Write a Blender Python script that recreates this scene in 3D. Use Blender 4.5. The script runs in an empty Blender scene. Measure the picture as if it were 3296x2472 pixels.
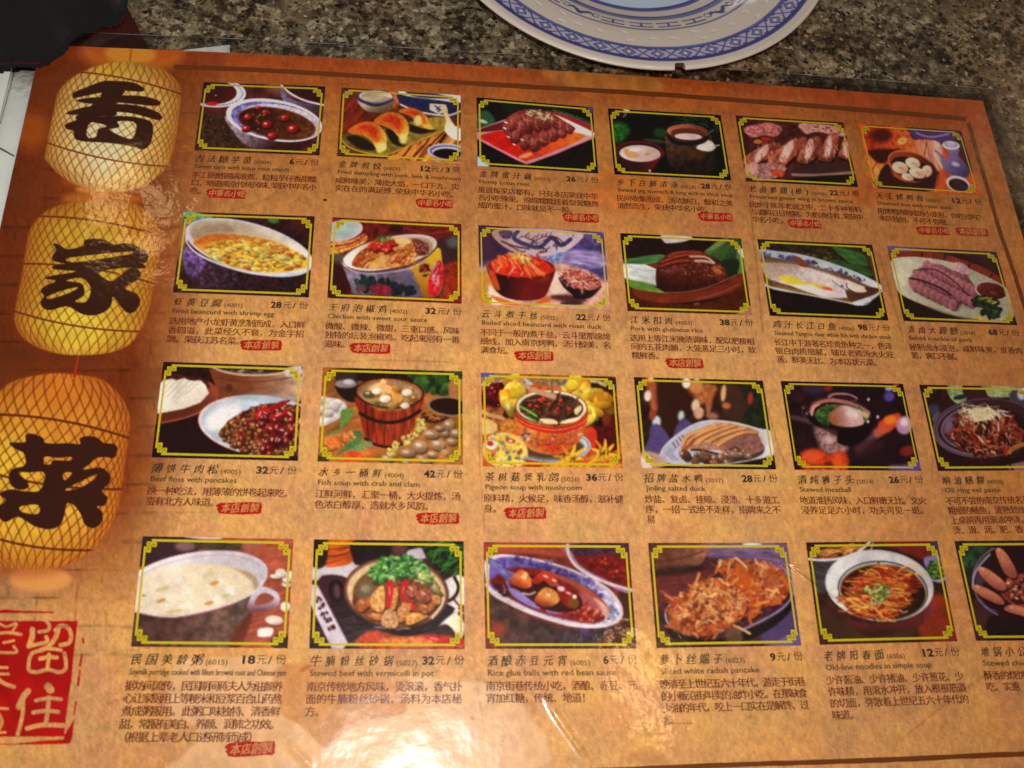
import bpy, bmesh, math, random, time
import numpy as np
from mathutils import Matrix, Vector

S = bpy.context.scene
COL = S.collection
T0 = time.time()
# ---------------------------------------------------------------- camera (metres; menu sheet lies in the plane z = 0)
RC = np.array([[0.9913345503, -0.0302695437, 0.1278263022], [-0.0281863262, 0.9014091613, 0.4320498293], [-0.1283017554, -0.4319088771, 0.8927448580]])
CAM = np.array([0.0807156694, -0.3117472926, 0.3528638113])
FPX = 3279.474
cd = bpy.data.cameras.new('camera'); cam = bpy.data.objects.new('camera', cd); COL.objects.link(cam)
M = Matrix([list(RC.T[i])+[CAM[i]] for i in range(3)]+[[0, 0, 0, 1]]); cam.matrix_world = M
cd.sensor_width = 36.0; cd.lens = 36*FPX/3296; cd.clip_start = .01; cd.clip_end = 50
cd.dof.use_dof = True; cd.dof.focus_distance = .50; cd.dof.aperture_fstop = 20.0
S.camera = cam
def rectify(x, y, h=0.0):
    """a point measured in the photograph -> the place it has on a level surface h above the sheet"""
    x = np.asarray(x, float); y = np.asarray(y, float)
    d = np.stack([(x-1648)/FPX, -(y-1236)/FPX, -np.ones_like(x)], -1)@RC
    t = (h-CAM[2])/d[..., 2]
    return CAM[0]+t*d[..., 0], CAM[1]+t*d[..., 1]
def measure(x, y, z=0.0):
    Y = (np.stack([x, y, np.zeros_like(x)+z], -1)-CAM)@RC.T
    return 1648+FPX*Y[..., 0]/-Y[..., 2], 1236-FPX*Y[..., 1]/-Y[..., 2]
# ---------------------------------------------------------------- world and lamps: a dim restaurant, camera flash, warm ceiling lamps
W = bpy.data.worlds.new('World'); S.world = W; W.use_nodes = True
W.node_tree.nodes['Background'].inputs[0].default_value = (1.0, .88, .76, 1); W.node_tree.nodes['Background'].inputs[1].default_value = .09
def area(name, loc, target, sx, sy, power, col, spread=180):
    l = bpy.data.lights.new(name, 'AREA'); l.shape = 'RECTANGLE'; l.size = sx; l.size_y = sy; l.energy = power; l.color = col; l.spread = math.radians(spread)
    o = bpy.data.objects.new(name, l); COL.objects.link(o); o.location = loc
    o.rotation_euler = (Vector(target)-Vector(loc)).to_track_quat('-Z', 'Y').to_euler(); return o
def mirror(px, py, h):
    """where a lamp h metres up must hang to be seen mirrored at that spot of the sheet"""
    x, y = rectify(px, py); d = np.array([float(x), float(y), 0])-CAM; return (float(x+d[0]/-d[2]*h), float(y+d[1]/-d[2]*h), h)
_fx, _fy = rectify(1330, 2560)
area('flash_lamp', (2*float(_fx)-CAM[0], 2*float(_fy)-CAM[1], .36), (.09, -.15, 0), .040, .024, .98, (1.0, .95, .89), 150)
area('ceiling_lamp', (-1.0, -1.3, 1.3), (.12, -.1, 0), .7, .5, 5.0, (1.0, .86, .70))
area('window_lamp', (.25, 2.3, 1.1), (.2, .12, 0), .6, .4, 2.2, (.74, .86, 1.0))
area('warm_spot', mirror(2080, 2215, 1.3), (.15, -.2, 0), .16, .03, .50, (1.0, .62, .28))
area('warm_spot', mirror(420, 690, 1.3), (.0, -.1, 0), .05, .10, .26, (1.0, .60, .25))
area('crease_glint_lamp', (1.5, 1.05, .98), (.235, -.165, 0), .10, .08, 3.2, (1.0, .60, .30))  # added lamp, placed only to raise a warm glint on the long crease
S.view_settings.view_transform = 'Standard'; S.view_settings.look = 'None'; S.view_settings.exposure = 0.0; S.view_settings.gamma = 1.0
S.render.resolution_x = 1024; S.render.resolution_y = 768
# ---------------------------------------------------------------- helpers
def lin(c):
    c = np.asarray(c, float)/255.0; return np.where(c <= .04045, c/12.92, ((c+.055)/1.055)**2.4)
def tag(o, label=None, cat=None, group=None, kind=None):
    for k, v in (('label', label), ('category', cat), ('group', group), ('kind', kind)):
        if v: o[k] = v
    return o
def link(o, parent=None):
    COL.objects.link(o)
    if parent: o.parent = parent; o.matrix_parent_inverse = parent.matrix_world.inverted()
    return o
def mesh_obj(name, V, F, mat, parent=None, smooth=False):
    me = bpy.data.meshes.new(name); me.from_pydata([tuple(map(float, v)) for v in V], [], F); me.materials.append(mat)
    if smooth: me.polygons.foreach_set('use_smooth', [True]*len(me.polygons))
    me.update(); return link(bpy.data.objects.new(name, me), parent)
def grid_obj(name, X, Y, Z, mat, parent=None, rgb=None, keep=None, smooth=False, closed=False):
    """a sheet of quads through the arrays X, Y, Z; rgb (0..255 print colours) goes into the attribute 'print'"""
    nv, nu = X.shape; co = np.stack([X, Y, Z], -1).reshape(-1, 3)
    j, i = np.meshgrid(np.arange(nv-1), np.arange(nu if closed else nu-1), indexing='ij'); i2 = (i+1) % nu
    q = np.stack([j*nu+i, (j+1)*nu+i, (j+1)*nu+i2, j*nu+i2], -1).reshape(-1, 4)
    if keep is not None:
        kf = keep.reshape(-1); q = q[kf[q].any(1)]; used = np.zeros(len(co), bool); used[q] = True; re_ = np.cumsum(used)-1; q = re_[q]; co = co[used]
    me = bpy.data.meshes.new(name); n = len(q)
    me.vertices.add(len(co)); me.vertices.foreach_set('co', co.astype(np.float32).ravel())
    me.loops.add(n*4); me.loops.foreach_set('vertex_index', q.astype(np.int32).ravel())
    me.polygons.add(n); me.polygons.foreach_set('loop_start', np.arange(0, n*4, 4, dtype=np.int32))
    if smooth: me.polygons.foreach_set('use_smooth', np.ones(n, bool))
    if rgb is not None:
        c = lin(rgb.reshape(-1, 3))
        if keep is not None: c = c[used]
        a = me.color_attributes.new('print', 'FLOAT_COLOR', 'POINT'); a.data.foreach_set('color', np.concatenate([c, np.ones((len(c), 1))], 1).astype(np.float32).ravel())
    me.materials.append(mat); me.update(calc_edges=True); me.validate()
    return link(bpy.data.objects.new(name, me), parent)
class NT:
    def __init__(s, name):
        s.m = bpy.data.materials.new(name); s.m.use_nodes = True; s.t = s.m.node_tree; s.b = s.t.nodes['Principled BSDF']
    def n(s, k, **kw):
        o = s.t.nodes.new(k)
        for a, v in kw.items():
            if a.startswith('i_'): o.inputs[int(a[2:]) if a[2:].isdigit() else a[2:].replace('_', ' ')].default_value = v
            else: setattr(o, a, v)
        return o
    def l(s, a, b): s.t.links.new(a, b)
    def noise(s, vec, scale, detail=3, rough=.55): o = s.n('ShaderNodeTexNoise', i_Scale=scale, i_Detail=detail, i_Roughness=rough); s.l(vec, o.inputs['Vector']); return o.outputs['Fac']
    def ramp(s, fac, stops, interp='LINEAR'):
        o = s.n('ShaderNodeValToRGB'); r = o.color_ramp; r.interpolation = interp
        while len(r.elements) < len(stops): r.elements.new(.5)
        for e, (p, c) in zip(r.elements, stops): e.position = p; e.color = (c[0], c[1], c[2], 1) if not np.isscalar(c) else (c, c, c, 1)
        s.l(fac, o.inputs[0]); return o.outputs[0]
    def math(s, op, a, b=None, c=None):
        o = s.n('ShaderNodeMath', operation=op)
        for k, v in enumerate((a, b, c)):
            if v is None: continue
            if np.isscalar(v): o.inputs[k].default_value = v
            else: s.l(v, o.inputs[k])
        return o.outputs[0]
    def mix(s, f, a, b, bt='MIX'):
        o = s.n('ShaderNodeMix', data_type='RGBA', blend_type=bt)
        for k, v in ((0, f), (6, a), (7, b)):
            if hasattr(v, 'type') or hasattr(v, 'is_linked'): s.l(v, o.inputs[k])
            else: o.inputs[k].default_value = v if np.isscalar(v) else (v[0], v[1], v[2], 1)
        return o.outputs[2]
# the wavy clear lamination: one relief, shared by everything printed under it, laid out in sheet metres
def film(nt, strength=1.0):
    g = nt.n('ShaderNodeNewGeometry'); p = nt.n('ShaderNodeVectorMath', operation='MULTIPLY'); p.inputs[1].default_value = (1, 1, 0); nt.l(g.outputs['Position'], p.inputs[0]); v = p.outputs[0]
    sx = nt.n('ShaderNodeSeparateXYZ'); nt.l(v, sx.inputs[0]); x, y = sx.outputs[0], sx.outputs[1]
    big = nt.noise(v, 16, 2, .4); mid = nt.noise(v, 95, 3, .5); fine = nt.noise(v, 620, 2, .6)
    h = nt.math('MULTIPLY', big, .0017); h = nt.math('MULTIPLY_ADD', mid, .00022, h); h = nt.math('MULTIPLY_ADD', fine, .000016, h)
    for (x0, y0, x1, y1, w, a) in CREASES:     # folds: distance to a straight crease
        L = math.hypot(x1-x0, y1-y0); ux, uy = (x1-x0)/L, (y1-y0)/L
        dx = nt.math('SUBTRACT', x, x0); dy = nt.math('SUBTRACT', y, y0)
        al = nt.math('ADD', nt.math('MULTIPLY', dx, ux), nt.math('MULTIPLY', dy, uy)); ac = nt.math('SUBTRACT', nt.math('MULTIPLY', dx, -uy), nt.math('MULTIPLY', dy, -ux))
        ac = nt.math('ADD', ac, nt.math('MULTIPLY', nt.math('SUBTRACT', big, .5), .006))
        e = nt.math('EXPONENT', nt.math('MULTIPLY', nt.math('POWER', nt.math('DIVIDE', ac, w), 2.0), -1.0))
        ends = nt.math('MULTIPLY', nt.math('SMOOTH_MIN', nt.math('DIVIDE', al, L*.25), 1.0, .3), nt.math('SMOOTH_MIN', nt.math('DIVIDE', nt.math('SUBTRACT', L, al), L*.25), 1.0, .3))
        ends = nt.math('MAXIMUM', ends, 0.0); h = nt.math('MULTIPLY_ADD', nt.math('MULTIPLY', e, ends), a, h)
    b = nt.n('ShaderNodeBump', i_Strength=strength, i_Distance=1.0); nt.l(h, b.inputs['Height']); return b.outputs[0], v
def _cr(a, b, w, h):
    p = rectify(*a); q = rectify(*b); return (float(p[0]), float(p[1]), float(q[0]), float(q[1]), w, h)
CREASES = [_cr((2500, 1780), (2890, 2080), .0013, .0010), (_cr((2830, 2440), (3296, 2080), .0007, .00040)), (_cr((1745, 2230), (1900, 2472), .0012, .00060)), (_cr((930, 2380), (1010, 2472), .0012, .0005)),
           _cr((2100, 2185), (2600, 2240), .0010, .0004), _cr((430, 620), (420, 760), .0014, .0002)]
GAIN = .92
def print_mat(name, col=None, gain=None):
    nt = NT(name); b = nt.b; nrm, v = film(nt); g = GAIN if gain is None else gain
    if col is None:
        a = nt.n('ShaderNodeAttribute', attribute_name='print'); c = a.outputs['Color']
    else:
        c0 = lin(col); c = nt.n('ShaderNodeRGB'); c.outputs[0].default_value = (*c0, 1); c = c.outputs[0]
    gr = nt.ramp(nt.noise(v, 1900, 3, .75), [(.25, .80), (.75, 1.20)]); o = nt.mix(1.0, c, gr, 'MULTIPLY'); o = nt.mix(1.0, o, (g, g, g), 'MULTIPLY')
    nt.l(o, b.inputs['Base Color']); b.inputs['Roughness'].default_value = .09; b.inputs['Specular IOR Level'].default_value = .28; nt.l(nrm, b.inputs['Normal'])
    b.inputs['Coat Weight'].default_value = .40; b.inputs['Coat Roughness'].default_value = .24; b.inputs['Coat IOR'].default_value = 1.5
    nt.l(nrm, b.inputs['Coat Normal']); return nt.m
# ---------------------------------------------------------------- print painter (colours laid on mesh vertices)
def vnoise(x, y, seed=0.0):
    ix = np.floor(x); iy = np.floor(y); fx = x-ix; fy = y-iy
    fx = fx*fx*(3-2*fx); fy = fy*fy*(3-2*fy)
    def h(a, b):
        s = np.sin(a*127.1+b*311.7+seed*74.7)*43758.5453
        return s-np.floor(s)
    return (h(ix, iy)*(1-fx)+h(ix+1, iy)*fx)*(1-fy)+(h(ix, iy+1)*(1-fx)+h(ix+1, iy+1)*fx)*fy
def fbm(x, y, seed=0.0, n=3):
    r = 0; a = .5; t = 0
    for k in range(n):
        r = r+a*vnoise(x*2**k, y*2**k, seed+k*3.3); t += a; a *= .5
    return r/t
def smooth_closed(P, n=5, closed=True):
    P = np.array(P, float); N = len(P); out = []
    for i in range(N if closed else N-1):
        if closed: a, b, c, d = P[i-1], P[i], P[(i+1) % N], P[(i+2) % N]
        else: a, b, c, d = P[max(i-1, 0)], P[i], P[i+1], P[min(i+2, N-1)]
        for k in range(n):
            t = k/n
            out.append(.5*((2*b)+(c-a)*t+(2*a-5*b+4*c-d)*t*t+(3*b-a-3*c+d)*t**3))
    if not closed: out.append(P[-1])
    return np.array(out)
def sdf(x, y, P):
    P = np.asarray(P, float); Q = np.roll(P, -1, 0); d = np.full(x.shape, 1e18); ins = np.zeros(x.shape, bool)
    for (ax, ay), (bx, by) in zip(P, Q):
        ex, ey = bx-ax, by-ay; L = ex*ex+ey*ey+1e-12
        t = np.clip(((x-ax)*ex+(y-ay)*ey)/L, 0, 1)
        d = np.minimum(d, (x-ax-t*ex)**2+(y-ay-t*ey)**2)
        if ay != by:
            c = ((ay > y) != (by > y)) & (x < (bx-ax)*(y-ay)/(by-ay)+ax); ins ^= c
    d = np.sqrt(d)
    return np.where(ins, d, -d)
class Cv:
    def __init__(s, X, Y, fine=3.0):
        s.X = X.ravel(); s.Y = Y.ravel(); s.c = np.zeros((s.X.size, 3)); s.f = fine
    def _bb(s, x0, x1, y0, y1): return np.nonzero((s.X > x0) & (s.X < x1) & (s.Y > y0) & (s.Y < y1))[0]
    def _put(s, i, m, col, to=None, tex=None, al=1.0):
        if not len(i): return
        m = np.clip(m, 0, 1)*al; x = s.X[i]; y = s.Y[i]
        C = np.tile(np.array(col, float), (len(i), 1))
        if to is not None:
            c2, x0, y0, x1, y1 = to; dx, dy = x1-x0, y1-y0
            t = np.clip(((x-x0)*dx+(y-y0)*dy)/(dx*dx+dy*dy), 0, 1)[:, None]; C = C*(1-t)+np.array(c2, float)*t
        if tex is not None:
            amp, sc = tex[0], tex[1]; a = tex[2] if len(tex) > 2 else 0; st = tex[3] if len(tex) > 3 else 1
            ca, sa = math.cos(a), math.sin(a); u = (x*ca+y*sa)/(sc*st); v = (-x*sa+y*ca)/sc
            C = C*(1+amp*2*(fbm(u, v, sc*.37)-.5))[:, None]
        s.c[i] = s.c[i]*(1-m[:, None])+C*m[:, None]
    def base(s, col, to=None, tex=None): s._put(np.arange(s.X.size), np.ones(s.X.size), col, to, tex)
    def poly(s, P, col, soft=None, sm=1, to=None, tex=None, al=1.0):
        P = smooth_closed(P, 4) if sm else np.array(P, float); f = soft or s.f
        i = s._bb(P[:, 0].min()-f, P[:, 0].max()+f, P[:, 1].min()-f, P[:, 1].max()+f)
        s._put(i, sdf(s.X[i], s.Y[i], P)/f+.5, col, to, tex, al)
    def _el(s, cx, cy, rx, ry, a, pad):
        R = max(rx, ry)+pad; i = s._bb(cx-R, cx+R, cy-R, cy+R); ca, sa = math.cos(a), math.sin(a)
        x = s.X[i]-cx; y = s.Y[i]-cy; u = x*ca+y*sa; v = -x*sa+y*ca
        q = np.sqrt((u/rx)**2+(v/ry)**2)+1e-9; g = np.sqrt((u/rx**2)**2+(v/ry**2)**2)/q+1e-9
        return i, (1-q)/g, np.arctan2(v/ry, u/rx)
    def ell(s, cx, cy, rx, ry, col, a=0, soft=None, to=None, tex=None, al=1.0):
        f = soft or s.f; i, d, _ = s._el(cx, cy, rx, ry, a, f); s._put(i, d/f+.5, col, to, tex, al)
    def ring(s, cx, cy, rx, ry, w, col, a=0, soft=None, arc=None, to=None, tex=None, al=1.0):
        f = soft or s.f; i, d, th = s._el(cx, cy, rx, ry, a, w+f); m = np.clip((w/2-np.abs(d))/f+.5, 0, 1)
        if arc:
            t = np.mod(th-arc[0], 2*math.pi); m = m*(t < (arc[1]-arc[0]))
        s._put(i, m, col, to, tex, al)
    def line(s, P, w, col, soft=None, sm=1, to=None, tex=None, al=1.0, w2=None):
        P = smooth_closed(P, 5, False) if sm and len(P) > 2 else np.array(P, float); f = soft or s.f
        W = max(w, w2 or w); i = s._bb(P[:, 0].min()-f-W, P[:, 0].max()+f+W, P[:, 1].min()-f-W, P[:, 1].max()+f+W)
        x = s.X[i]; y = s.Y[i]; m = np.zeros(len(i)); n = len(P)-1
        for k in range(n):
            ax, ay = P[k]; bx, by = P[k+1]; ex, ey = bx-ax, by-ay; L = ex*ex+ey*ey+1e-12
            t = np.clip(((x-ax)*ex+(y-ay)*ey)/L, 0, 1); d = np.sqrt((x-ax-t*ex)**2+(y-ay-t*ey)**2)
            ww = w if w2 is None else w+(w2-w)*(k+t)/n
            m = np.maximum(m, np.clip((ww/2-d)/f+.5, 0, 1))
        s._put(i, m, col, to, tex, al)
    def _spots(s, P, n, rnd):
        P = smooth_closed(P, 3); out = []; lo = P.min(0); hi = P.max(0)
        while len(out) < n:
            q = lo+(hi-lo)*rnd.random_sample((n*3, 2)); k = sdf(q[:, 0], q[:, 1], P) > 0
            out += list(q[k])
            if not k.any(): break
        o = np.array(out[:n]); return o[np.argsort(o[:, 1])]
    def bits(s, P, n, r, cols, seed=1, asp=1.6, a=None, hl=.5, sh=.6, hc=(255, 240, 210), al=1.0):
        rnd = np.random.RandomState(seed)
        for x, y in s._spots(P, n, rnd):
            R = r*rnd.uniform(.65, 1.25); an = rnd.uniform(0, 3.14) if a is None else a+rnd.uniform(-.35, .35)
            c = np.array(cols[rnd.randint(len(cols))], float)*rnd.uniform(.85, 1.15); k = rnd.uniform(1, asp)
            if sh: s.ell(x+R*.2, y+R*.35, R*k, R, c*.25, an, al=sh)
            s.ell(x, y, R*k, R, c, an, al=al, to=(c*.6, x-R*.3, y-R, x+R*.4, y+R))
            if hl and rnd.random_sample() < hl: s.ell(x-R*.25, y-R*.35, R*.38*k, R*.25, hc, an, al=.75)
    def strands(s, P, n, L, w, cols, seed=1, a=0, aj=.5, cv=.3, al=1.0):
        rnd = np.random.RandomState(seed)
        for x, y in s._spots(P, n, rnd):
            an = a+rnd.uniform(-aj, aj); l = L*rnd.uniform(.5, 1.2)/2; b = rnd.uniform(-cv, cv)*l; ca, sa = math.cos(an), math.sin(an)
            s.line([(x-l*ca, y-l*sa), (x-b*sa, y+b*ca), (x+l*ca, y+l*sa)], w*rnd.uniform(.6, 1.3), np.array(cols[rnd.randint(len(cols))], float)*rnd.uniform(.8, 1.15), al=al)

# the 24 printed dish pictures; each is (corners TL,TR,BR,BL in its own drawing units, painter)
Wh = (232, 226, 228)
def d11(k):
    k.base((78, 30, 30), tex=(.35, 60)); k.poly([(1690, 1000), (1990, 1030), (2120, 1340), (1660, 1340)], (62, 36, 22), 40, tex=(.8, 14))
    k.ell(2440, 760, 150, 70, (120, 70, 62), .3, 60)
    k.ell(1845, 800, 280, 128, Wh, .05); k.ring(1845, 800, 250, 112, 12, (120, 118, 190), .05, tex=(.6, 12)); k.ell(1825, 795, 222, 106, (52, 20, 14), .05, to=((84, 24, 16), 1800, 760, 1900, 900))
    k.ell(1835, 898, 50, 18, (190, 25, 25)); k.ell(1800, 770, 16, 6, (210, 200, 190)); k.ell(1865, 825, 8, 5, (200, 180, 160))
    k.poly([(2430, 735), (2470, 830), (2580, 880), (2850, 925), (2850, 1010), (2600, 930), (2450, 880)], (110, 100, 150), 12, to=((56, 24, 26), 2460, 860, 2800, 1000), tex=(.4, 12))
    k.poly([(2440, 730), (2560, 820), (2800, 890), (2850, 700)], (50, 20, 20), 10); k.line([(2430, 735), (2520, 815), (2650, 875), (2850, 920)], 13, (235, 230, 236))
    k.poly([(1960, 1000), (2010, 1130), (2120, 1250), (2330, 1330), (2560, 1320), (2700, 1200), (2400, 1180)], (150, 130, 150), 10, to=((52, 20, 22), 2100, 1120, 2300, 1330), tex=(.4, 20))
    k.ell(2370, 1040, 420, 176, Wh, .17); k.ell(2382, 1046, 392, 158, (108, 100, 172), .17, tex=(.7, 13)); k.ell(2420, 1050, 352, 142, (190, 186, 214), .17, tex=(.3, 20))
    k.ell(2393, 1068, 340, 132, (58, 22, 12), .19, to=((96, 48, 18), 2200, 1000, 2700, 1130), tex=(.4, 30)); k.ring(2393, 1068, 338, 130, 8, (150, 84, 40), .19, al=.7)
    for x, y, r in ((2140, 1012, 34), (2128, 1112, 38), (2295, 972, 32), (2462, 1020, 38), (2532, 1116, 50), (2352, 1174, 44), (2310, 1078, 46), (2230, 930, 24)):
        k.ell(x+4, y+8, r*1.15, r*.75, (50, 8, 8)); k.ell(x, y, r, r*.68, (196, 24, 26), to=((110, 8, 14), x-10, y-10, x+20, y+20)); k.ell(x-r*.3, y-r*.2, r*.3, r*.16, (250, 200, 190))
    k.bits([(2060, 1000), (2300, 940), (2650, 1060), (2600, 1180), (2300, 1180)], 22, 7, [(150, 100, 40), (120, 60, 30)], 3)
def d12(k):
    k.base((90, 42, 24), tex=(.4, 50)); k.poly([(720, 900), (860, 860), (1000, 980), (1000, 1100), (720, 1160)], (120, 34, 16), 30, tex=(.5, 12, -.9, 8)); k.poly([(1120, 790), (1260, 780), (1230, 900), (1100, 960)], (186, 92, 40), 30, tex=(.6, 10, 1.2, 6))
    k.poly([(1180, 1340), (1780, 1080), (1800, 1430), (1200, 1420)], (196, 108, 36), 12, tex=(.9, 9, -.85, 10)); k.strands([(1250, 1330), (1740, 1130), (1740, 1400), (1300, 1400)], 22, 190, 10, [(60, 22, 10), (230, 160, 80), (90, 40, 16)], 4, -.9, .15, .1)
    k.ell(1040, 840, 150, 62, (206, 196, 186), .05); k.ell(1040, 842, 132, 50, (168, 144, 120), .05, to=((214, 196, 160), 960, 800, 1120, 880))
    k.poly([(888, 845), (1180, 850), (1130, 960), (1030, 975), (930, 945)], (186, 168, 140), 8, to=((110, 80, 52), 1000, 880, 1040, 975)); k.poly([(888, 850), (1035, 900), (1182, 855), (1172, 880), (1035, 925), (895, 878)], (44, 40, 84), 6, tex=(.3, 8)); k.ring(1035, 835, 148, 56, 8, (70, 66, 120), .03)
    k.poly([(1225, 790), (1400, 840), (1700, 870), (1780, 860), (1780, 960), (1640, 1010), (1380, 960), (1250, 900)], (34, 36, 78), 8, tex=(.4, 14)); k.poly([(1225, 780), (1400, 770), (1790, 830), (1760, 890), (1600, 870), (1300, 830)], (206, 200, 190), 8); k.poly([(1300, 790), (1500, 800), (1700, 850), (1500, 850), (1350, 830)], (44, 46, 92), 8, tex=(.5, 10)); k.line([(1250, 905), (1400, 965), (1640, 1000), (1770, 960)], 14, (214, 206, 192))
    k.poly([(1500, 895), (1640, 905), (1660, 960), (1580, 990), (1500, 950)], (206, 196, 182), 6, sm=0); k.line([(1545, 915), (1590, 950), (1570, 970)], 10, (40, 40, 88)); k.line([(1600, 915), (1560, 945), (1615, 950)], 9, (40, 40, 88))
    k.poly([(720, 1170), (960, 1150), (1560, 1010), (1640, 1120), (1120, 1335), (820, 1290)], (104, 84, 26), 10, to=((150, 124, 40), 900, 1200, 1500, 1260), tex=(.25, 30)); k.line([(740, 1210), (840, 1290), (1120, 1338), (1400, 1220), (1640, 1120)], 10, (206, 150, 40))
    k.poly([(780, 1190), (900, 1180), (1050, 1290), (900, 1290)], (34, 24, 12), 16); k.poly([(1120, 1120), (1200, 1130), (1290, 1260), (1180, 1240)], (34, 24, 12), 14); k.poly([(1310, 1070), (1440, 1110), (1560, 1130), (1420, 1160), (1320, 1130)], (34, 24, 12), 16)
    for P, q in (([(790, 1135), (860, 1080), (960, 1052), (1050, 1075), (1110, 1140), (1130, 1210), (1115, 1285), (1070, 1300), (1030, 1270), (1000, 1220), (920, 1170), (840, 1160)], (960, 1120)), ([(1015, 1060), (1070, 1000), (1150, 968), (1240, 985), (1300, 1040), (1322, 1110), (1300, 1200), (1270, 1222), (1225, 1180), (1180, 1130), (1100, 1090)], (1180, 1050)), ([(1230, 965), (1310, 932), (1400, 950), (1470, 1000), (1495, 1060), (1530, 1115), (1470, 1112), (1400, 1060), (1320, 1000)], (1370, 1000))):
        k.poly(P, (196, 104, 24), 7, to=((232, 176, 60), q[0], q[1], q[0]+120, q[1]+130), tex=(.2, 16)); Q = [(x*.72+q[0]*.28-4, y*.68+q[1]*.32-12) for x, y in P]; k.poly(Q, (222, 92, 22), 24, tex=(.3, 14)); k.poly([(x*.5+q[0]*.5, y*.45+q[1]*.55-12) for x, y in P], (186, 40, 10), 26, tex=(.4, 12), al=.8)
        e = P[7]; k.ell(e[0], e[1]-20, 34, 44, (238, 206, 110), 0, 24)
    k.ell(1100, 1270, 28, 34, (240, 216, 120), 0, 14)
    k.poly([(1600, 905), (1640, 930), (1670, 1010), (1720, 1090), (1768, 1120), (1768, 1215), (1690, 1190), (1630, 1130), (1640, 1040), (1600, 940)], (224, 184, 130), 8, to=((250, 238, 214), 1640, 1000, 1720, 1150))
    k.ell(1650, 1310, 168, 68, (196, 190, 204), .05); k.ell(1650, 1312, 150, 58, (104, 96, 170), .05, tex=(.5, 10)); k.ell(1650, 1316, 128, 46, (200, 194, 200), .05); k.ell(1655, 1330, 124, 44, (20, 12, 14), .05)
    k.poly([(1500, 1340), (1600, 1395), (1780, 1400), (1780, 1430), (1600, 1420)], (190, 140, 110), 8)
def d13(k):
    k.base((22, 14, 14), tex=(.3, 60)); k.poly([(2150, 870), (2560, 880), (2600, 1110), (2480, 1010), (2200, 990)], (20, 30, 20), 30)
    o = -2212
    k.poly([(1900, 990), (2000, 960), (2060, 1060), (1900, 1130)], (40, 84, 48), 26); k.poly([(2560, 950), (2700, 980), (2900, 1060), (2900, 1110), (2700, 1060)], (34, 84, 40), 24, tex=(.5, 20)); k.poly([(2830, 910), (2910, 920), (2910, 980)], (70, 62, 120), 14, sm=0); k.ell(1960, 1050, 40, 14, (190, 200, 196), .3, 14); k.poly([(1905, 1350), (1990, 1400), (2010, 1440), (1905, 1440)], (150, 186, 200), 14)
    k.poly([(1905, 1120), (2190, 1020), (2500, 960), (2700, 1010), (2925, 1130), (2925, 1185), (2600, 1330), (2370, 1410), (2280, 1400), (1905, 1190)], (200, 150, 160), 7, sm=0); k.poly([(1905, 1130), (2200, 1036), (2260, 1100), (2000, 1140)], (96, 22, 26), 10); k.poly([(2520, 960), (2730, 1010), (2925, 1100), (2925, 1150), (2700, 1060)], (150, 34, 44), 8); k.poly([(2560, 990), (2720, 1050), (2920, 1150), (2860, 1170), (2640, 1090)], (240, 226, 208), 10)
    k.poly([(1930, 1175), (2150, 1130), (2400, 1170), (2650, 1140), (2850, 1180), (2600, 1300), (2370, 1385), (2290, 1380), (2000, 1230)], (206, 22, 12), 10, to=((236, 110, 30), 2200, 1180, 2800, 1160), tex=(.2, 40)); k.line([(1905, 1195), (2280, 1390), (2370, 1405), (2620, 1310), (2920, 1190)], 12, (206, 120, 140)); k.ell(2330, 1345, 60, 18, (250, 150, 90), -.3, 16)
    k.poly([(2130, 1120), (2160, 1030), (2270, 960), (2420, 945), (2560, 985), (2700, 1070), (2760, 1120), (2650, 1180), (2520, 1250), (2430, 1310), (2330, 1280), (2200, 1200)], (130, 44, 38), 8, tex=(.4, 24))
    for i, (x, y, rx, ry, an) in enumerate([(2230, 1060, 60, 80, .5), (2290, 1110, 44, 96, .25), (2360, 1070, 40, 84, .2), (2430, 1060, 40, 80, .1), (2500, 1050, 40, 70, 0), (2570, 1060, 40, 70, -.2), (2640, 1090, 40, 62, -.4), (2700, 1110, 34, 46, -.5), (2240, 1180, 46, 60, .3), (2320, 1230, 44, 66, .2), (2400, 1240, 44, 70, .1), (2480, 1200, 44, 60, -.1), (2560, 1170, 44, 50, -.3), (2640, 1150, 36, 40, -.4)]):
        k.ell(x+8, y+10, rx, ry, (52, 10, 10), an, 14, al=.7); k.ell(x, y, rx*.9, ry, (150, 66, 52), an, 16, to=((92, 22, 22), x-10, y-30, x+20, y+60), tex=(.4, 12)); k.line([(x-rx*.4, y-ry*.55), (x-rx*.3, y+ry*.2)], 9, (214, 150, 130), 8, al=.55)
    k.strands([(2150, 1060), (2400, 960), (2700, 1080), (2500, 1230), (2300, 1270)], 40, 50, 6, [(222, 150, 120), (84, 16, 16), (190, 90, 60)], 5, .8, .8, .3, al=.6)
    k.bits([(2330, 975), (2400, 945), (2520, 975), (2560, 1030), (2440, 1040), (2370, 1020)], 60, 8, [(226, 190, 140), (200, 150, 100), (240, 214, 170)], 8, 2, hl=.1)
    for x, y in ((2160, 1060), (2150, 1110), (2180, 1185), (2300, 1210), (2230, 1250)): k.ell(x, y, 16, 6, (250, 226, 220), .4)
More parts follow.
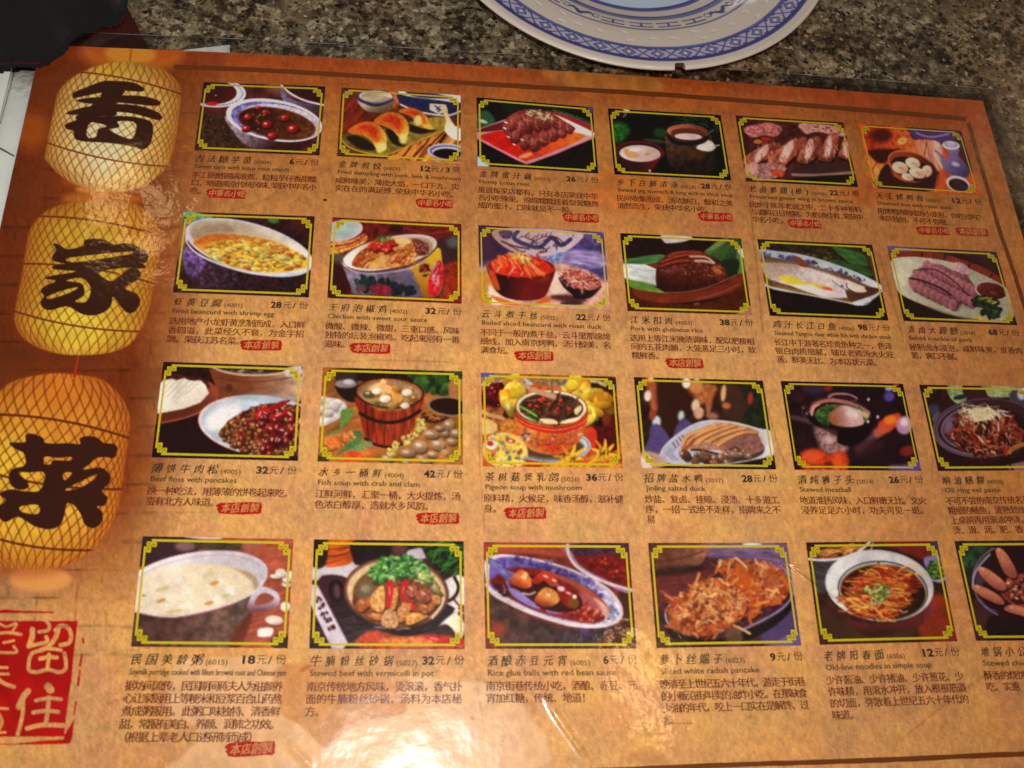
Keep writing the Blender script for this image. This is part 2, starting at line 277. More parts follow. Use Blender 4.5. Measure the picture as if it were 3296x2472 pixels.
def d14(k):
    k.base((14, 14, 10), tex=(.3, 80)); k.poly([(880, 1060), (990, 1080), (1010, 1150), (920, 1240), (870, 1180)], (34, 96, 34), 40, tex=(.5, 16)); k.poly([(1240, 1110), (1320, 1120), (1300, 1190), (1230, 1170)], (20, 66, 30), 24); k.strands([(1440, 1010), (1700, 1000), (1780, 1080), (1700, 1150), (1450, 1080)], 22, 90, 12, [(22, 70, 40), (16, 50, 30)], 3, .5, .6)
    k.line([(950, 965), (985, 985), (960, 1010)], 6, (200, 200, 180)); k.poly([(960, 945), (1010, 950), (1015, 975), (980, 970)], (210, 214, 150), 5); k.poly([(1140, 1200), (1290, 1210), (1330, 1240), (1180, 1230)], (70, 90, 50), 16, al=.6)
    k.poly([(1340, 1130), (1330, 1240), (1350, 1400), (1450, 1500), (1640, 1520), (1760, 1440), (1740, 1290), (1690, 1150)], (86, 52, 30), 18, to=((30, 20, 14), 1400, 1220, 1480, 1440), tex=(.5, 30)); k.poly([(1590, 1280), (1690, 1210), (1760, 1270), (1700, 1310)], (214, 200, 190), 14)
    k.ell(1515, 1160, 180, 82, (62, 34, 26), .06); k.ell(1515, 1135, 176, 60, (186, 104, 72), .04, to=((120, 54, 36), 1400, 1090, 1600, 1160)); k.ell(1520, 1155, 150, 46, (90, 40, 26), .04); k.ell(1522, 1182, 118, 28, (206, 178, 176), .04); k.poly([(1335, 1160), (1420, 1215), (1520, 1228), (1640, 1205), (1700, 1160), (1700, 1200), (1640, 1245), (1500, 1262), (1380, 1235)], (24, 18, 16), 8)
    k.line([(1680, 1170), (1740, 1125)], 8, (120, 100, 96)); k.line([(1730, 1270), (1790, 1255)], 10, (190, 160, 150)); k.ell(1590, 1345, 70, 40, (110, 44, 22), .2, 50, al=.5)
    k.poly([(900, 1320), (960, 1420), (1080, 1520), (1180, 1500), (1260, 1400), (1300, 1300)], (50, 16, 18), 10, to=((106, 14, 24), 1080, 1400, 1230, 1350)); k.ell(1100, 1300, 205, 80, (94, 16, 26), .05); k.ell(1102, 1310, 185, 72, (44, 12, 14), .05); k.ell(1105, 1328, 178, 72, (216, 186, 180), .04, to=((196, 160, 150), 1000, 1280, 1200, 1380)); k.poly([(960, 1300), (1010, 1290), (1100, 1340), (1080, 1365), (1000, 1360)], (196, 142, 92), 10); k.ell(1170, 1334, 26, 12, (186, 132, 90)); k.ell(1060, 1295, 50, 14, (236, 222, 216), 0, 14)
    k.ell(1190, 1478, 7, 14, (190, 190, 190), 0, 8)
def d15(k):
    # drawing units of the fourth top crop
    k.base((72, 26, 20), tex=(.5, 26)); o = 0
    k.poly([(-280, 1020), (-190, 1040), (-160, 1300), (-190, 1320)], (60, 22, 20), 20)
    k.poly([(-210, 1110), (-60, 1070), (0, 1060), (120, 1100), (70, 1180), (-40, 1170), (-140, 1190)], (176, 96, 92), 10, tex=(.5, 14)); k.poly([(260, 1075), (420, 1070), (650, 1110), (650, 1180), (420, 1140), (330, 1160)], (196, 130, 120), 10, tex=(.5, 12)); k.bits([(290, 1085), (620, 1110), (640, 1150), (400, 1120)], 22, 6, [(110, 50, 40), (230, 190, 180)], 3)
    k.poly([(-60, 1210), (30, 1190), (60, 1260), (-40, 1270)], (120, 50, 20), 12, tex=(.6, 10)); k.ell(-90, 1225, 34, 20, (186, 106, 46)); k.ell(-20, 1200, 40, 14, (176, 30, 24), .2)
    for P, g in (([(-210, 1370), (-100, 1290), (30, 1240), (110, 1240), (90, 1330), (-60, 1400), (-190, 1440)], 0), ([(0, 1380), (120, 1260), (240, 1200), (330, 1190), (320, 1280), (200, 1380), (130, 1440), (20, 1430)], 1), ([(250, 1370), (300, 1280), (370, 1190), (440, 1180), (465, 1230), (440, 1330), (350, 1410), (280, 1410)], 2), ([(430, 1360), (480, 1240), (530, 1160), (590, 1150), (615, 1220), (590, 1320), (540, 1395), (450, 1390)], 3), ([(610, 1340), (640, 1230), (670, 1190), (740, 1250), (740, 1390), (650, 1370)], 4)):
        c = np.mean(P, 0); k.poly([(x+8, y+22) for x, y in P], (30, 8, 8), 12); k.poly(P, (164, 84, 60), 8, to=((120, 44, 26), c[0]-40, c[1]-40, c[0]+60, c[1]+60), tex=(.5, 12, -.9, 3)); k.poly([(x*.35+c[0]*.65-8, y*.75+c[1]*.25-6) for x, y in P], (226, 170, 160), 22, tex=(.3, 10))
        k.strands(P, 16, 60, 6, [(236, 200, 190), (90, 26, 18), (180, 100, 80)], g+5, 1.2, .4, .1, al=.7)
    k.poly([(-200, 1440), (20, 1410), (160, 1450), (60, 1540), (-120, 1560)], (150, 100, 98), 14, tex=(.5, 14)); k.poly([(30, 1470), (140, 1480), (120, 1530), (40, 1510)], (176, 60, 30), 10, tex=(.5, 10)); k.poly([(180, 1500), (350, 1420), (760, 1420), (760, 1500), (300, 1530)], (60, 30, 30), 16); k.line([(210, 1510), (420, 1515), (760, 1490)], 22, (150, 110, 104), 14); k.poly([(200, 1545), (760, 1515), (790, 1620), (200, 1600)], (20, 8, 8), 14)
    k.poly([(-200, 1440), (-110, 1400), (-100, 1470), (-190, 1540)], (216, 150, 150), 14, al=.7)
def d16(k):
    k.base((190, 74, 30), tex=(.4, 30, 1.1, 5)); k.poly([(1180, 1110), (1680, 1140), (1760, 1500), (1600, 1300), (1300, 1230)], (60, 24, 50), 30); k.poly([(1230, 1120), (1560, 1130), (1680, 1180), (1480, 1235), (1300, 1210)], (74, 50, 100), 18); k.line([(1280, 1150), (1400, 1185), (1560, 1160)], 14, (150, 120, 170), 12)
    k.poly([(1240, 1220), (1480, 1230), (1500, 1380), (1480, 1480), (1240, 1360)], (216, 110, 66), 12, tex=(.5, 14, 1.2, 8), to=((236, 150, 130), 1260, 1260, 1460, 1330)); k.line([(1370, 1235), (1350, 1340)], 8, (90, 30, 16)); k.poly([(850, 1330), (1040, 1380), (1000, 1560), (900, 1640), (840, 1500)], (206, 110, 46), 12, tex=(.6, 12, 1.1, 8))
    for q in ((870, 1350, 830, 1420), (950, 1390, 890, 1480), (1020, 1430, 950, 1600)): k.line([q[:2], q[2:]], 7, (90, 34, 14))
    k.poly([(840, 1100), (1180, 1110), (1250, 1300), (1120, 1330), (1000, 1420), (880, 1340)], (170, 44, 12), 12, tex=(.4, 18), to=((216, 90, 30), 900, 1200, 1240, 1180)); k.ell(980, 1170, 90, 60, (84, 16, 8), 0, 40); k.poly([(860, 1310), (980, 1290), (1180, 1300), (1050, 1380), (960, 1410)], (60, 12, 8), 26); k.ell(1160, 1220, 46, 30, (240, 130, 50), -.4, 20); k.ring(1160, 1220, 30, 18, 8, (255, 200, 120), -.4)
    k.poly([(960, 1500), (1040, 1420), (1090, 1640), (960, 1640)], (50, 14, 12), 14)
    k.ell(1245, 1440, 222, 118, (150, 58, 24), .35, 8, to=((74, 20, 14), 1100, 1380, 1380, 1520)); k.ring(1245, 1432, 214, 112, 14, (206, 96, 50), .35, arc=(2.4, 5.4)); k.ell(1240, 1462, 186, 92, (44, 14, 12), .35)
    for x, y, rx, ry in ((1140, 1450, 72, 50), (1250, 1410, 66, 46), (1370, 1480, 46, 50), (1205, 1530, 54, 30), (1290, 1495, 74, 44)):
        k.ell(x+3, y+8, rx, ry, (90, 60, 50), .3); k.ell(x, y, rx, ry, (226, 196, 170), .3, 8, to=((206, 160, 130), x, y, x+30, y+30)); k.ell(x+8, y+4, rx*.35, ry*.3, (196, 130, 90), .5, 14, al=.7)
    k.poly([(1060, 1520), (1180, 1570), (1340, 1570), (1460, 1480), (1480, 1560), (1400, 1650), (1080, 1650)], (50, 12, 14), 16)
    k.poly([(1430, 1300), (1470, 1310), (1540, 1380), (1560, 1340), (1550, 1290), (1650, 1290), (1640, 1350), (1710, 1420), (1735, 1500), (1700, 1535), (1560, 1500), (1500, 1420), (1480, 1350)], (120, 100, 150), 8, to=((60, 50, 100), 1580, 1380, 1700, 1500)); k.ell(1580, 1258, 76, 38, (206, 190, 206), .1); k.ell(1580, 1250, 60, 22, (150, 136, 170), .1); k.ring(1580, 1246, 30, 10, 6, (220, 210, 226), .1); k.ell(1620, 1420, 34, 18, (206, 196, 230), .3, 22, al=.8)
    k.ell(1640, 1590, 105, 66, (196, 184, 206), .3); k.ell(1646, 1600, 88, 52, (40, 12, 22), .3); k.poly([(1480, 1470), (1530, 1490), (1520, 1620), (1440, 1640)], (206, 80, 24), 20, al=.7)
def d21(k):
    k.base((50, 20, 24), tex=(.5, 40)); k.poly([(150, 70), (360, 90), (480, 140), (250, 250), (140, 250)], (96, 160, 112), 10, tex=(.4, 20)); k.poly([(150, 120), (250, 180), (220, 300), (130, 290)], (70, 40, 40), 10, al=.4); k.poly([(130, 255), (230, 240), (160, 500), (110, 620)], (150, 96, 60), 10); k.ell(1130, 165, 60, 30, (66, 110, 60), .1, 20); k.ell(1400, 200, 90, 90, (74, 26, 26), 0, 40)
    k.poly([(165, 480), (160, 600), (200, 740), (340, 860), (600, 950), (1000, 975), (1480, 950), (1520, 640), (700, 560)], (66, 40, 60), 10, to=((44, 22, 26), 250, 560, 700, 850), tex=(.7, 24)); k.poly([(165, 440), (260, 500), (400, 600), (300, 760), (200, 700), (160, 580)], (110, 78, 150), 34, tex=(.9, 22), al=.8)
    k.bits([(180, 500), (420, 640), (700, 720), (700, 860), (420, 860), (200, 720)], 60, 16, [(130, 100, 170), (90, 60, 110), (50, 26, 40)], 5, 2, hl=0, sh=0, al=.45)
    k.ell(870, 455, 706, 262, (200, 196, 214), .27, 8); k.ell(880, 440, 668, 226, (186, 166, 140), .275, 10, to=((226, 212, 200), 700, 250, 1450, 480)); k.poly([(250, 300), (330, 240), (600, 190), (700, 280), (420, 310), (300, 380)], (150, 124, 96), 40, al=.6)
    S = [(270, 410), (330, 350), (520, 305), (780, 320), (1050, 360), (1250, 430), (1420, 530), (1500, 620), (1480, 670), (1350, 705), (1100, 725), (850, 700), (600, 630), (420, 530)]
    k.poly(S, (216, 140, 40), 8, to=((240, 186, 50), 500, 320, 800, 560), tex=(.2, 30)); k.poly([(280, 420), (420, 320), (800, 330), (1150, 400), (900, 410), (500, 400)], (178, 82, 30), 30, tex=(.5, 20), al=.7)
    k.bits([(400, 470), (620, 380), (1000, 390), (1300, 480), (1460, 620), (1200, 700), (850, 680), (550, 590)], 230, 20, [(250, 206, 70), (244, 184, 50), (252, 226, 130), (228, 130, 36), (250, 214, 90), (216, 150, 40)], 2, 3.4, .1, hl=.2, sh=.12)
    k.strands([(420, 470), (620, 400), (1000, 400), (1300, 500), (1400, 680), (1000, 690), (600, 600)], 46, 44, 7, [(70, 90, 40), (110, 120, 50), (50, 70, 40)], 6, .3, 1.2); k.strands([(540, 330), (1200, 420), (1380, 560), (1000, 420)], 24, 60, 9, [(216, 90, 30), (230, 120, 40)], 9, .3, .3)
    k.line([(200, 330), (215, 420), (330, 530), (600, 650), (900, 730), (1200, 745), (1500, 680)], 18, (214, 212, 232), 12)
def d22(k):
    k.base((110, 26, 20), tex=(.5, 50)); k.poly([(880, 130), (1500, 160), (1490, 300), (1280, 300), (950, 230)], (104, 24, 20), 30, tex=(.4, 20)); k.line([(900, 175), (1150, 240), (1450, 200)], 18, (150, 40, 24), 14); k.poly([(1230, 330), (1490, 330), (1480, 620), (1310, 560)], (56, 34, 34), 40); k.ell(1420, 330, 70, 60, (90, 84, 90), 0, 50); k.poly([(1300, 600), (1500, 560), (1500, 900), (1260, 900)], (150, 38, 18), 40, tex=(.4, 20)); k.poly([(110, 540), (260, 560), (320, 880), (90, 900)], (56, 18, 16), 30); k.ell(200, 500, 90, 60, (90, 70, 60), 0, 50); k.ell(810, 190, 70, 50, (50, 20, 20), 0, 40)
    k.poly([(120, 340), (330, 310), (480, 240), (500, 310), (400, 380), (120, 470)], (216, 150, 60), 10, tex=(.6, 16)); k.line([(120, 380), (350, 340), (490, 250)], 22, (176, 40, 44), 8); k.line([(120, 420), (350, 370), (495, 290)], 10, (200, 60, 40), 6); k.ell(230, 210, 230, 112, (206, 180, 196), -.18); k.ell(225, 200, 196, 92, (168, 190, 186), -.18, 8)
    k.poly([(235, 520), (270, 650), (330, 800), (430, 900), (1250, 905), (1310, 780), (1315, 600), (1245, 380), (1000, 560), (600, 640)], (132, 118, 140), 8, to=((70, 56, 70), 500, 640, 620, 900), tex=(.3, 30)); k.poly([(930, 620), (1250, 390), (1300, 520), (1318, 690), (1270, 890), (1100, 920), (1060, 800), (990, 720), (1000, 660)], (214, 166, 32), 10, to=((150, 90, 20), 1200, 500, 1120, 880)); k.poly([(850, 660), (940, 620), (1000, 660), (1050, 790), (1090, 910), (900, 920), (800, 760)], (104, 92, 120), 12, al=.7)
    k.poly([(1215, 600), (1280, 520), (1315, 640), (1300, 800), (1240, 900), (1160, 880), (1160, 740)], (206, 20, 30), 8, tex=(.3, 20)); k.strands([(1200, 600), (1290, 560), (1290, 800), (1180, 850)], 30, 40, 10, [(220, 140, 150), (190, 170, 190)], 3, -1, .8); k.ell(1115, 610, 56, 44, (160, 40, 30), .3, 10, tex=(.4, 12)); k.bits([(1060, 590), (1160, 560), (1170, 660), (1080, 690)], 12, 14, [(50, 60, 40), (120, 30, 30)], 4)
    k.bits([(400, 700), (560, 700), (580, 800), (480, 860), (380, 780)], 34, 22, [(30, 46, 44), (44, 60, 56)], 7, 2, hl=0, sh=0); k.bits([(650, 740), (820, 750), (980, 800), (1000, 880), (800, 900)], 36, 24, [(24, 34, 36), (36, 40, 50)], 8, 2, hl=0, sh=0); k.ell(650, 840, 120, 60, (120, 26, 44), .1, 30, tex=(.4, 20)); k.ell(440, 830, 50, 40, (150, 60, 80), 0, 30, al=.6)
    k.ell(742, 450, 528, 176, (110, 60, 50), -.22); k.ell(742, 444, 514, 164, (226, 214, 206), -.22); k.ell(745, 440, 492, 148, (206, 180, 160), -.22, to=((240, 232, 224), 700, 350, 300, 480)); k.poly([(950, 290), (1120, 290), (1200, 350), (1190, 440), (1100, 480), (1000, 360)], (176, 140, 120), 16); k.poly([(980, 300), (1080, 310), (1160, 370), (1150, 450), (1040, 470)], (120, 56, 40), 12, tex=(.5, 14))
    k.poly([(340, 580), (390, 470), (520, 370), (700, 300), (900, 290), (1000, 350), (1010, 480), (980, 560), (700, 610), (500, 615)], (172, 78, 30), 12, to=((214, 130, 50), 400, 500, 700, 520), tex=(.5, 24)); k.strands([(400, 560), (520, 400), (800, 320), (990, 380), (980, 540), (700, 590)], 90, 90, 14, [(200, 96, 40), (150, 50, 22), (226, 150, 80), (110, 34, 18), (240, 190, 130)], 5, -.5, .5, .4, al=.75)
    k.poly([(520, 610), (560, 540), (700, 460), (740, 500), (640, 600)], (226, 170, 90), 12, al=.9); k.ell(880, 320, 90, 32, (240, 206, 130), .1, 14); k.bits([(1020, 340), (1130, 340), (1150, 440), (1070, 460)], 34, 13, [(170, 84, 56), (120, 50, 36)], 6, hl=.7)
    k.bits([(480, 390), (600, 330), (760, 320), (800, 350), (740, 430), (680, 420), (560, 400)], 46, 24, [(226, 40, 24), (206, 24, 16), (240, 70, 40)], 11, 2, hl=.4); k.strands([(610, 280), (780, 270), (780, 320), (620, 320)], 24, 40, 10, [(80, 140, 60), (50, 110, 50), (130, 170, 100)], 12, 0, 1.5); k.ell(610, 545, 40, 14, (180, 170, 60), .2, 8)
    k.line([(235, 520), (300, 600), (480, 645), (700, 640), (950, 590), (1130, 500), (1245, 390)], 12, (96, 44, 40), 5); k.line([(250, 545), (320, 625), (500, 665), (700, 658), (950, 612), (1140, 520)], 10, (170, 170, 196), 6)
def d23(k):
    k.base((206, 150, 130), tex=(.25, 50)); k.poly([(90, 110), (1440, 190), (1480, 700), (1300, 620), (950, 500), (500, 420), (90, 560)], (84, 66, 130), 40, tex=(.5, 40)); k.poly([(90, 110), (420, 130), (420, 400), (200, 500), (90, 480)], (66, 36, 60), 50); k.poly([(950, 380), (1420, 420), (1440, 560), (1000, 520)], (150, 130, 186), 40, tex=(.4, 20, .15, 5)); k.poly([(100, 640), (250, 640), (300, 900), (110, 960)], (214, 140, 60), 40); k.poly([(220, 760), (330, 870), (560, 960), (240, 950)], (240, 220, 200), 30); k.poly([(880, 620), (1000, 640), (1050, 820), (900, 860), (860, 760)], (236, 200, 180), 40)
    k.poly([(260, 170), (700, 150), (1200, 200), (1150, 310), (1020, 400), (820, 450), (520, 410), (320, 310)], (206, 176, 190), 10, to=((176, 140, 130), 900, 250, 400, 300)); k.poly([(620, 430), (820, 455), (990, 400), (1000, 480), (930, 530), (800, 510)], (130, 140, 200), 8, tex=(.5, 20))
    k.line([(520, 180), (480, 260), (620, 330), (760, 350), (880, 250), (980, 330), (1080, 270)], 46, (58, 56, 96), 6, tex=(.5, 10)); k.line([(640, 200), (600, 240), (700, 280), (800, 240), (920, 240), (1000, 300)], 12, (110, 40, 60), 5); k.strands([(560, 220), (1050, 200), (1080, 330), (780, 420), (560, 340)], 34, 50, 9, [(70, 40, 70), (60, 60, 110), (100, 50, 70)], 3, -.7, .7); k.line([(350, 290), (480, 340), (640, 370)], 18, (70, 56, 84), 8); k.line([(420, 330), (560, 400), (600, 390)], 14, (84, 60, 80), 8); k.line([(740, 340), (830, 390), (760, 410)], 16, (70, 40, 70), 6); k.poly([(320, 180), (460, 180), (440, 260), (350, 250)], (84, 60, 90), 14, tex=(.6, 14))
    k.poly([(220, 860), (560, 960), (700, 950), (800, 890), (900, 900), (760, 960), (400, 970)], (226, 90, 30), 16, al=.9); k.ell(1060, 900, 190, 36, (90, 40, 40), .1, 30); k.ell(1100, 950, 120, 22, (60, 34, 44), 0, 26)
    k.poly([(190, 540), (240, 720), (300, 830), (420, 900), (620, 925), (790, 890), (860, 780), (915, 570), (700, 640), (400, 650)], (52, 14, 14), 8, to=((110, 20, 18), 400, 760, 620, 820)); k.poly([(200, 580), (260, 600), (330, 800), (270, 780)], (206, 70, 26), 16); k.ell(800, 700, 60, 20, (130, 40, 24), -.5, 26)
    k.ell(550, 560, 368, 112, (176, 60, 34), .03); k.ell(550, 556, 350, 98, (130, 24, 14), .03)
    k.poly([(230, 520), (350, 450), (480, 420), (640, 440), (800, 500), (880, 590), (760, 650), (500, 660), (300, 620)], (214, 40, 18), 12, tex=(.3, 30)); k.strands([(260, 540), (420, 450), (640, 450), (850, 560), (760, 640), (420, 640)], 70, 110, 20, [(230, 52, 20), (206, 30, 14), (244, 110, 40), (180, 22, 14), (240, 140, 70)], 5, .9, .5, .3, al=.7)
    for q in ((330, 560, 300, 610), (480, 570, 430, 640), (570, 620, 560, 650), (650, 520, 740, 600)): k.line([q[:2], q[2:]], 18, (240, 170, 140), 14, al=.8)
    k.strands([(430, 430), (500, 400), (640, 440), (660, 520), (560, 520)], 46, 70, 8, [(240, 226, 170), (206, 196, 70), (170, 170, 50), (230, 170, 90)], 8, .7, 1, al=.9); k.ell(760, 620, 60, 22, (230, 130, 60), .4, 18, al=.7)
    k.poly([(965, 670), (1000, 770), (1100, 860), (1120, 900), (1270, 900), (1350, 850), (1410, 760), (1200, 800)], (40, 18, 26), 8); k.ell(1190, 720, 222, 82, (130, 70, 60), .18); k.ell(1190, 716, 205, 70, (60, 20, 22), .18)
    k.poly([(990, 650), (1080, 620), (1220, 600), (1360, 680), (1400, 750), (1290, 800), (1120, 770)], (176, 76, 60), 14, tex=(.4, 14)); k.strands([(1000, 650), (1100, 620), (1230, 610), (1380, 700), (1300, 790), (1120, 770)], 80, 110, 8, [(236, 176, 150), (180, 60, 44), (226, 140, 110), (130, 30, 30), (240, 206, 190)], 9, .3, 1.2, .6, al=.9); k.line([(1200, 640), (1215, 595), (1290, 650)], 10, (236, 200, 180), 4)
def d24(k):
    k.base((34, 16, 12), tex=(.4, 60)); k.poly([(530, 120), (850, 140), (780, 190), (620, 210), (560, 200)], (206, 190, 196), 12); k.poly([(1190, 165), (1370, 160), (1390, 250), (1340, 380), (1200, 420), (1100, 370), (980, 300), (1100, 220)], (66, 104, 44), 14, tex=(.3, 20, -.8, 5), to=((40, 70, 34), 1100, 260, 1250, 390)); k.poly([(1000, 300), (1120, 190), (1200, 160), (1240, 170), (1120, 260)], (110, 140, 70), 10); k.poly([(1330, 300), (1400, 280), (1420, 500), (1340, 540)], (84, 130, 70), 12); k.poly([(1340, 290), (1390, 270), (1410, 340), (1400, 370)], (226, 232, 226), 10); k.poly([(1120, 420), (1340, 380), (1340, 520), (1240, 600), (1180, 520)], (28, 40, 22), 16)
    k.poly([(110, 390), (400, 340), (560, 335), (520, 400), (360, 440), (110, 440)], (70, 116, 62), 10, tex=(.3, 14, -.1, 6)); k.poly([(360, 440), (520, 420), (500, 470), (400, 470)], (120, 44, 22), 12)
    k.poly([(115, 430), (350, 435), (470, 485), (480, 660), (330, 620), (120, 585)], (226, 230, 232), 8, sm=0, to=((196, 206, 206), 200, 450, 420, 620), tex=(.12, 14, .15, 8)); k.line([(170, 450), (330, 500), (460, 500)], 6, (150, 180, 160)); k.line([(160, 530), (400, 580)], 6, (170, 186, 180))
    k.poly([(140, 680), (230, 700), (330, 760), (700, 860), (1100, 820), (1400, 640), (1480, 970), (170, 930)], (78, 26, 10), 10, tex=(.3, 30)); k.poly([(220, 690), (420, 720), (640, 750), (900, 720), (1150, 640), (1330, 550), (1400, 540), (1420, 640), (1200, 760), (900, 830), (560, 850), (330, 810), (240, 760)], (118, 40, 18), 8, tex=(.2, 30, -.2, 6)); k.line([(900, 810), (1150, 740), (1370, 640)], 12, (160, 70, 40), 8)
    k.poly([(140, 580), (250, 610), (400, 650), (560, 735), (420, 730), (200, 680)], (100, 140, 50), 8, tex=(.2, 14, .3, 6)); k.line([(150, 590), (330, 625), (470, 665)], 8, (190, 210, 150), 6)
    k.poly([(465, 560), (480, 460), (530, 380), (640, 310), (800, 288), (960, 300), (1080, 370), (1190, 470), (1250, 600), (1130, 660), (900, 715), (700, 740), (560, 730), (480, 670)], (116, 36, 20), 10, to=((50, 16, 14), 800, 380, 760, 700), tex=(.4, 20))
    for P in ([(520, 430), (700, 370), (900, 350), (1100, 410)], [(500, 480), (700, 430), (900, 420), (1120, 470)], [(560, 370), (760, 320), (960, 330)]): k.line(P, 14, (60, 14, 10), 9)
    for P in ([(530, 410), (700, 350), (860, 330), (1000, 350)], [(520, 455), (680, 405), (820, 395)], [(600, 350), (760, 305), (940, 312)]): k.line(P, 20, (176, 66, 36), 14, al=.8)
    k.line([(830, 350), (1000, 360), (1090, 420)], 16, (226, 190, 180), 12); k.line([(890, 400), (990, 400), (1080, 420)], 26, (226, 200, 190), 12, al=.8); k.ell(1120, 500, 60, 30, (214, 120, 60), .6, 30, al=.8)
    k.bits([(540, 420), (1100, 400), (1220, 580), (1000, 560), (560, 520)], 70, 9, [(190, 80, 40), (130, 40, 24), (210, 120, 70)], 4, hl=.5, sh=.3, al=.6); k.ell(640, 500, 90, 30, (130, 60, 70), -.2, 50, al=.6)
    k.line([(560, 740), (800, 730), (1050, 670), (1330, 548)], 7, (190, 110, 80), 5); k.ell(905, 857, 34, 10, (110, 84, 60), -.1, 8); k.poly([(1470, 870), (1500, 960), (1450, 990), (1300, 985), (1400, 930)], (196, 130, 110), 12, al=.8)
def d25(k):
    k.base((24, 12, 12), tex=(.3, 60)); k.poly([(60, 100), (1290, 150), (1320, 600), (900, 350), (300, 240), (80, 220)], (44, 34, 20), 20, tex=(.6, 24)); k.poly([(840, 160), (960, 190), (1200, 270), (1240, 380), (1120, 390), (960, 290)], (50, 92, 40), 16, tex=(.4, 20, .4, 5)); k.poly([(740, 320), (900, 320), (1240, 420), (1280, 490), (1120, 480), (900, 400)], (44, 84, 36), 16, tex=(.4, 20, .3, 5)); k.poly([(1240, 280), (1290, 240), (1400, 900), (1330, 580)], (110, 40, 40), 16); k.bits([(560, 240), (820, 220), (830, 320), (600, 300)], 24, 20, [(90, 50, 20), (50, 60, 24), (130, 90, 30)], 4, hl=0)
    k.poly([(60, 220), (250, 225), (560, 270), (900, 370), (1200, 490), (1390, 600), (1390, 660), (1180, 805), (1000, 780), (600, 700), (140, 605), (90, 400)], (166, 176, 190), 7, to=((206, 214, 226), 300, 300, 1300, 620)); 
    for q in ((150, 265, 44), (330, 300, 60), (430, 300, 34), (630, 355, 76), (860, 430, 84), (960, 465, 50), (1100, 520, 84)): k.bits([(q[0]-q[2], q[1]-24), (q[0]+q[2], q[1]-14), (q[0]+q[2], q[1]+44), (q[0]-q[2], q[1]+24)], 26, 10, [(84, 76, 130), (104, 96, 160)], int(q[0]), 2, hl=0, sh=0)
    k.poly([(90, 310), (300, 310), (700, 400), (1000, 480), (1180, 570), (1340, 640), (1350, 670), (1150, 770), (900, 750), (500, 670), (140, 570)], (110, 72, 36), 14, tex=(.3, 30)); k.poly([(200, 600), (500, 640), (900, 740), (1140, 770), (1000, 775), (600, 690)], (130, 110, 40), 10)
    k.poly([(95, 330), (300, 330), (520, 350), (760, 420), (950, 500), (1080, 560), (1200, 610), (1210, 660), (1100, 660), (1020, 640), (1040, 720), (820, 725), (600, 660), (420, 600), (280, 560), (150, 500)], (216, 196, 196), 12, to=((176, 150, 140), 500, 500, 420, 360), tex=(.15, 24)); k.line([(100, 330), (400, 345), (700, 415), (1000, 520)], 30, (110, 80, 60), 26); k.poly([(440, 280), (520, 300), (620, 390), (560, 400), (490, 370)], (130, 64, 36), 10)
    k.poly([(280, 500), (420, 500), (540, 545), (560, 590), (380, 570)], (236, 200, 40), 16); k.poly([(580, 560), (680, 570), (860, 630), (800, 660), (640, 650)], (226, 180, 70), 20); k.ell(800, 630, 60, 18, (226, 84, 40), .15, 14); k.ell(640, 600, 50, 24, (240, 226, 150), .3, 20, al=.7)
    k.poly([(430, 600), (600, 600), (900, 670), (1030, 700), (900, 720), (760, 715)], (226, 212, 212), 14); k.ell(940, 600, 44, 24, (196, 196, 200), .2, 10); k.ell(962, 602, 14, 12, (60, 60, 80)); k.line([(860, 540), (900, 580), (1000, 640)], 7, (110, 90, 100), 6); k.poly([(1010, 580), (1080, 585), (1220, 620), (1200, 670), (1100, 660), (1040, 630)], (236, 214, 196), 8); k.line([(1010, 570), (1020, 620), (1100, 670)], 9, (60, 34, 30), 6)
    k.poly([(1000, 640), (1110, 680), (1330, 650), (1200, 740), (1050, 760)], (84, 50, 30), 14); k.poly([(1200, 620), (1330, 620), (1380, 650), (1280, 670)], (90, 30, 40), 10); k.poly([(1070, 775), (1360, 680), (1180, 805)], (206, 206, 220), 7, sm=0); k.line([(140, 600), (500, 675), (900, 750), (1180, 805), (1290, 740), (1385, 660)], 9, (200, 200, 216), 5)
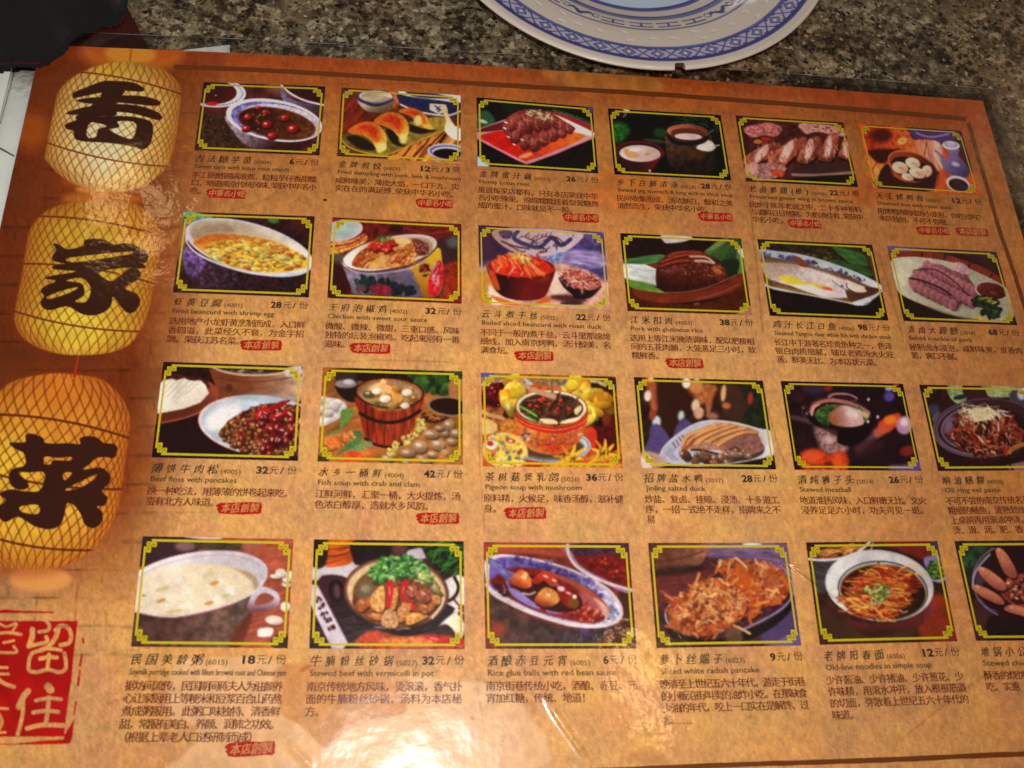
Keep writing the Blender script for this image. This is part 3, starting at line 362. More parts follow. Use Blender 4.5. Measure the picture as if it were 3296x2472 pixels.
def d26(k):
    k.base((54, 14, 24), tex=(.4, 30, .3, 5)); k.poly([(190, 170), (1360, 230), (1360, 270), (200, 230)], (100, 80, 130), 10, to=((60, 30, 60), 300, 200, 800, 220)); k.poly([(200, 240), (700, 240), (1000, 320), (1300, 440), (1560, 620), (1480, 640), (1100, 420), (700, 310), (260, 320)], (130, 40, 22), 10, tex=(.3, 14)); 
    for q in ((570, 240, 560, 300), (820, 260, 800, 330), (1090, 360, 1060, 410), (1320, 470, 1280, 530)): k.line([q[:2], q[2:]], 16, (50, 14, 12), 8)
    k.poly([(320, 680), (460, 760), (900, 920), (1200, 960), (1100, 1010), (380, 980)], (36, 16, 12), 10)
    k.poly([(235, 330), (400, 290), (620, 300), (900, 350), (1200, 470), (1500, 640), (1560, 800), (1540, 940), (1400, 975), (1100, 960), (800, 890), (500, 770), (330, 680), (280, 560)], (190, 184, 160), 8, to=((160, 154, 134), 400, 400, 1300, 900), tex=(.08, 30)); k.line([(310, 670), (500, 770), (900, 910), (1200, 965)], 8, (120, 80, 60), 5)
    M = [(430, 520), (540, 410), (620, 370), (760, 370), (900, 430), (980, 440), (1000, 360), (1060, 420), (1060, 500), (1130, 600), (1160, 680), (1120, 790), (1060, 820), (1000, 790), (940, 845), (820, 800), (660, 740), (540, 690), (440, 600)]
    k.poly([(x+10, y+24) for x, y in M], (120, 110, 90), 30, al=.5); k.poly(M, (150, 92, 100), 10, to=((110, 56, 66), 600, 500, 1100, 760), tex=(.4, 18)); k.poly([(880, 370), (960, 345), (1050, 390), (1070, 470), (1000, 470), (920, 430)], (190, 150, 156), 12, tex=(.3, 14))
    rnd = np.random.RandomState(3)
    for row in (((520, 480), (1100, 770), 10), ((620, 390), (1130, 660), 10), ((500, 600), (900, 800), 7)):
        for i in range(row[2]):
            t = i/(row[2]-1); x = row[0][0]*(1-t)+row[1][0]*t; y = row[0][1]*(1-t)+row[1][1]*t; k.ell(x+8, y+8, 50, 66, (70, 26, 34), -.2, 14, al=.7); k.ell(x, y, 46, 62, (166, 100, 110), -.2, 12, to=((130, 66, 78), x-20, y-30, x+30, y+40), tex=(.2, 14)); k.line([(x-30+rnd.uniform(-8, 8), y+44), (x-40, y), (x-14+rnd.uniform(-10, 10), y-50)], 6, (196, 140, 140), 6, al=.5)
    k.line([(430, 520), (560, 540), (760, 620), (880, 700)], 16, (44, 14, 20), 12); k.line([(540, 420), (720, 430), (900, 540), (1060, 700)], 12, (70, 24, 30), 9); k.line([(470, 460), (490, 430), (620, 430)], 6, (60, 20, 20))
    k.ell(1310, 655, 176, 96, (206, 186, 186), .22); k.ell(1312, 652, 165, 86, (110, 34, 30), .22, to=((70, 14, 16), 1200, 600, 1400, 720), tex=(.4, 20)); k.ell(1330, 670, 40, 20, (170, 60, 40), .2, 20, al=.6)
    k.bits([(1120, 740), (1240, 710), (1380, 770), (1400, 880), (1320, 930), (1200, 880), (1130, 800)], 90, 20, [(36, 62, 28), (24, 44, 22), (60, 84, 36), (44, 20, 24)], 5, 1.8, hl=.12, hc=(170, 190, 150)); k.strands([(1180, 720), (1340, 740), (1330, 790)], 10, 50, 8, [(200, 180, 50)], 3); k.strands([(1120, 900), (1250, 950), (1180, 960)], 8, 60, 9, [(214, 170, 50)], 4, .5, .3)
def d31(k):
    k.base((40, 18, 14), tex=(.4, 50)); k.poly([(100, 600), (300, 650), (560, 520), (620, 800), (800, 980), (100, 1000)], (38, 14, 18), 20)
    k.poly([(640, 130), (720, 160), (1000, 200), (1300, 190), (1500, 150), (1560, 130), (1530, 460), (720, 430), (700, 300)], (122, 60, 30), 12, to=((186, 150, 124), 1000, 260, 1500, 380), tex=(.2, 24, 0, 4)); k.poly([(660, 110), (1560, 120), (1490, 160), (1280, 195), (1000, 200), (800, 170)], (60, 40, 30), 8, tex=(.7, 14)); k.strands([(840, 160), (1300, 150), (1200, 190), (900, 190)], 20, 50, 8, [(170, 160, 150), (110, 80, 60)], 3); k.line([(680, 130), (800, 175), (1000, 203), (1250, 198), (1450, 160), (1540, 120)], 20, (206, 170, 146), 8); k.line([(700, 230), (1000, 270), (1300, 250), (1540, 200)], 8, (90, 40, 20), 8); k.poly([(1380, 150), (1530, 110), (1530, 200), (1400, 220)], (206, 186, 186), 16); k.ell(840, 330, 34, 40, (90, 40, 20), 0, 20)
    k.poly([(180, 220), (300, 200), (560, 240), (700, 310), (735, 420), (650, 530), (400, 630), (130, 680), (100, 570)], (104, 40, 22), 10, to=((150, 66, 40), 500, 500, 720, 380)); k.line([(180, 665), (400, 620), (600, 540), (730, 440)], 8, (190, 110, 80), 6); k.poly([(200, 210), (560, 230), (640, 300), (620, 330), (400, 250), (200, 250)], (70, 20, 18), 12)
    k.poly([(150, 300), (200, 255), (285, 240), (330, 255), (400, 232), (450, 255), (500, 260), (560, 255), (610, 300), (640, 380), (560, 470), (400, 530), (140, 580)], (232, 222, 206), 9, sm=0, to=((244, 236, 214), 300, 300, 300, 540))
    for q in ((285, 245, 190, 350), (335, 258, 190, 400), (400, 240, 230, 420), (450, 262, 280, 430), (500, 266, 330, 430), (560, 265, 400, 400)): k.line([q[:2], q[2:]], 10, (196, 176, 150), 10, al=.8)
    k.ell(1180, 700, 645, 295, (226, 196, 190), .12); k.ell(1185, 700, 622, 276, (166, 180, 196), .12, to=((190, 204, 220), 600, 700, 1000, 500)); k.ell(790, 600, 200, 100, (234, 232, 238), -.6, 70); k.ell(1200, 430, 300, 40, (130, 150, 176), .06, 30, al=.5)
    M = [(755, 790), (830, 650), (980, 560), (1120, 500), (1300, 480), (1560, 560), (1560, 960), (1350, 985), (1100, 975), (900, 910)]
    k.poly(M, (70, 30, 16), 10, tex=(.4, 20)); k.bits(M, 330, 21, [(150, 88, 36), (120, 60, 26), (176, 110, 46), (110, 24, 22), (96, 50, 20), (140, 26, 26)], 7, 1.7, hl=.55)
    k.bits([(1100, 560), (1300, 520), (1500, 640), (1500, 760), (1300, 950), (1150, 960), (1150, 700)], 34, 34, [(150, 20, 24), (120, 14, 20)], 9, 2, hl=.9)
    k.line([(1420, 455), (1340, 480), (1250, 530)], 20, (150, 20, 20), 6, w2=60); k.line([(1110, 620), (1130, 560), (1200, 530)], 40, (176, 20, 26), 6); k.line([(1240, 620), (1330, 590), (1390, 555)], 36, (166, 22, 30), 8); k.line([(1290, 600), (1340, 575)], 10, (240, 190, 190), 6); k.line([(1130, 600), (1145, 560)], 10, (240, 170, 170), 6)
def d32(k):
    k.base((166, 96, 36), tex=(.3, 30, -.4, 6)); k.poly([(280, 110), (1200, 130), (1200, 300), (500, 230), (280, 200)], (40, 22, 16), 20, tex=(.4, 20)); k.poly([(950, 130), (1500, 140), (1500, 300), (1340, 370), (1150, 330), (1000, 200)], (44, 84, 34), 24, tex=(.7, 26)); k.bits([(1000, 150), (1450, 160), (1380, 340), (1150, 320)], 40, 34, [(60, 110, 40), (36, 70, 26), (90, 140, 60)], 3, 1.8, hl=0, al=.6); k.poly([(1380, 230), (1510, 220), (1510, 400), (1380, 380)], (170, 110, 60), 20)
    k.poly([(270, 230), (480, 230), (470, 420), (380, 425), (290, 340)], (40, 22, 18), 10); k.ell(370, 190, 110, 60, (60, 40, 36), 0, 8); k.ell(370, 260, 110, 40, (150, 130, 130), 0, 16); k.ell(400, 240, 50, 26, (206, 196, 210), 0, 20)
    k.poly([(100, 400), (100, 660), (240, 630), (340, 560), (380, 480), (330, 420), (200, 390)], (196, 190, 210), 8); k.poly([(100, 410), (200, 405), (320, 440), (350, 500), (260, 590), (100, 630)], (226, 214, 206), 12, tex=(.15, 24)); k.bits([(110, 430), (220, 420), (330, 480), (260, 580), (120, 610)], 16, 36, [(236, 226, 220), (220, 206, 196)], 4, 1.3, hl=0, sh=.25)
    k.ell(1370, 480, 210, 96, (150, 120, 96), .1); k.ell(1375, 478, 190, 80, (40, 18, 12), .1); k.poly([(1120, 540), (1250, 560), (1380, 590), (1250, 640), (1120, 620)], (60, 34, 16), 14); k.strands([(1140, 530), (1360, 580), (1200, 620)], 12, 60, 12, [(190, 110, 40)], 3)
    k.poly([(460, 380), (500, 540), (560, 760), (620, 840), (780, 880), (930, 840), (1000, 740), (1080, 560), (1130, 400), (960, 500), (700, 520)], (132, 36, 16), 8, tex=(.5, 20, 1.57, 8), to=((166, 56, 24), 560, 600, 900, 640)); 
    for q in ((560, 520, 600, 800), (640, 530, 670, 830), (740, 545, 750, 850), (850, 540, 840, 840), (950, 510, 920, 800), (1030, 480, 980, 740)): k.line([q[:2], q[2:]], 7, (70, 14, 10), 5)
    k.line([(510, 545), (640, 610), (800, 635), (960, 600), (1090, 520)], 34, (44, 20, 18), 6); k.line([(560, 790), (660, 850), (790, 872), (930, 840), (1000, 770)], 26, (40, 18, 18), 6)
    k.ell(798, 350, 336, 150, (56, 22, 16), .05); k.ell(798, 345, 318, 134, (176, 96, 44), .05, tex=(.3, 20)); k.ell(800, 360, 292, 126, (150, 130, 110), .05); k.ell(800, 370, 272, 112, (176, 130, 70), .05, tex=(.4, 24))
    k.bits([(560, 350), (700, 270), (950, 280), (1050, 380), (950, 460), (700, 470)], 60, 30, [(214, 150, 70), (196, 110, 40), (150, 120, 70), (226, 170, 90)], 5, 1.8, hl=.3, sh=.3); k.poly([(600, 300), (690, 250), (820, 290), (780, 330), (680, 320)], (226, 176, 110), 8); k.poly([(820, 350), (920, 370), (900, 440), (830, 430)], (222, 156, 60), 10); k.ell(780, 380, 40, 16, (206, 70, 30), .2)
    for x, y, r in ((670, 330, 48), (755, 405, 56), (965, 345, 52), (945, 470, 44)): k.ell(x+3, y+8, r, r*.7, (110, 84, 50)); k.ell(x, y, r, r*.66, (238, 226, 206), 0, 8, to=((206, 180, 150), x, y, x+30, y+30))
    k.poly([(330, 510), (440, 500), (440, 560), (330, 700), (310, 690), (320, 590)], (104, 140, 60), 7, tex=(.2, 14)); k.poly([(350, 880), (420, 760), (500, 740), (520, 800), (480, 870), (340, 930), (300, 930)], (80, 116, 60), 8, tex=(.2, 16)); k.poly([(400, 900), (520, 830), (620, 820), (620, 880), (480, 930), (300, 960)], (110, 140, 80), 8, tex=(.2, 16)); k.poly([(170, 750), (300, 700), (320, 710), (300, 740), (180, 770)], (110, 130, 60), 8); k.poly([(440, 720), (510, 720), (520, 780), (440, 790)], (70, 110, 60), 10)
    k.poly([(160, 800), (240, 750), (380, 740), (440, 760), (380, 800), (340, 870), (250, 890), (180, 850)], (206, 120, 50), 10, tex=(.5, 18)); k.ell(240, 820, 70, 44, (226, 112, 44), -.2, 10, tex=(.3, 14)); k.strands([(290, 700), (450, 740), (400, 800), (310, 860)], 16, 80, 16, [(214, 130, 60), (176, 84, 36)], 6, .6, .8)
    k.ell(440, 970, 120, 62, (216, 84, 34), 0, 8, tex=(.3, 16)); k.ell(450, 940, 70, 22, (230, 60, 30), 0, 14); k.strands([(540, 880), (660, 880), (650, 960), (560, 970)], 12, 80, 16, [(216, 120, 50), (190, 90, 40)], 7, .2, .7); k.poly([(100, 960), (200, 960), (200, 1020), (100, 1020)], (70, 60, 30), 10, tex=(.6, 14))
    for x, y in ((870, 870), (960, 810), (1020, 770), (1090, 640), (820, 930), (1100, 690)): k.bits([(x-34, y-34), (x+34, y-34), (x+34, y+34), (x-34, y+34)], 10, 16, [(236, 216, 110), (226, 196, 90)], x, 1.6, hl=.2, sh=.2)
    for x, y, rx, ry in ((1090, 870, 76, 66), (1265, 850, 74, 60), (970, 930, 76, 44), (1200, 750, 80, 44), (1370, 660, 56, 60), (1440, 740, 60, 44), (1330, 740, 44, 36), (1110, 985, 60, 30), (1210, 945, 56, 34), (770, 985, 60, 38), (1400, 820, 56, 38), (1360, 930, 70, 36), (960, 1020, 50, 20), (1150, 1010, 60, 24), (1280, 690, 50, 30)):
        k.ell(x+6, y+10, rx, ry, (60, 36, 20), .2); k.ell(x, y, rx, ry, (176, 140, 104), .2, 8, to=((110, 80, 56), x, y-ry*.3, x+10, y+ry)); k.ring(x, y+2, rx*.8, ry*.76, 5, (130, 96, 70), .2, al=.7); k.ell(x-rx*.2, y-ry*.3, rx*.4, ry*.3, (226, 204, 176), .2, 16, al=.8)
    k.poly([(1280, 940), (1500, 880), (1500, 1040), (1250, 1040)], (170, 110, 50), 16, tex=(.6, 9, -.8, 8), al=.7)
def d33(k):
    k.base((196, 90, 30), tex=(.4, 40)); k.poly([(110, 120), (400, 130), (400, 200), (330, 250), (110, 260)], (150, 110, 84), 12); k.line([(120, 235), (280, 215), (390, 160)], 14, (220, 200, 170), 6); k.poly([(110, 120), (240, 120), (200, 170), (110, 160)], (84, 80, 150), 12, tex=(.4, 14)); k.poly([(150, 260), (360, 220), (340, 400), (250, 470), (130, 440)], (60, 10, 10), 12); k.bits([(160, 260), (350, 240), (320, 420), (180, 450)], 46, 20, [(130, 14, 18), (90, 10, 14)], 3, 1.4, hl=.3)
    k.poly([(110, 460), (300, 460), (430, 420), (460, 640), (300, 720), (110, 700)], (150, 80, 36), 20, tex=(.6, 30)); k.line([(110, 490), (200, 530), (330, 560)], 40, (206, 150, 90), 12); k.poly([(110, 560), (250, 600), (270, 680), (180, 720), (110, 700)], (214, 170, 96), 14); k.ell(380, 510, 60, 40, (60, 24, 14), -.8, 16); k.poly([(300, 600), (450, 580), (440, 680), (330, 700)], (196, 120, 40), 16, tex=(.4, 14))
    k.poly([(1040, 170), (1420, 170), (1440, 300), (1200, 320), (1050, 260)], (56, 30, 20), 14, tex=(.4, 20)); k.line([(1110, 220), (1220, 200), (1320, 240)], 36, (206, 170, 130), 12, tex=(.4, 12)); k.poly([(1180, 420), (1380, 300), (1450, 500), (1440, 860), (1240, 860), (1160, 640)], (84, 16, 14), 24, tex=(.3, 30)); k.poly([(1200, 470), (1290, 480), (1290, 640), (1200, 600)], (34, 14, 12), 22); k.ell(1330, 560, 44, 70, (120, 44, 20), 0, 24); k.ell(1220, 685, 14, 14, (20, 8, 8)); k.poly([(1150, 640), (1240, 700), (1220, 860), (1150, 880)], (214, 50, 20), 18); k.poly([(560, 960), (820, 960), (800, 1040), (560, 1040)], (196, 50, 24), 14)
    k.poly([(580, 170), (950, 160), (960, 220), (880, 260), (700, 240)], (150, 110, 70), 16, tex=(.5, 20)); k.poly([(460, 190), (520, 160), (620, 230), (540, 240)], (206, 204, 220), 10); k.line([(900, 180), (950, 215), (870, 250)], 10, (110, 120, 190), 6)
    fl = [(470, 270, 9), (430, 400, 7), (1030, 260, 10), (1080, 330, 9), (1190, 400, 9), (1270, 350, 8), (1180, 520, 7)]
    for x, y, n in fl:
        k.bits([(x-70, y-70), (x+70, y-70), (x+70, y+70), (x-70, y+70)], n+6, 44, [(244, 196, 40), (250, 216, 70), (226, 150, 24)], x, 2.4, hl=.2, sh=.5)
    k.line([(900, 260), (940, 310)], 20, (250, 210, 60)); 
    k.ell(800, 830, 382, 160, (176, 186, 190), .0); k.ring(800, 832, 360, 142, 8, (90, 110, 160)); k.ell(790, 850, 330, 118, (120, 110, 80), 0, 16); k.ell(800, 850, 310, 100, (84, 60, 50), 0, 30)
    k.poly([(445, 500), (470, 640), (520, 780), (600, 870), (760, 915), (900, 905), (1040, 820), (1120, 680), (1148, 480), (1000, 620), (600, 640)], (222, 130, 36), 8, to=((206, 84, 30), 600, 700, 1000, 880), tex=(.15, 24)); k.ell(810, 820, 130, 70, (214, 64, 26), 0, 44, tex=(.3, 14)); k.bits([(500, 650), (700, 720), (1100, 660), (1020, 820), (800, 860), (600, 820)], 60, 16, [(226, 90, 60), (236, 160, 90), (200, 60, 40), (190, 110, 60)], 6, 1.5, hl=.2, sh=0, al=.7); k.bits([(490, 660), (600, 690), (620, 760), (540, 770)], 20, 14, [(240, 190, 170), (206, 60, 60), (150, 120, 60)], 7, hl=0, sh=0)
    k.poly([(446, 500), (520, 580), (700, 640), (900, 640), (1060, 590), (1148, 500), (1140, 590), (1060, 660), (900, 708), (740, 705), (560, 650), (462, 580)], (206, 34, 18), 7); k.line([(460, 560), (560, 625), (740, 670), (900, 672), (1080, 620), (1140, 560)], 8, (226, 150, 90), 6, tex=(.4, 8))
    k.ell(797, 462, 356, 176, (150, 84, 40), .04); k.ell(797, 456, 340, 162, (236, 222, 186), .04); k.ell(797, 462, 312, 146, (90, 60, 34), .04, tex=(.3, 30)); k.ell(800, 470, 296, 134, (62, 30, 18), .04)
    k.strands([(560, 460), (700, 360), (950, 360), (1060, 460), (980, 560), (820, 590), (620, 520)], 120, 120, 14, [(90, 50, 30), (50, 22, 14), (120, 76, 46), (70, 36, 20)], 5, -.4, .9, .5)
    k.line([(560, 260), (680, 310), (820, 350)], 36, (190, 140, 110), 12, w2=60); k.line([(460, 190), (580, 260)], 22, (206, 160, 130), 10)
    for x, y in ((690, 385), (775, 425), (890, 390), (860, 470), (590, 435), (655, 445), (970, 470), (840, 500), (720, 370)): k.ell(x, y, 22, 13, (214, 30, 20), x*.01); k.ell(x-5, y-5, 7, 3, (250, 150, 130))
    k.line([(500, 450), (570, 490), (650, 540)], 24, (110, 176, 50), 6); k.line([(570, 545), (650, 590)], 20, (70, 140, 60), 6); k.poly([(680, 570), (800, 570), (860, 600), (840, 620), (720, 600)], (236, 214, 160), 6); k.poly([(880, 610), (930, 580), (1080, 550), (1040, 590), (950, 612)], (240, 224, 170), 6); k.poly([(1020, 480), (1080, 440), (1090, 480), (1040, 530)], (226, 200, 140), 6)
    k.ell(350, 880, 222, 176, (232, 200, 60), .25, 8, to=((240, 214, 90), 300, 800, 400, 1000)); k.ring(350, 880, 216, 170, 10, (240, 170, 140), .25); k.bits([(180, 740), (400, 730), (540, 880), (500, 1020), (200, 1020)], 56, 15, [(230, 120, 100), (206, 50, 40), (240, 180, 150), (70, 130, 150)], 8, 1.4, hl=.2, sh=0, al=.75); k.ell(400, 780, 50, 22, (200, 40, 50), .2); k.ell(402, 782, 20, 10, (240, 240, 230)); k.ell(215, 850, 62, 50, (206, 130, 60), .2, 14); k.ell(215, 820, 58, 44, (236, 226, 214), .2); k.ell(205, 808, 34, 26, (190, 50, 30), .2)
    for cx, cy, A in ((960, 970, [(900, 830), (1030, 820), (1130, 850), (820, 930), (1100, 960), (800, 1030), (960, 900)]), (1290, 930, [(1230, 780), (1320, 770), (1400, 820), (1140, 960), (1190, 860), (1440, 930), (1420, 990), (1150, 1010)])):
        for i, (x, y) in enumerate(A): k.line([(cx, cy), ((cx+x)/2+14, (cy+y)/2-10), (x, y)], 56, (246, 190, 40) if i % 3 else (240, 130, 30), 7, w2=16); k.line([(cx, cy), (x, y)], 6, (220, 130, 20), 6, al=.6)
        k.ell(cx, cy, 62, 50, (226, 170, 30), 0, 14, tex=(.5, 9)); k.strands([(cx-60, cy-50), (cx+70, cy-50), (cx+60, cy+30)], 12, 50, 5, [(60, 40, 14)], cx, -1, .8)
    k.poly([(740, 1010), (860, 990), (1440, 1000), (1450, 1050), (740, 1050)], (236, 150, 30), 14, tex=(.5, 20), al=.8)
def d34(k):
    k.base((52, 26, 18), tex=(.5, 50)); k.poly([(1000, 250), (1400, 250), (1430, 620), (1000, 520)], (34, 40, 24), 50, tex=(.5, 30)); k.poly([(190, 100), (290, 110), (330, 300), (330, 420), (260, 420), (230, 250)], (176, 84, 44), 40); k.poly([(330, 170), (560, 150), (650, 300), (640, 520), (480, 640), (340, 500)], (56, 24, 14), 50); k.poly([(560, 130), (820, 160), (900, 230), (760, 370), (640, 260)], (176, 100, 50), 44, tex=(.4, 24)); k.poly([(920, 180), (1100, 190), (1180, 400), (1100, 520), (960, 460)], (70, 40, 26), 50)
    for x, y, rx, ry, c in ((225, 285, 34, 52, (236, 214, 196)), (255, 120, 24, 30, (240, 190, 160)), (600, 160, 40, 50, (246, 220, 206)), (700, 110, 30, 26, (240, 200, 180)), (690, 380, 40, 60, (230, 196, 150)), (720, 450, 50, 60, (214, 160, 130)), (550, 480, 30, 50, (176, 206, 206)), (310, 540, 40, 60, (190, 206, 216)), (960, 260, 24, 80, (226, 170, 110)), (990, 380, 40, 30, (196, 110, 60)), (850, 480, 60, 34, (150, 96, 76)), (1220, 310, 26, 60, (176, 44, 44)), (700, 200, 60, 60, (206, 130, 70)), (820, 350, 30, 120, (170, 96, 50))): k.ell(x, y, rx, ry, c, .1, 26)
    for P in ([(250, 590), (330, 560), (440, 700), (420, 830), (180, 840), (240, 700)], [(540, 520), (610, 520), (680, 620), (480, 680)]): k.poly(P, (84, 66, 120), 20)
    k.ell(270, 470, 34, 50, (150, 60, 40), 0, 20); k.poly([(160, 830), (330, 850), (420, 950), (170, 1000)], (190, 150, 130), 26); k.poly([(160, 880), (250, 880), (260, 990), (170, 995)], (240, 214, 214), 20)
    k.poly([(345, 850), (390, 760), (530, 640), (700, 545), (860, 518), (1060, 540), (1300, 600), (1430, 640), (1450, 850), (1300, 900), (1000, 945), (700, 965), (450, 945), (370, 900)], (176, 176, 196), 8, to=((214, 210, 220), 500, 800, 1350, 640), tex=(.06, 20)); k.line([(345, 860), (400, 770), (540, 650), (700, 555), (860, 525)], 14, (206, 206, 220), 10); k.line([(900, 530), (1100, 550), (1430, 645)], 10, (220, 216, 226), 8)
    for q in ((470, 740, 500, 790), (500, 715, 530, 765), (530, 690, 560, 740), (560, 670, 590, 716)): k.line([q[:2], q[2:]], 12, (90, 90, 120), 7)
    for r in (0, 26, 52): k.line([(440+r, 800), (410+r, 850), (480+r, 910)], 6, (110, 110, 140), 5)
    k.poly([(560, 860), (700, 880), (1000, 860), (1300, 820), (1350, 760), (1340, 850), (1150, 920), (800, 940), (600, 900)], (70, 56, 50), 16)
    k.poly([(555, 740), (600, 660), (760, 590), (930, 545), (1080, 560), (1260, 610), (1330, 670), (1350, 780), (1200, 860), (1000, 830), (700, 790), (560, 830)], (196, 130, 80), 10, tex=(.15, 20))
    for i, P in enumerate(([(560, 760), (620, 670), (790, 600), (920, 550)], [(620, 760), (700, 670), (860, 600), (1000, 560)], [(700, 750), (790, 680), (950, 610), (1080, 570)], [(780, 750), (900, 680), (1060, 620), (1170, 600)], [(910, 760), (1000, 700), (1150, 640), (1270, 640)])): k.line([(x+6, y+14) for x, y in P], 30, (150, 84, 50), 10); k.line(P, 38, (222, 156, 96), 12, w2=26); k.line([(x+10, y+20) for x, y in P], 8, (130, 70, 46), 6)
    k.poly([(930, 780), (1050, 700), (1250, 660), (1350, 720), (1350, 800), (1200, 860), (1000, 850)], (150, 96, 84), 14, tex=(.3, 20)); k.poly([(640, 790), (760, 740), (860, 740), (900, 800), (760, 810)], (176, 120, 96), 10, tex=(.3, 12)); k.line([(650, 810), (760, 815), (900, 850), (960, 850)], 20, (40, 20, 20), 10); k.bits([(560, 830), (680, 850), (900, 880), (1050, 870), (1000, 940), (700, 930), (580, 890)], 26, 36, [(130, 84, 60), (90, 54, 40), (150, 100, 74)], 5, 1.4, a=1.3, hl=.35); k.bits([(960, 790), (1120, 790), (1240, 880), (1060, 870)], 16, 28, [(170, 120, 100), (120, 70, 60)], 6, 1.6, hl=.4); k.line([(560, 830), (620, 760), (680, 700)], 14, (130, 60, 40), 8); k.line([(600, 810), (640, 750), (690, 710)], 10, (150, 84, 60), 6)
    k.poly([(1300, 640), (1430, 650), (1440, 800), (1360, 780)], (222, 214, 214), 14, al=.8); k.line([(450, 945), (700, 965), (1000, 945), (1300, 900), (1440, 860)], 10, (206, 200, 204), 6); k.poly([(1050, 955), (1450, 880), (1470, 1000), (1000, 1000)], (34, 20, 14), 12)
def d35(k):
    k.base((34, 12, 18), tex=(.4, 60)); k.ell(430, 215, 120, 60, (60, 34, 66), 0, 60); k.ell(560, 200, 40, 40, (130, 40, 20), 0, 30); k.ell(1150, 290, 50, 50, (84, 60, 150), .6, 24); k.ell(1150, 215, 40, 20, (190, 170, 190), 0, 22); k.ell(1215, 180, 30, 16, (150, 60, 90), 0, 12); k.ell(270, 300, 70, 60, (60, 20, 26), 0, 50)
    k.line([(200, 490), (330, 520), (480, 560), (640, 640)], 40, (84, 50, 56), 30, w2=80); k.poly([(420, 590), (520, 600), (700, 680), (760, 760), (700, 850), (520, 840), (450, 700)], (140, 100, 100), 50, tex=(.5, 20)); k.ell(560, 710, 50, 40, (206, 180, 170), .3, 44, al=.7); k.line([(1080, 600), (980, 700), (860, 800)], 70, (110, 70, 80), 50); k.poly([(1100, 780), (860, 880), (800, 760), (1000, 700)], (60, 26, 34), 40, al=.7)
    k.poly([(300, 830), (450, 800), (560, 850), (720, 830), (730, 1010), (330, 1010)], (206, 60, 20), 40, tex=(.5, 40)); k.ell(400, 880, 60, 60, (232, 90, 30), .3, 50); k.ell(650, 940, 60, 50, (236, 84, 24), 0, 44); k.ell(560, 960, 50, 40, (120, 30, 14), 0, 30)
    k.poly([(1040, 580), (1080, 520), (1240, 450), (1260, 530), (1200, 600), (1080, 650)], (216, 56, 24), 24); k.ell(1160, 520, 60, 46, (250, 120, 24), -.2, 34); k.poly([(1000, 620), (1100, 570), (1180, 610), (1040, 690)], (190, 84, 60), 30, al=.8); k.ell(1300, 570, 80, 90, (176, 130, 160), .2, 26); k.ell(1300, 540, 40, 40, (220, 190, 206), 0, 30); k.ell(1330, 820, 80, 50, (130, 30, 34), -.2, 26); k.poly([(1160, 960), (1300, 950), (1440, 900), (1470, 1010), (1180, 1010)], (96, 66, 140), 30)
    k.poly([(390, 460), (440, 580), (640, 620), (650, 740), (800, 770), (940, 680), (990, 560), (960, 440)], (22, 8, 12), 12); k.ell(680, 440, 306, 142, (70, 30, 36), .2); k.ell(690, 470, 300, 120, (24, 8, 12), .25); k.ell(700, 300, 150, 44, (96, 56, 66), .12, 10); k.ell(710, 305, 110, 26, (50, 22, 30), .12, 10); k.line([(390, 440), (430, 370), (560, 330), (720, 345), (850, 390), (950, 450)], 36, (176, 104, 96), 12); k.line([(400, 470), (420, 400), (470, 370)], 20, (226, 160, 150), 12); k.line([(560, 300), (620, 268), (760, 270), (840, 310)], 12, (190, 140, 140), 6)
    k.poly([(435, 450), (500, 390), (640, 365), (800, 390), (900, 440), (960, 480), (900, 550), (700, 560), (540, 560), (450, 520)], (84, 96, 50), 12, tex=(.4, 20)); k.bits([(440, 440), (560, 385), (640, 400), (580, 470), (560, 560), (470, 530)], 50, 22, [(50, 90, 40), (34, 60, 30), (80, 120, 50)], 4, 1.8, hl=.15); k.bits([(720, 380), (880, 410), (860, 430), (760, 410)], 16, 14, [(60, 110, 50)], 5); k.poly([(820, 410), (950, 460), (930, 500), (860, 460)], (186, 176, 120), 14)
    k.poly([(560, 500), (600, 430), (700, 380), (800, 400), (870, 450), (905, 530), (880, 570), (760, 588), (620, 570)], (206, 160, 160), 12, to=((160, 84, 50), 760, 450, 590, 500), tex=(.1, 14)); k.ell(790, 460, 60, 40, (236, 206, 206), .4, 40, al=.8)
    for x, y in ((315, 400), (350, 455), (950, 320), (1040, 490), (945, 535)): k.ell(x, y, 12, 16, (206, 190, 200), .3, 12)
    k.ring(330, 430, 24, 50, 14, (60, 34, 40), .1); k.poly([(440, 560), (640, 600), (650, 680), (500, 600)], (40, 14, 18), 20, al=.6)
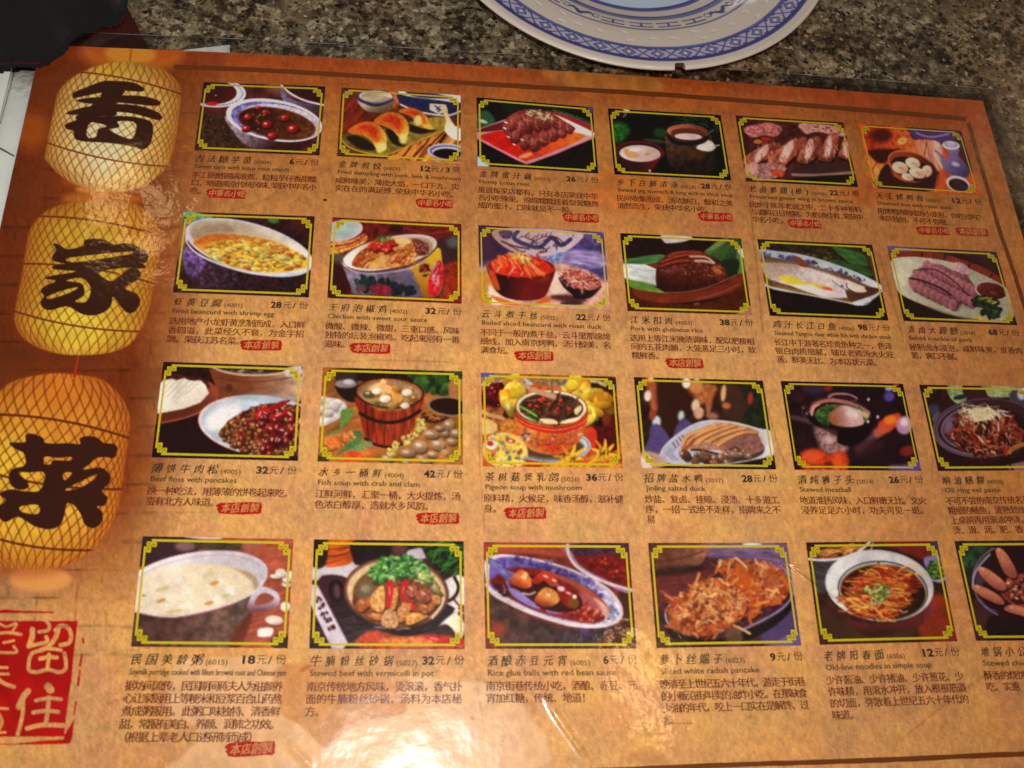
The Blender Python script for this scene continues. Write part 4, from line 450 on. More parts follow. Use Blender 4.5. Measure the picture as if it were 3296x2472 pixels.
def d36(k):
    # drawing units of the right-edge crop
    k.base((44, 18, 14), tex=(.5, 50)); k.poly([(840, 140), (1010, 140), (1040, 300), (940, 330), (860, 250)], (140, 160, 110), 12, tex=(.3, 20)); k.poly([(1190, 140), (1620, 150), (1560, 250), (1300, 260), (1240, 200)], (150, 160, 110), 12, tex=(.3, 20)); k.poly([(1000, 140), (1200, 150), (1260, 260), (1060, 280)], (66, 26, 24), 12); k.ell(980, 260, 80, 26, (40, 40, 34), -.2, 14); k.ell(690, 400, 70, 60, (60, 54, 80), 0, 40)
    k.poly([(1500, 260), (1620, 160), (2100, 150), (2100, 500), (1600, 500)], (70, 60, 66), 24); k.ell(1640, 220, 50, 70, (190, 190, 210), .3, 30); k.poly([(1480, 940), (1700, 860), (2100, 850), (2100, 1060), (1560, 1060)], (150, 96, 110), 20, tex=(.3, 14)); k.line([(1480, 930), (1550, 1060)], 20, (20, 10, 8), 8)
    k.poly([(680, 560), (700, 700), (900, 880), (1200, 960), (1500, 920), (1800, 780), (1800, 900), (1300, 1010), (900, 960), (720, 800)], (40, 14, 14), 14)
    k.ell(1240, 590, 562, 318, (96, 70, 90), -.06); k.ell(1250, 580, 540, 296, (60, 30, 38), -.06, 10); k.ring(1245, 588, 520, 286, 10, (130, 110, 130), -.06, arc=(1.2, 4.4)); k.ring(1250, 588, 470, 250, 12, (150, 136, 160), -.06, arc=(1.6, 4.2)); k.ell(1230, 590, 440, 236, (76, 50, 66), -.06, 30, to=((44, 18, 18), 950, 600, 1300, 500)); k.poly([(700, 520), (760, 420), (700, 440), (670, 500)], (96, 76, 96), 12); k.ell(860, 560, 50, 90, (120, 96, 124), .3, 50, al=.8)
    M = [(880, 700), (930, 560), (940, 470), (1100, 440), (1400, 440), (1540, 500), (1640, 620), (1620, 760), (1450, 860), (1200, 880), (1000, 820)]
    k.poly(M, (56, 20, 14), 14, tex=(.5, 20)); k.strands(M, 150, 130, 24, [(130, 56, 30), (90, 26, 16), (166, 84, 46), (60, 16, 12), (150, 40, 24)], 4, .8, 1.3, .7); k.strands(M, 60, 60, 9, [(236, 190, 150), (226, 150, 110)], 5, .8, 1.3, .6, al=.8)
    for q in ((1380, 530, 1385, 620), (1170, 680, 1220, 740), (1220, 560, 1240, 590), (980, 520, 1000, 560)): k.line([q[:2], q[2:]], 20, (226, 206, 190), 12, al=.8)
    k.poly([(1080, 470), (1060, 420), (1150, 370), (1280, 370), (1360, 420), (1330, 490), (1250, 510), (1120, 520)], (206, 180, 130), 16, tex=(.3, 12)); k.strands([(1000, 340), (1120, 350), (1420, 370), (1480, 420), (1360, 500), (1100, 530), (1000, 500)], 90, 120, 5, [(236, 224, 190), (216, 196, 150), (246, 240, 220)], 7, .3, 1, .4); k.line([(1000, 325), (1080, 350), (1180, 360)], 7, (230, 224, 200)); k.line([(1330, 440), (1440, 450), (1520, 470)], 9, (230, 206, 200)); k.line([(980, 600), (1010, 700), (1120, 760)], 8, (150, 110, 110)); k.line([(1500, 850), (1560, 790), (1660, 765)], 44, (176, 104, 40), 10)
def d41(k):
    k.base((170, 80, 56), tex=(.25, 16, -.3, 6)); k.poly([(210, 70), (700, 90), (720, 200), (400, 280), (190, 340)], (60, 36, 42), 20); k.ell(600, 160, 90, 44, (130, 90, 90), 0, 40); k.poly([(700, 130), (1100, 130), (1120, 200), (750, 195)], (76, 60, 44), 26, tex=(.5, 16)); k.ell(1190, 160, 90, 50, (160, 90, 76), 0, 40); k.poly([(600, 76), (900, 80), (900, 96), (700, 92)], (214, 206, 214), 6)
    k.poly([(150, 740), (400, 790), (700, 770), (1000, 690), (1260, 540), (1200, 740), (1060, 880), (980, 1060), (120, 1055)], (88, 58, 48), 16, to=((110, 84, 74), 400, 800, 1100, 700), tex=(.4, 50)); k.poly([(1060, 880), (1200, 740), (1100, 1040), (980, 1050)], (110, 50, 36), 30); k.ell(400, 900, 160, 60, (110, 66, 70), 0, 90, al=.4)
    k.poly([(1210, 560), (1280, 520), (1400, 560), (1440, 630), (1400, 710), (1200, 760), (1150, 720), (1170, 640)], (206, 196, 212), 8, to=((120, 70, 76), 1330, 620, 1330, 740)); k.poly([(1240, 610), (1300, 575), (1370, 600), (1390, 630), (1330, 670), (1220, 685)], (160, 80, 56), 7)
    k.ell(680, 486, 662, 268, (206, 194, 206), -.17, 8, to=((236, 228, 236), 900, 500, 200, 500)); k.ring(690, 486, 600, 226, 10, (186, 170, 184), -.17, 10, arc=(3.2, 6.1)); k.poly([(160, 500), (300, 380), (560, 320), (820, 320), (1080, 360), (1220, 460), (1230, 560), (1080, 640), (800, 730), (500, 775), (160, 740)], (226, 206, 172), 20, to=((236, 218, 190), 1000, 400, 500, 650)); k.poly([(1000, 350), (1180, 400), (1250, 500), (1220, 570), (1190, 480), (1080, 390)], (170, 140, 100), 22, al=.8); k.line([(150, 740), (400, 785), (600, 772), (900, 700), (1120, 620), (1260, 530), (1320, 430)], 14, (226, 214, 226), 8); k.line([(190, 755), (400, 796), (620, 782), (900, 716)], 7, (150, 90, 90), 5)
    for x, y, rx, ry, c in ((540, 470, 50, 24, (236, 224, 214)), (600, 560, 50, 40, (240, 228, 210)), (995, 560, 36, 46, (244, 238, 226)), (400, 540, 70, 20, (206, 192, 130)), (510, 740, 90, 16, (206, 190, 120)), (800, 420, 60, 18, (216, 200, 140)), (900, 640, 60, 40, (240, 228, 206)), (600, 690, 60, 24, (238, 226, 206)), (960, 600, 40, 16, (206, 196, 130))): k.ell(x, y, rx, ry, c, -.2, 22, al=.85)
    for x, y in ((385, 645), (860, 490), (810, 668)): k.ell(x+36, y-14, 44, 20, (242, 230, 216), -.2, 12); k.ell(x, y, 44, 18, (206, 146, 70), -.3, 10)
    k.ell(230, 600, 12, 8, (130, 100, 40))
    for x, y, rx, ry in ((1390, 820, 80, 40), (1300, 925, 60, 36), (1450, 400, 50, 38), (1400, 430, 50, 20), (1500, 500, 44, 26), (1490, 700, 44, 44), (1530, 420, 34, 40), (1500, 460, 40, 24)): k.ell(x+6, y+14, rx, ry, (110, 50, 36), .1, 16, al=.7); k.ell(x, y, rx, ry, (236, 222, 206), .1, 7, to=((206, 180, 160), x, y, x+30, y+40))
    k.poly([(1240, 950), (1290, 890), (1380, 895), (1360, 960), (1280, 970)], (240, 226, 216), 6); k.poly([(1360, 1000), (1420, 950), (1520, 960), (1520, 1060), (1380, 1060)], (60, 40, 20), 14)
def d42(k):
    k.base((60, 30, 30), tex=(.4, 50)); k.poly([(120, 330), (500, 300), (560, 420), (400, 470), (120, 460)], (206, 196, 204), 14); k.poly([(250, 110), (530, 110), (480, 300), (360, 340), (230, 330)], (206, 84, 20), 10, tex=(.4, 20, -.3, 6)); k.line([(250, 250), (380, 240), (500, 190)], 10, (90, 30, 10), 8); k.line([(240, 190), (380, 180), (520, 140)], 8, (110, 40, 14), 6); k.poly([(130, 110), (260, 110), (240, 330), (130, 340)], (44, 24, 18), 14); k.poly([(500, 110), (1000, 120), (980, 260), (560, 330), (490, 280)], (34, 20, 20), 14); k.ell(900, 190, 70, 60, (90, 50, 50), 0, 40); k.poly([(980, 200), (1120, 180), (1130, 270), (980, 260)], (190, 176, 190), 12)
    k.poly([(1110, 130), (1480, 120), (1480, 420), (1350, 440), (1200, 340)], (26, 30, 18), 16); k.strands([(1120, 140), (1470, 130), (1470, 420), (1300, 400)], 110, 90, 7, [(60, 130, 40), (90, 160, 60), (36, 80, 30)], 4, -.6, .9, .3)
    k.poly([(1260, 520), (1480, 440), (1480, 900), (1420, 960), (1240, 880)], (226, 216, 214), 14, tex=(.08, 20)); k.poly([(1330, 840), (1420, 760), (1470, 800), (1460, 900), (1400, 920)], (240, 226, 190), 12); k.line([(1390, 640), (1440, 700), (1480, 740)], 18, (110, 40, 30), 8); k.bits([(1440, 680), (1490, 700), (1490, 860), (1440, 800)], 16, 14, [(190, 40, 30), (90, 40, 20)], 5); k.poly([(1240, 880), (1330, 860), (1400, 960), (1240, 960)], (56, 24, 20), 14)
    k.poly([(170, 470), (450, 450), (460, 700), (420, 1030), (400, 1000)], (66, 30, 36), 12); k.poly([(300, 640), (620, 760), (700, 1070), (420, 1060), (300, 800)], (44, 24, 28), 20, tex=(.3, 20)); k.strands([(380, 780), (640, 800), (640, 1000), (440, 1020)], 20, 160, 4, [(150, 130, 130)], 3, -.2, .15, .1, al=.5); k.ring(340, 560, 56, 84, 30, (30, 12, 16), -.1); k.ell(345, 560, 20, 60, (90, 60, 70), -.1, 14)
    k.poly([(120, 500), (170, 510), (440, 1020), (400, 1075), (300, 1075), (110, 680)], (216, 200, 214), 7, sm=0); k.line([(172, 510), (440, 1020)], 10, (150, 130, 150), 5)
    for x, y in ((180, 640), (200, 690), (225, 760), (262, 820), (300, 890)): k.bits([(x-26, y-22), (x+26, y-22), (x+26, y+22), (x-26, y+22)], 9, 9, [(70, 26, 36)], x, 2, hl=0, sh=0)
    k.line([(1390, 440), (1425, 520), (1400, 600), (1340, 650)], 30, (44, 20, 18), 8); k.poly([(580, 940), (760, 900), (1100, 940), (1340, 960), (1480, 1000), (1480, 1075), (560, 1070)], (176, 60, 30), 26, tex=(.5, 26)); k.ell(960, 1010, 260, 44, (222, 120, 60), 0, 40, tex=(.4, 20)); k.ell(660, 980, 80, 40, (206, 80, 30), .4, 30); k.poly([(1130, 960), (1330, 980), (1480, 990), (1480, 1020), (1260, 1010), (1160, 990)], (210, 24, 26), 7); k.line([(1180, 980), (1240, 990)], 8, (250, 200, 190)); k.line([(640, 960), (700, 1000)], 14, (206, 50, 30), 8)
    k.poly([(420, 620), (480, 760), (640, 880), (900, 960), (1120, 940), (1280, 840), (1340, 680)], (40, 26, 30), 12); k.line([(680, 880), (860, 900), (1000, 890)], 8, (190, 190, 210), 6)
    k.ell(872, 575, 470, 316, (90, 44, 36), .08); k.ell(872, 570, 456, 302, (140, 84, 60), .08); k.ell(872, 575, 436, 286, (222, 186, 136), .08, tex=(.1, 30)); k.ell(880, 600, 396, 262, (120, 80, 40), .08, 14, tex=(.3, 24))
    M = [(490, 600), (600, 470), (800, 420), (1100, 430), (1260, 560), (1260, 680), (1160, 790), (960, 880), (780, 890), (620, 800), (500, 710)]
    k.poly(M, (130, 66, 30), 10, tex=(.5, 24)); k.ell(600, 560, 76, 90, (110, 90, 66), .3, 20); k.ell(600, 540, 44, 34, (150, 130, 110), 0, 26)
    for P, c in (([(500, 700), (560, 630), (650, 620), (640, 690), (560, 750)], (176, 90, 40)), ([(640, 620), (740, 510), (770, 560), (760, 740), (660, 720)], (214, 150, 80)), ([(620, 770), (740, 760), (740, 820), (660, 810)], (190, 110, 50)), ([(745, 870), (770, 740), (860, 730), (885, 880)], (206, 146, 96)), ([(830, 560), (880, 530), (890, 600), (860, 720), (820, 700)], (214, 140, 60)), ([(880, 740), (960, 640), (1010, 680), (960, 800), (900, 840)], (206, 130, 70)), ([(970, 760), (1080, 760), (1150, 790), (1000, 860), (960, 840)], (216, 146, 66)), ([(1060, 700), (1180, 640), (1220, 700), (1140, 760), (1080, 740)], (176, 96, 46)), ([(950, 560), (1040, 490), (1060, 560), (1020, 620)], (160, 80, 60)), ([(1060, 560), (1170, 530), (1200, 600), (1130, 670), (1050, 630)], (150, 76, 56)), ([(1180, 580), (1260, 560), (1270, 660), (1210, 680)], (190, 120, 60))):
        k.poly([(x+8, y+12) for x, y in P], (50, 22, 12), 12); k.poly(P, c, 8, tex=(.45, 16)); m = np.mean(P, 0); k.ell(m[0]-14, m[1]-20, 26, 12, (240, 200, 150), .6, 14, al=.6)
    k.bits([(1090, 440), (1200, 480), (1280, 640), (1200, 520), (1100, 490)], 24, 18, [(206, 190, 120), (170, 150, 90)], 9, 3, hl=.3); k.line([(1190, 800), (1270, 700), (1290, 620)], 16, (236, 220, 190), 8)
    k.bits([(620, 440), (680, 320), (850, 260), (1050, 280), (1160, 400), (1020, 440), (900, 460), (760, 460)], 190, 24, [(70, 140, 56), (44, 100, 40), (110, 176, 80), (150, 196, 110), (40, 76, 36)], 6, 1.8, hl=.25, hc=(206, 226, 180)); k.bits([(1060, 380), (1180, 420), (1180, 480), (1100, 460)], 24, 16, [(196, 206, 130), (130, 170, 70)], 8, 2.4)
    k.line([(820, 490), (820, 580), (800, 690)], 60, (206, 26, 30), 7, w2=44); k.line([(960, 480), (925, 560), (950, 640), (1010, 660)], 50, (200, 24, 30), 7, w2=26); k.line([(810, 520), (815, 590)], 10, (246, 150, 140), 8); k.line([(940, 520), (930, 570)], 8, (246, 150, 140), 7); k.ell(1020, 705, 22, 26, (206, 30, 24))
def d43(k):
    k.base((120, 44, 34), tex=(.4, 40)); k.poly([(1300, 530), (1460, 560), (1460, 1070), (1150, 1070), (1330, 850)], (74, 34, 24), 30); k.poly([(110, 130), (900, 140), (900, 260), (400, 220), (110, 230)], (164, 66, 48), 30, tex=(.15, 30))
    k.poly([(120, 520), (200, 620), (600, 820), (1000, 900), (1300, 800), (1200, 960), (1060, 1070), (400, 1070), (200, 880)], (80, 52, 46), 20, to=((56, 40, 50), 400, 850, 1050, 980), tex=(.5, 44)); k.bits([(800, 920), (1100, 900), (1040, 1050), (820, 1040)], 30, 20, [(70, 64, 120), (84, 60, 80)], 4, 2, hl=0, sh=0, al=.5); k.ell(240, 900, 60, 60, (150, 60, 36), 0, 50)
    k.poly([(845, 140), (860, 260), (950, 370), (1150, 480), (1430, 565), (1400, 130)], (150, 120, 150), 8); k.poly([(880, 145), (890, 220), (960, 330), (1150, 440), (1420, 530), (1420, 130)], (120, 24, 22), 12, tex=(.3, 24)); k.poly([(880, 145), (1390, 140), (1390, 250), (1200, 230), (960, 250)], (70, 40, 60), 24, tex=(.5, 20)); k.bits([(1050, 280), (1400, 300), (1400, 480), (1150, 400)], 26, 20, [(206, 50, 30), (170, 30, 24)], 5, 1.6, hl=.2, al=.7); k.line([(850, 150), (862, 250), (950, 360), (1150, 470), (1430, 555)], 24, (220, 200, 206), 8)
    k.poly([(120, 460), (110, 300), (180, 245), (320, 235), (600, 280), (900, 370), (1180, 510), (1310, 650), (1340, 750), (1290, 840), (1150, 885), (900, 870), (600, 780), (300, 650), (150, 560)], (214, 196, 206), 8); k.poly([(150, 440), (170, 300), (320, 255), (600, 300), (900, 390), (1160, 530), (1290, 670), (1310, 760), (1240, 830), (1100, 860), (850, 830), (560, 740), (280, 600), (160, 520)], (96, 76, 150), 10, to=((214, 210, 236), 700, 400, 1300, 700), tex=(.4, 26)); k.bits([(300, 270), (700, 310), (1100, 500), (1120, 620), (900, 480), (500, 340)], 60, 22, [(74, 56, 140), (150, 140, 200), (60, 40, 110)], 6, 1.8, hl=0, sh=0, al=.6); k.bits([(1180, 700), (1280, 700), (1290, 790), (1210, 810)], 20, 18, [(130, 130, 196), (190, 190, 226)], 7, hl=0, sh=0)
    S = [(160, 480), (260, 400), (380, 350), (620, 370), (860, 450), (1060, 560), (1200, 690), (1190, 800), (1080, 850), (860, 820), (560, 730), (280, 590)]
    k.poly(S, (120, 24, 20), 16, to=((150, 36, 34), 400, 500, 1100, 780), tex=(.3, 30)); k.poly([(600, 370), (860, 450), (1060, 560), (1180, 680), (1230, 740), (1180, 800), (1120, 700), (900, 520)], (176, 84, 50), 16, al=.8); k.poly([(1080, 620), (1180, 680), (1220, 760), (1180, 820), (1130, 720)], (226, 176, 160), 16, al=.8); k.poly([(960, 570), (1100, 640), (1160, 740), (1100, 760), (980, 700)], (160, 90, 100), 22, al=.7); k.bits([(850, 760), (1000, 640), (1160, 780), (1080, 840), (900, 820)], 44, 16, [(196, 44, 34), (160, 30, 26), (220, 110, 80)], 8, hl=.3); k.bits([(200, 460), (330, 520), (330, 600), (240, 560)], 16, 20, [(150, 30, 26), (90, 20, 20)], 9, hl=.3)
    k.poly([(130, 250), (180, 270), (300, 370), (420, 420), (330, 530), (280, 440), (180, 340), (130, 310)], (110, 100, 160), 8, tex=(.4, 14, .6, 4)); k.poly([(320, 530), (420, 560), (560, 640), (600, 720), (480, 680), (360, 600)], (140, 120, 190), 12); k.ell(740, 740, 84, 24, (150, 120, 176), .05, 10); k.poly([(330, 480), (560, 420), (900, 560), (980, 680), (860, 750), (640, 720), (420, 560)], (60, 22, 16), 14)
    for P, c in (([(320, 480), (430, 370), (510, 430), (540, 500), (480, 540), (400, 520)], (214, 110, 50)), ([(520, 480), (620, 390), (720, 420), (740, 490), (680, 500), (640, 470), (580, 500)], (196, 50, 28)), ([(550, 640), (640, 530), (740, 560), (780, 640), (700, 700), (600, 690)], (216, 140, 60)), ([(760, 540), (820, 510), (880, 560), (950, 660), (920, 720), (820, 690), (770, 610)], (150, 24, 24)), ([(660, 470), (760, 490), (770, 520), (700, 520)], (190, 70, 50))):
        k.poly([(x+6, y+14) for x, y in P], (40, 10, 8), 14); m = np.mean(P, 0); k.poly(P, c, 10, to=((130, 20, 16), m[0]-10, m[1]-20, m[0]-60, m[1]+80), tex=(.2, 20)); k.ell(m[0]+10, m[1]-34, 26, 10, (250, 220, 200), .4, 10, al=.8)
    k.ell(900, 670, 50, 40, (110, 70, 20), .3, 20); k.ell(790, 540, 34, 22, (236, 200, 200), .2, 12); k.ell(910, 610, 20, 18, (246, 200, 190)); k.line([(450, 580), (510, 590), (560, 570)], 10, (240, 226, 220), 8); k.ell(470, 420, 20, 30, (250, 190, 120), .5, 16)
    k.line([(120, 500), (200, 600), (500, 750), (850, 860), (1100, 880), (1280, 840), (1335, 760)], 18, (216, 206, 216), 8)
def d44(k):
    k.base((74, 36, 46), tex=(.4, 50)); k.poly([(600, 110), (1370, 105), (1480, 900), (1480, 1020), (1150, 1000), (1400, 600), (1200, 300), (700, 240)], (116, 84, 120), 30, tex=(.3, 18, .1, 6)); k.poly([(180, 400), (700, 330), (500, 640), (300, 620), (190, 700)], (104, 40, 40), 40, tex=(.2, 20, .1, 5)); k.poly([(1180, 820), (1480, 700), (1480, 960), (1150, 980)], (84, 60, 110), 30); k.poly([(1300, 960), (1480, 900), (1490, 1020), (1330, 1020)], (110, 90, 150), 20)
    k.poly([(160, 130), (640, 130), (630, 240), (560, 310), (300, 370), (170, 360)], (104, 56, 40), 14, to=((150, 96, 70), 300, 250, 620, 200), tex=(.2, 30)); k.line([(180, 270), (380, 250), (620, 180)], 8, (70, 30, 20), 6); k.ell(380, 350, 240, 40, (34, 20, 20), -.1, 40, al=.8); k.ell(1050, 116, 90, 10, (206, 226, 220), 0, 8)
    k.poly([(300, 640), (275, 740), (310, 850), (450, 930), (700, 970), (1000, 880), (1280, 740), (1420, 560), (1400, 700), (1200, 880), (900, 1000), (500, 1000), (300, 900)], (24, 14, 20), 14); k.line([(1400, 440), (1415, 560), (1330, 680), (1150, 790), (960, 880)], 16, (150, 140, 190), 7); k.line([(340, 640), (285, 700), (290, 790), (330, 850)], 14, (190, 190, 214), 7); k.line([(380, 880), (450, 920)], 14, (170, 160, 210), 8)
    def cake(P, seed, n, c=(186, 92, 40)):
        k.poly([(x+14, y+18) for x, y in P], (50, 16, 10), 24, al=.8); k.poly(P, c, 14, tex=(.5, 22)); k.strands(P, n, 110, 20, [(214, 130, 60), (170, 70, 30), (232, 166, 100), (140, 50, 24), (200, 96, 44)], seed, -.3, 1.3, .5, al=.85)
    cake([(1080, 270), (1160, 290), (1280, 330), (1370, 430), (1385, 540), (1300, 640), (1200, 660), (1100, 560)], 3, 50, (190, 80, 30)); k.ell(1240, 450, 70, 60, (176, 96, 50), .6, 30, al=.7)
    cake([(730, 330), (800, 260), (920, 245), (1050, 300), (1110, 400), (1150, 560), (1120, 720), (1020, 780), (960, 600), (850, 450)], 4, 60, (176, 76, 26)); k.ell(980, 420, 70, 130, (196, 84, 20), -.5, 50, al=.8); k.ell(880, 320, 24, 16, (110, 60, 70)); k.line([(910, 240), (960, 280), (1000, 320)], 20, (236, 190, 140), 7); k.line([(1080, 280), (1150, 310)], 18, (230, 170, 120), 7); k.line([(770, 260), (760, 310)], 24, (216, 190, 120), 8)
    A = [(310, 720), (380, 600), (480, 510), (640, 430), (800, 420), (920, 490), (990, 590), (1000, 700), (930, 800), (800, 860), (640, 930), (480, 910), (340, 860)]
    cake(A, 5, 170, (190, 100, 50)); k.poly([(640, 930), (800, 870), (840, 800), (800, 800), (500, 860), (340, 800), (330, 860), (480, 920)], (190, 80, 36), 22, tex=(.5, 20), al=.7); k.strands(A, 60, 90, 11, [(240, 190, 130), (236, 170, 100)], 8, -.3, 1.2, .5, al=.8); k.bits(A, 30, 14, [(130, 40, 36)], 9, 2, hl=0, sh=0, al=.6)
    k.line([(580, 380), (560, 440), (540, 480)], 30, (206, 130, 70), 7, w2=20); k.line([(240, 530), (320, 580), (420, 620)], 18, (170, 76, 50), 7); k.line([(280, 570), (350, 610)], 20, (200, 110, 60), 7)
    k.poly([(820, 860), (940, 860), (960, 1000), (840, 1000)], (140, 100, 60), 30, al=.6); k.line([(890, 840), (960, 870), (1030, 910)], 16, (230, 170, 110), 8, w2=24)
def d45(k):
    k.base((60, 26, 20), tex=(.3, 60)); k.poly([(680, 120), (1260, 115), (1300, 260), (1150, 280), (900, 190)], (120, 34, 20), 26); k.poly([(1180, 620), (1380, 640), (1430, 1000), (1100, 960)], (140, 46, 24), 40, tex=(.15, 20)); k.poly([(1200, 100), (1280, 120), (1290, 240), (1230, 220)], (66, 50, 90), 20); k.poly([(160, 320), (420, 300), (300, 450), (280, 560), (180, 560)], (70, 60, 64), 20, tex=(.4, 16, .3, 5)); k.poly([(220, 700), (460, 830), (1000, 850), (1000, 1000), (240, 1010)], (70, 44, 28), 40)
    k.poly([(100, 120), (640, 120), (560, 220), (400, 280), (110, 290)], (60, 24, 14), 8); k.strands([(210, 200), (540, 140), (560, 180), (300, 280), (220, 270)], 50, 120, 10, [(196, 110, 40), (150, 60, 30), (220, 160, 70)], 3, -.2, .4); k.line([(105, 275), (260, 285), (440, 260), (560, 210), (660, 125)], 22, (216, 210, 220), 8); k.line([(690, 130), (670, 200)], 10, (200, 196, 206))
    k.poly([(1140, 290), (1200, 250), (1280, 250), (1330, 460), (1230, 470)], (130, 120, 180), 8); k.ell(1250, 370, 84, 84, (50, 84, 30), .1, 8, tex=(.6, 14)); k.bits([(1180, 320), (1260, 290), (1320, 420), (1240, 450)], 40, 14, [(80, 130, 40), (110, 160, 60), (40, 70, 24)], 4); k.line([(1180, 440), (1240, 470), (1330, 450)], 10, (206, 206, 214))
    k.poly([(300, 640), (420, 790), (640, 850), (900, 840), (1140, 700), (1220, 500), (1210, 640), (1180, 800), (1040, 900), (700, 960), (520, 900)], (96, 34, 30), 20, to=((60, 28, 20), 700, 850, 700, 950)); k.poly([(1180, 560), (1225, 480), (1200, 760), (1140, 820)], (120, 44, 50), 16)
    k.ell(748, 512, 484, 316, (214, 206, 208), .12, 8, to=((190, 184, 184), 400, 300, 900, 300)); k.ell(750, 518, 470, 300, (206, 200, 202), .12, 20, to=((232, 232, 232), 700, 250, 350, 600)); k.ell(778, 560, 404, 256, (176, 190, 186), .1); k.ring(778, 556, 398, 258, 12, (50, 60, 76), .1, 6); k.ell(780, 566, 386, 244, (190, 110, 50), .1); k.ell(780, 570, 378, 238, (70, 22, 12), .1, to=((40, 26, 14), 700, 550, 1100, 600), tex=(.3, 30))
    N = [(430, 640), (520, 470), (660, 380), (820, 330), (1000, 370), (1060, 450), (1040, 560), (960, 650), (900, 780), (640, 805), (500, 760)]
    k.poly(N, (130, 40, 16), 24, tex=(.5, 16, 0, 5)); k.strands(N, 190, 170, 11, [(214, 130, 40), (176, 60, 24), (236, 166, 60), (150, 34, 16), (226, 96, 30), (240, 190, 90)], 6, .12, .45, .45, al=.9); k.poly([(1040, 400), (1090, 480), (1060, 560), (1000, 560)], (110, 20, 10), 20, al=.7); k.ell(560, 580, 40, 20, (60, 14, 8), .3, 20, al=.6)
    k.bits([(620, 510), (760, 500), (860, 540), (850, 600), (740, 660), (660, 600)], 70, 11, [(190, 200, 90), (150, 180, 60), (220, 200, 140), (110, 150, 60)], 7, 2.6, hl=.2); k.strands([(640, 640), (760, 640), (760, 700), (680, 690)], 8, 60, 7, [(190, 190, 130)], 8, -1, .8)
    k.line([(930, 735), (960, 748), (1000, 740)], 7, (220, 220, 210)); k.line([(480, 530), (510, 540), (530, 520)], 8, (190, 170, 160)); k.ell(740, 310, 12, 8, (60, 40, 30))
def d46(k):
    # drawing units of the right-edge crop (1327 wide)
    k.base((46, 20, 18), tex=(.4, 50)); k.poly([(600, 150), (1100, 160), (960, 330), (780, 560), (700, 560), (620, 300)], (44, 34, 44), 30); k.bits([(700, 200), (980, 190), (900, 320), (760, 470), (700, 420)], 50, 34, [(50, 84, 44), (36, 62, 34), (60, 100, 54)], 4, 1.6, hl=0, sh=0, al=.6); k.poly([(780, 760), (1000, 860), (1300, 900), (1400, 1180), (820, 1190)], (70, 34, 32), 50); k.poly([(1000, 900), (1500, 860), (1500, 1200), (950, 1180)], (36, 18, 18), 50)
    k.ell(1240, 560, 470, 420, (46, 16, 20), 0, 12); k.ring(1240, 560, 462, 400, 16, (130, 110, 140), 0, arc=(2.0, 4.2)); k.line([(778, 640), (790, 520), (850, 400), (960, 280)], 16, (176, 190, 206), 8); k.ell(870, 520, 60, 100, (90, 60, 90), .4, 50, al=.8); k.line([(860, 760), (940, 850), (1040, 890)], 8, (130, 90, 120), 6)
    k.poly([(1060, 640), (1150, 560), (1220, 500), (1600, 500), (1600, 860), (1300, 860), (1120, 760)], (130, 50, 40), 20, tex=(.5, 30)); k.bits([(1180, 540), (1500, 510), (1500, 840), (1200, 740)], 50, 34, [(176, 84, 60), (120, 40, 36), (200, 120, 70), (90, 30, 26)], 6, 1.6, hl=.4)
    for P in ([(1020, 240), (1050, 212), (1110, 240), (1190, 350), (1250, 480), (1240, 530), (1180, 530), (1110, 470), (1050, 340)], [(830, 440), (870, 415), (960, 450), (1100, 560), (1140, 640), (1100, 670), (1020, 650), (900, 550)], [(776, 630), (820, 605), (960, 660), (1080, 740), (1118, 810), (1060, 815), (920, 760), (800, 680)], [(1115, 850), (1180, 822), (1280, 835), (1420, 900), (1400, 960), (1260, 925), (1140, 890)]):
        k.poly([(x+10, y+16) for x, y in P], (24, 8, 10), 18); m = np.mean(P, 0); k.poly(P, (196, 116, 84), 9, to=((150, 76, 56), m[0], m[1]-30, m[0]-30, m[1]+70), tex=(.15, 9)); k.ell(P[1][0]+8, P[1][1]+20, 26, 16, (214, 160, 130), .6, 16, al=.8)
PICS = {}
def _P(k, a, b, c, d, s, ox, oy, f, lab): PICS[k] = ((a, b, c, d), s, ox, oy, f, lab)
Z1 = 824/2212; Z2 = 500/1659; Z3 = 550/1659; Z4 = 600/1659
_P((0, 0), (1760, 710), (2812, 748), (2760, 1345), (1680, 1300), Z1, 0, 0, d11, 'photo of dark syrup with red balls in a blue and white bowl')
_P((0, 1), (738, 757), (1768, 825), (1768, 1415), (700, 1350), Z1, 824, 0, d12, 'photo of three golden fried dumplings on an olive plate')
_P((0, 2), (1905, 842), (2909, 928), (2957, 1500), (1915, 1435), Z1, 824, 0, d13, 'photo of glazed lotus root with sesame on a red square plate')
_P((0, 3), (828, 938), (1803, 995), (1893, 1560), (885, 1508), Z1, 1648, 0, d14, 'photo of white soup in a red bowl and a brown jar on black')
_P((0, 4), (-282, 998), (650, 1058), (778, 1618), (-192, 1568), Z1, 2472, 0, d15, 'photo of a row of glossy brown braised goose wings')
_P((0, 5), (778, 1070), (1668, 1130), (1831, 1690), (905, 1625), Z1, 2472, 0, d16, 'photo of steamed buns in a bamboo steamer beside a grey wine flask')
_P((1, 0), (170, 72), (1570, 122), (1507, 988), (55, 935), Z2, 540, 660, d21, 'photo of yellow beancurd in a purple glazed oval bowl')
_P((1, 1), (133, 65), (1510, 137), (1513, 990), (78, 928), Z2, 1030, 680, d22, 'photo of chicken with red peppers in a flowered bowl')
_P((1, 2), (97, 115), (1435, 190), (1507, 1023), (113, 968), Z2, 1510, 690, d23, 'photo of red sliced duck in a dark bowl before a dragon bowl')
_P((1, 3), (85, 102), (1375, 160), (1495, 978), (165, 933), Z2, 1970, 720, d24, 'photo of a dark glazed pork dome among green leaves')
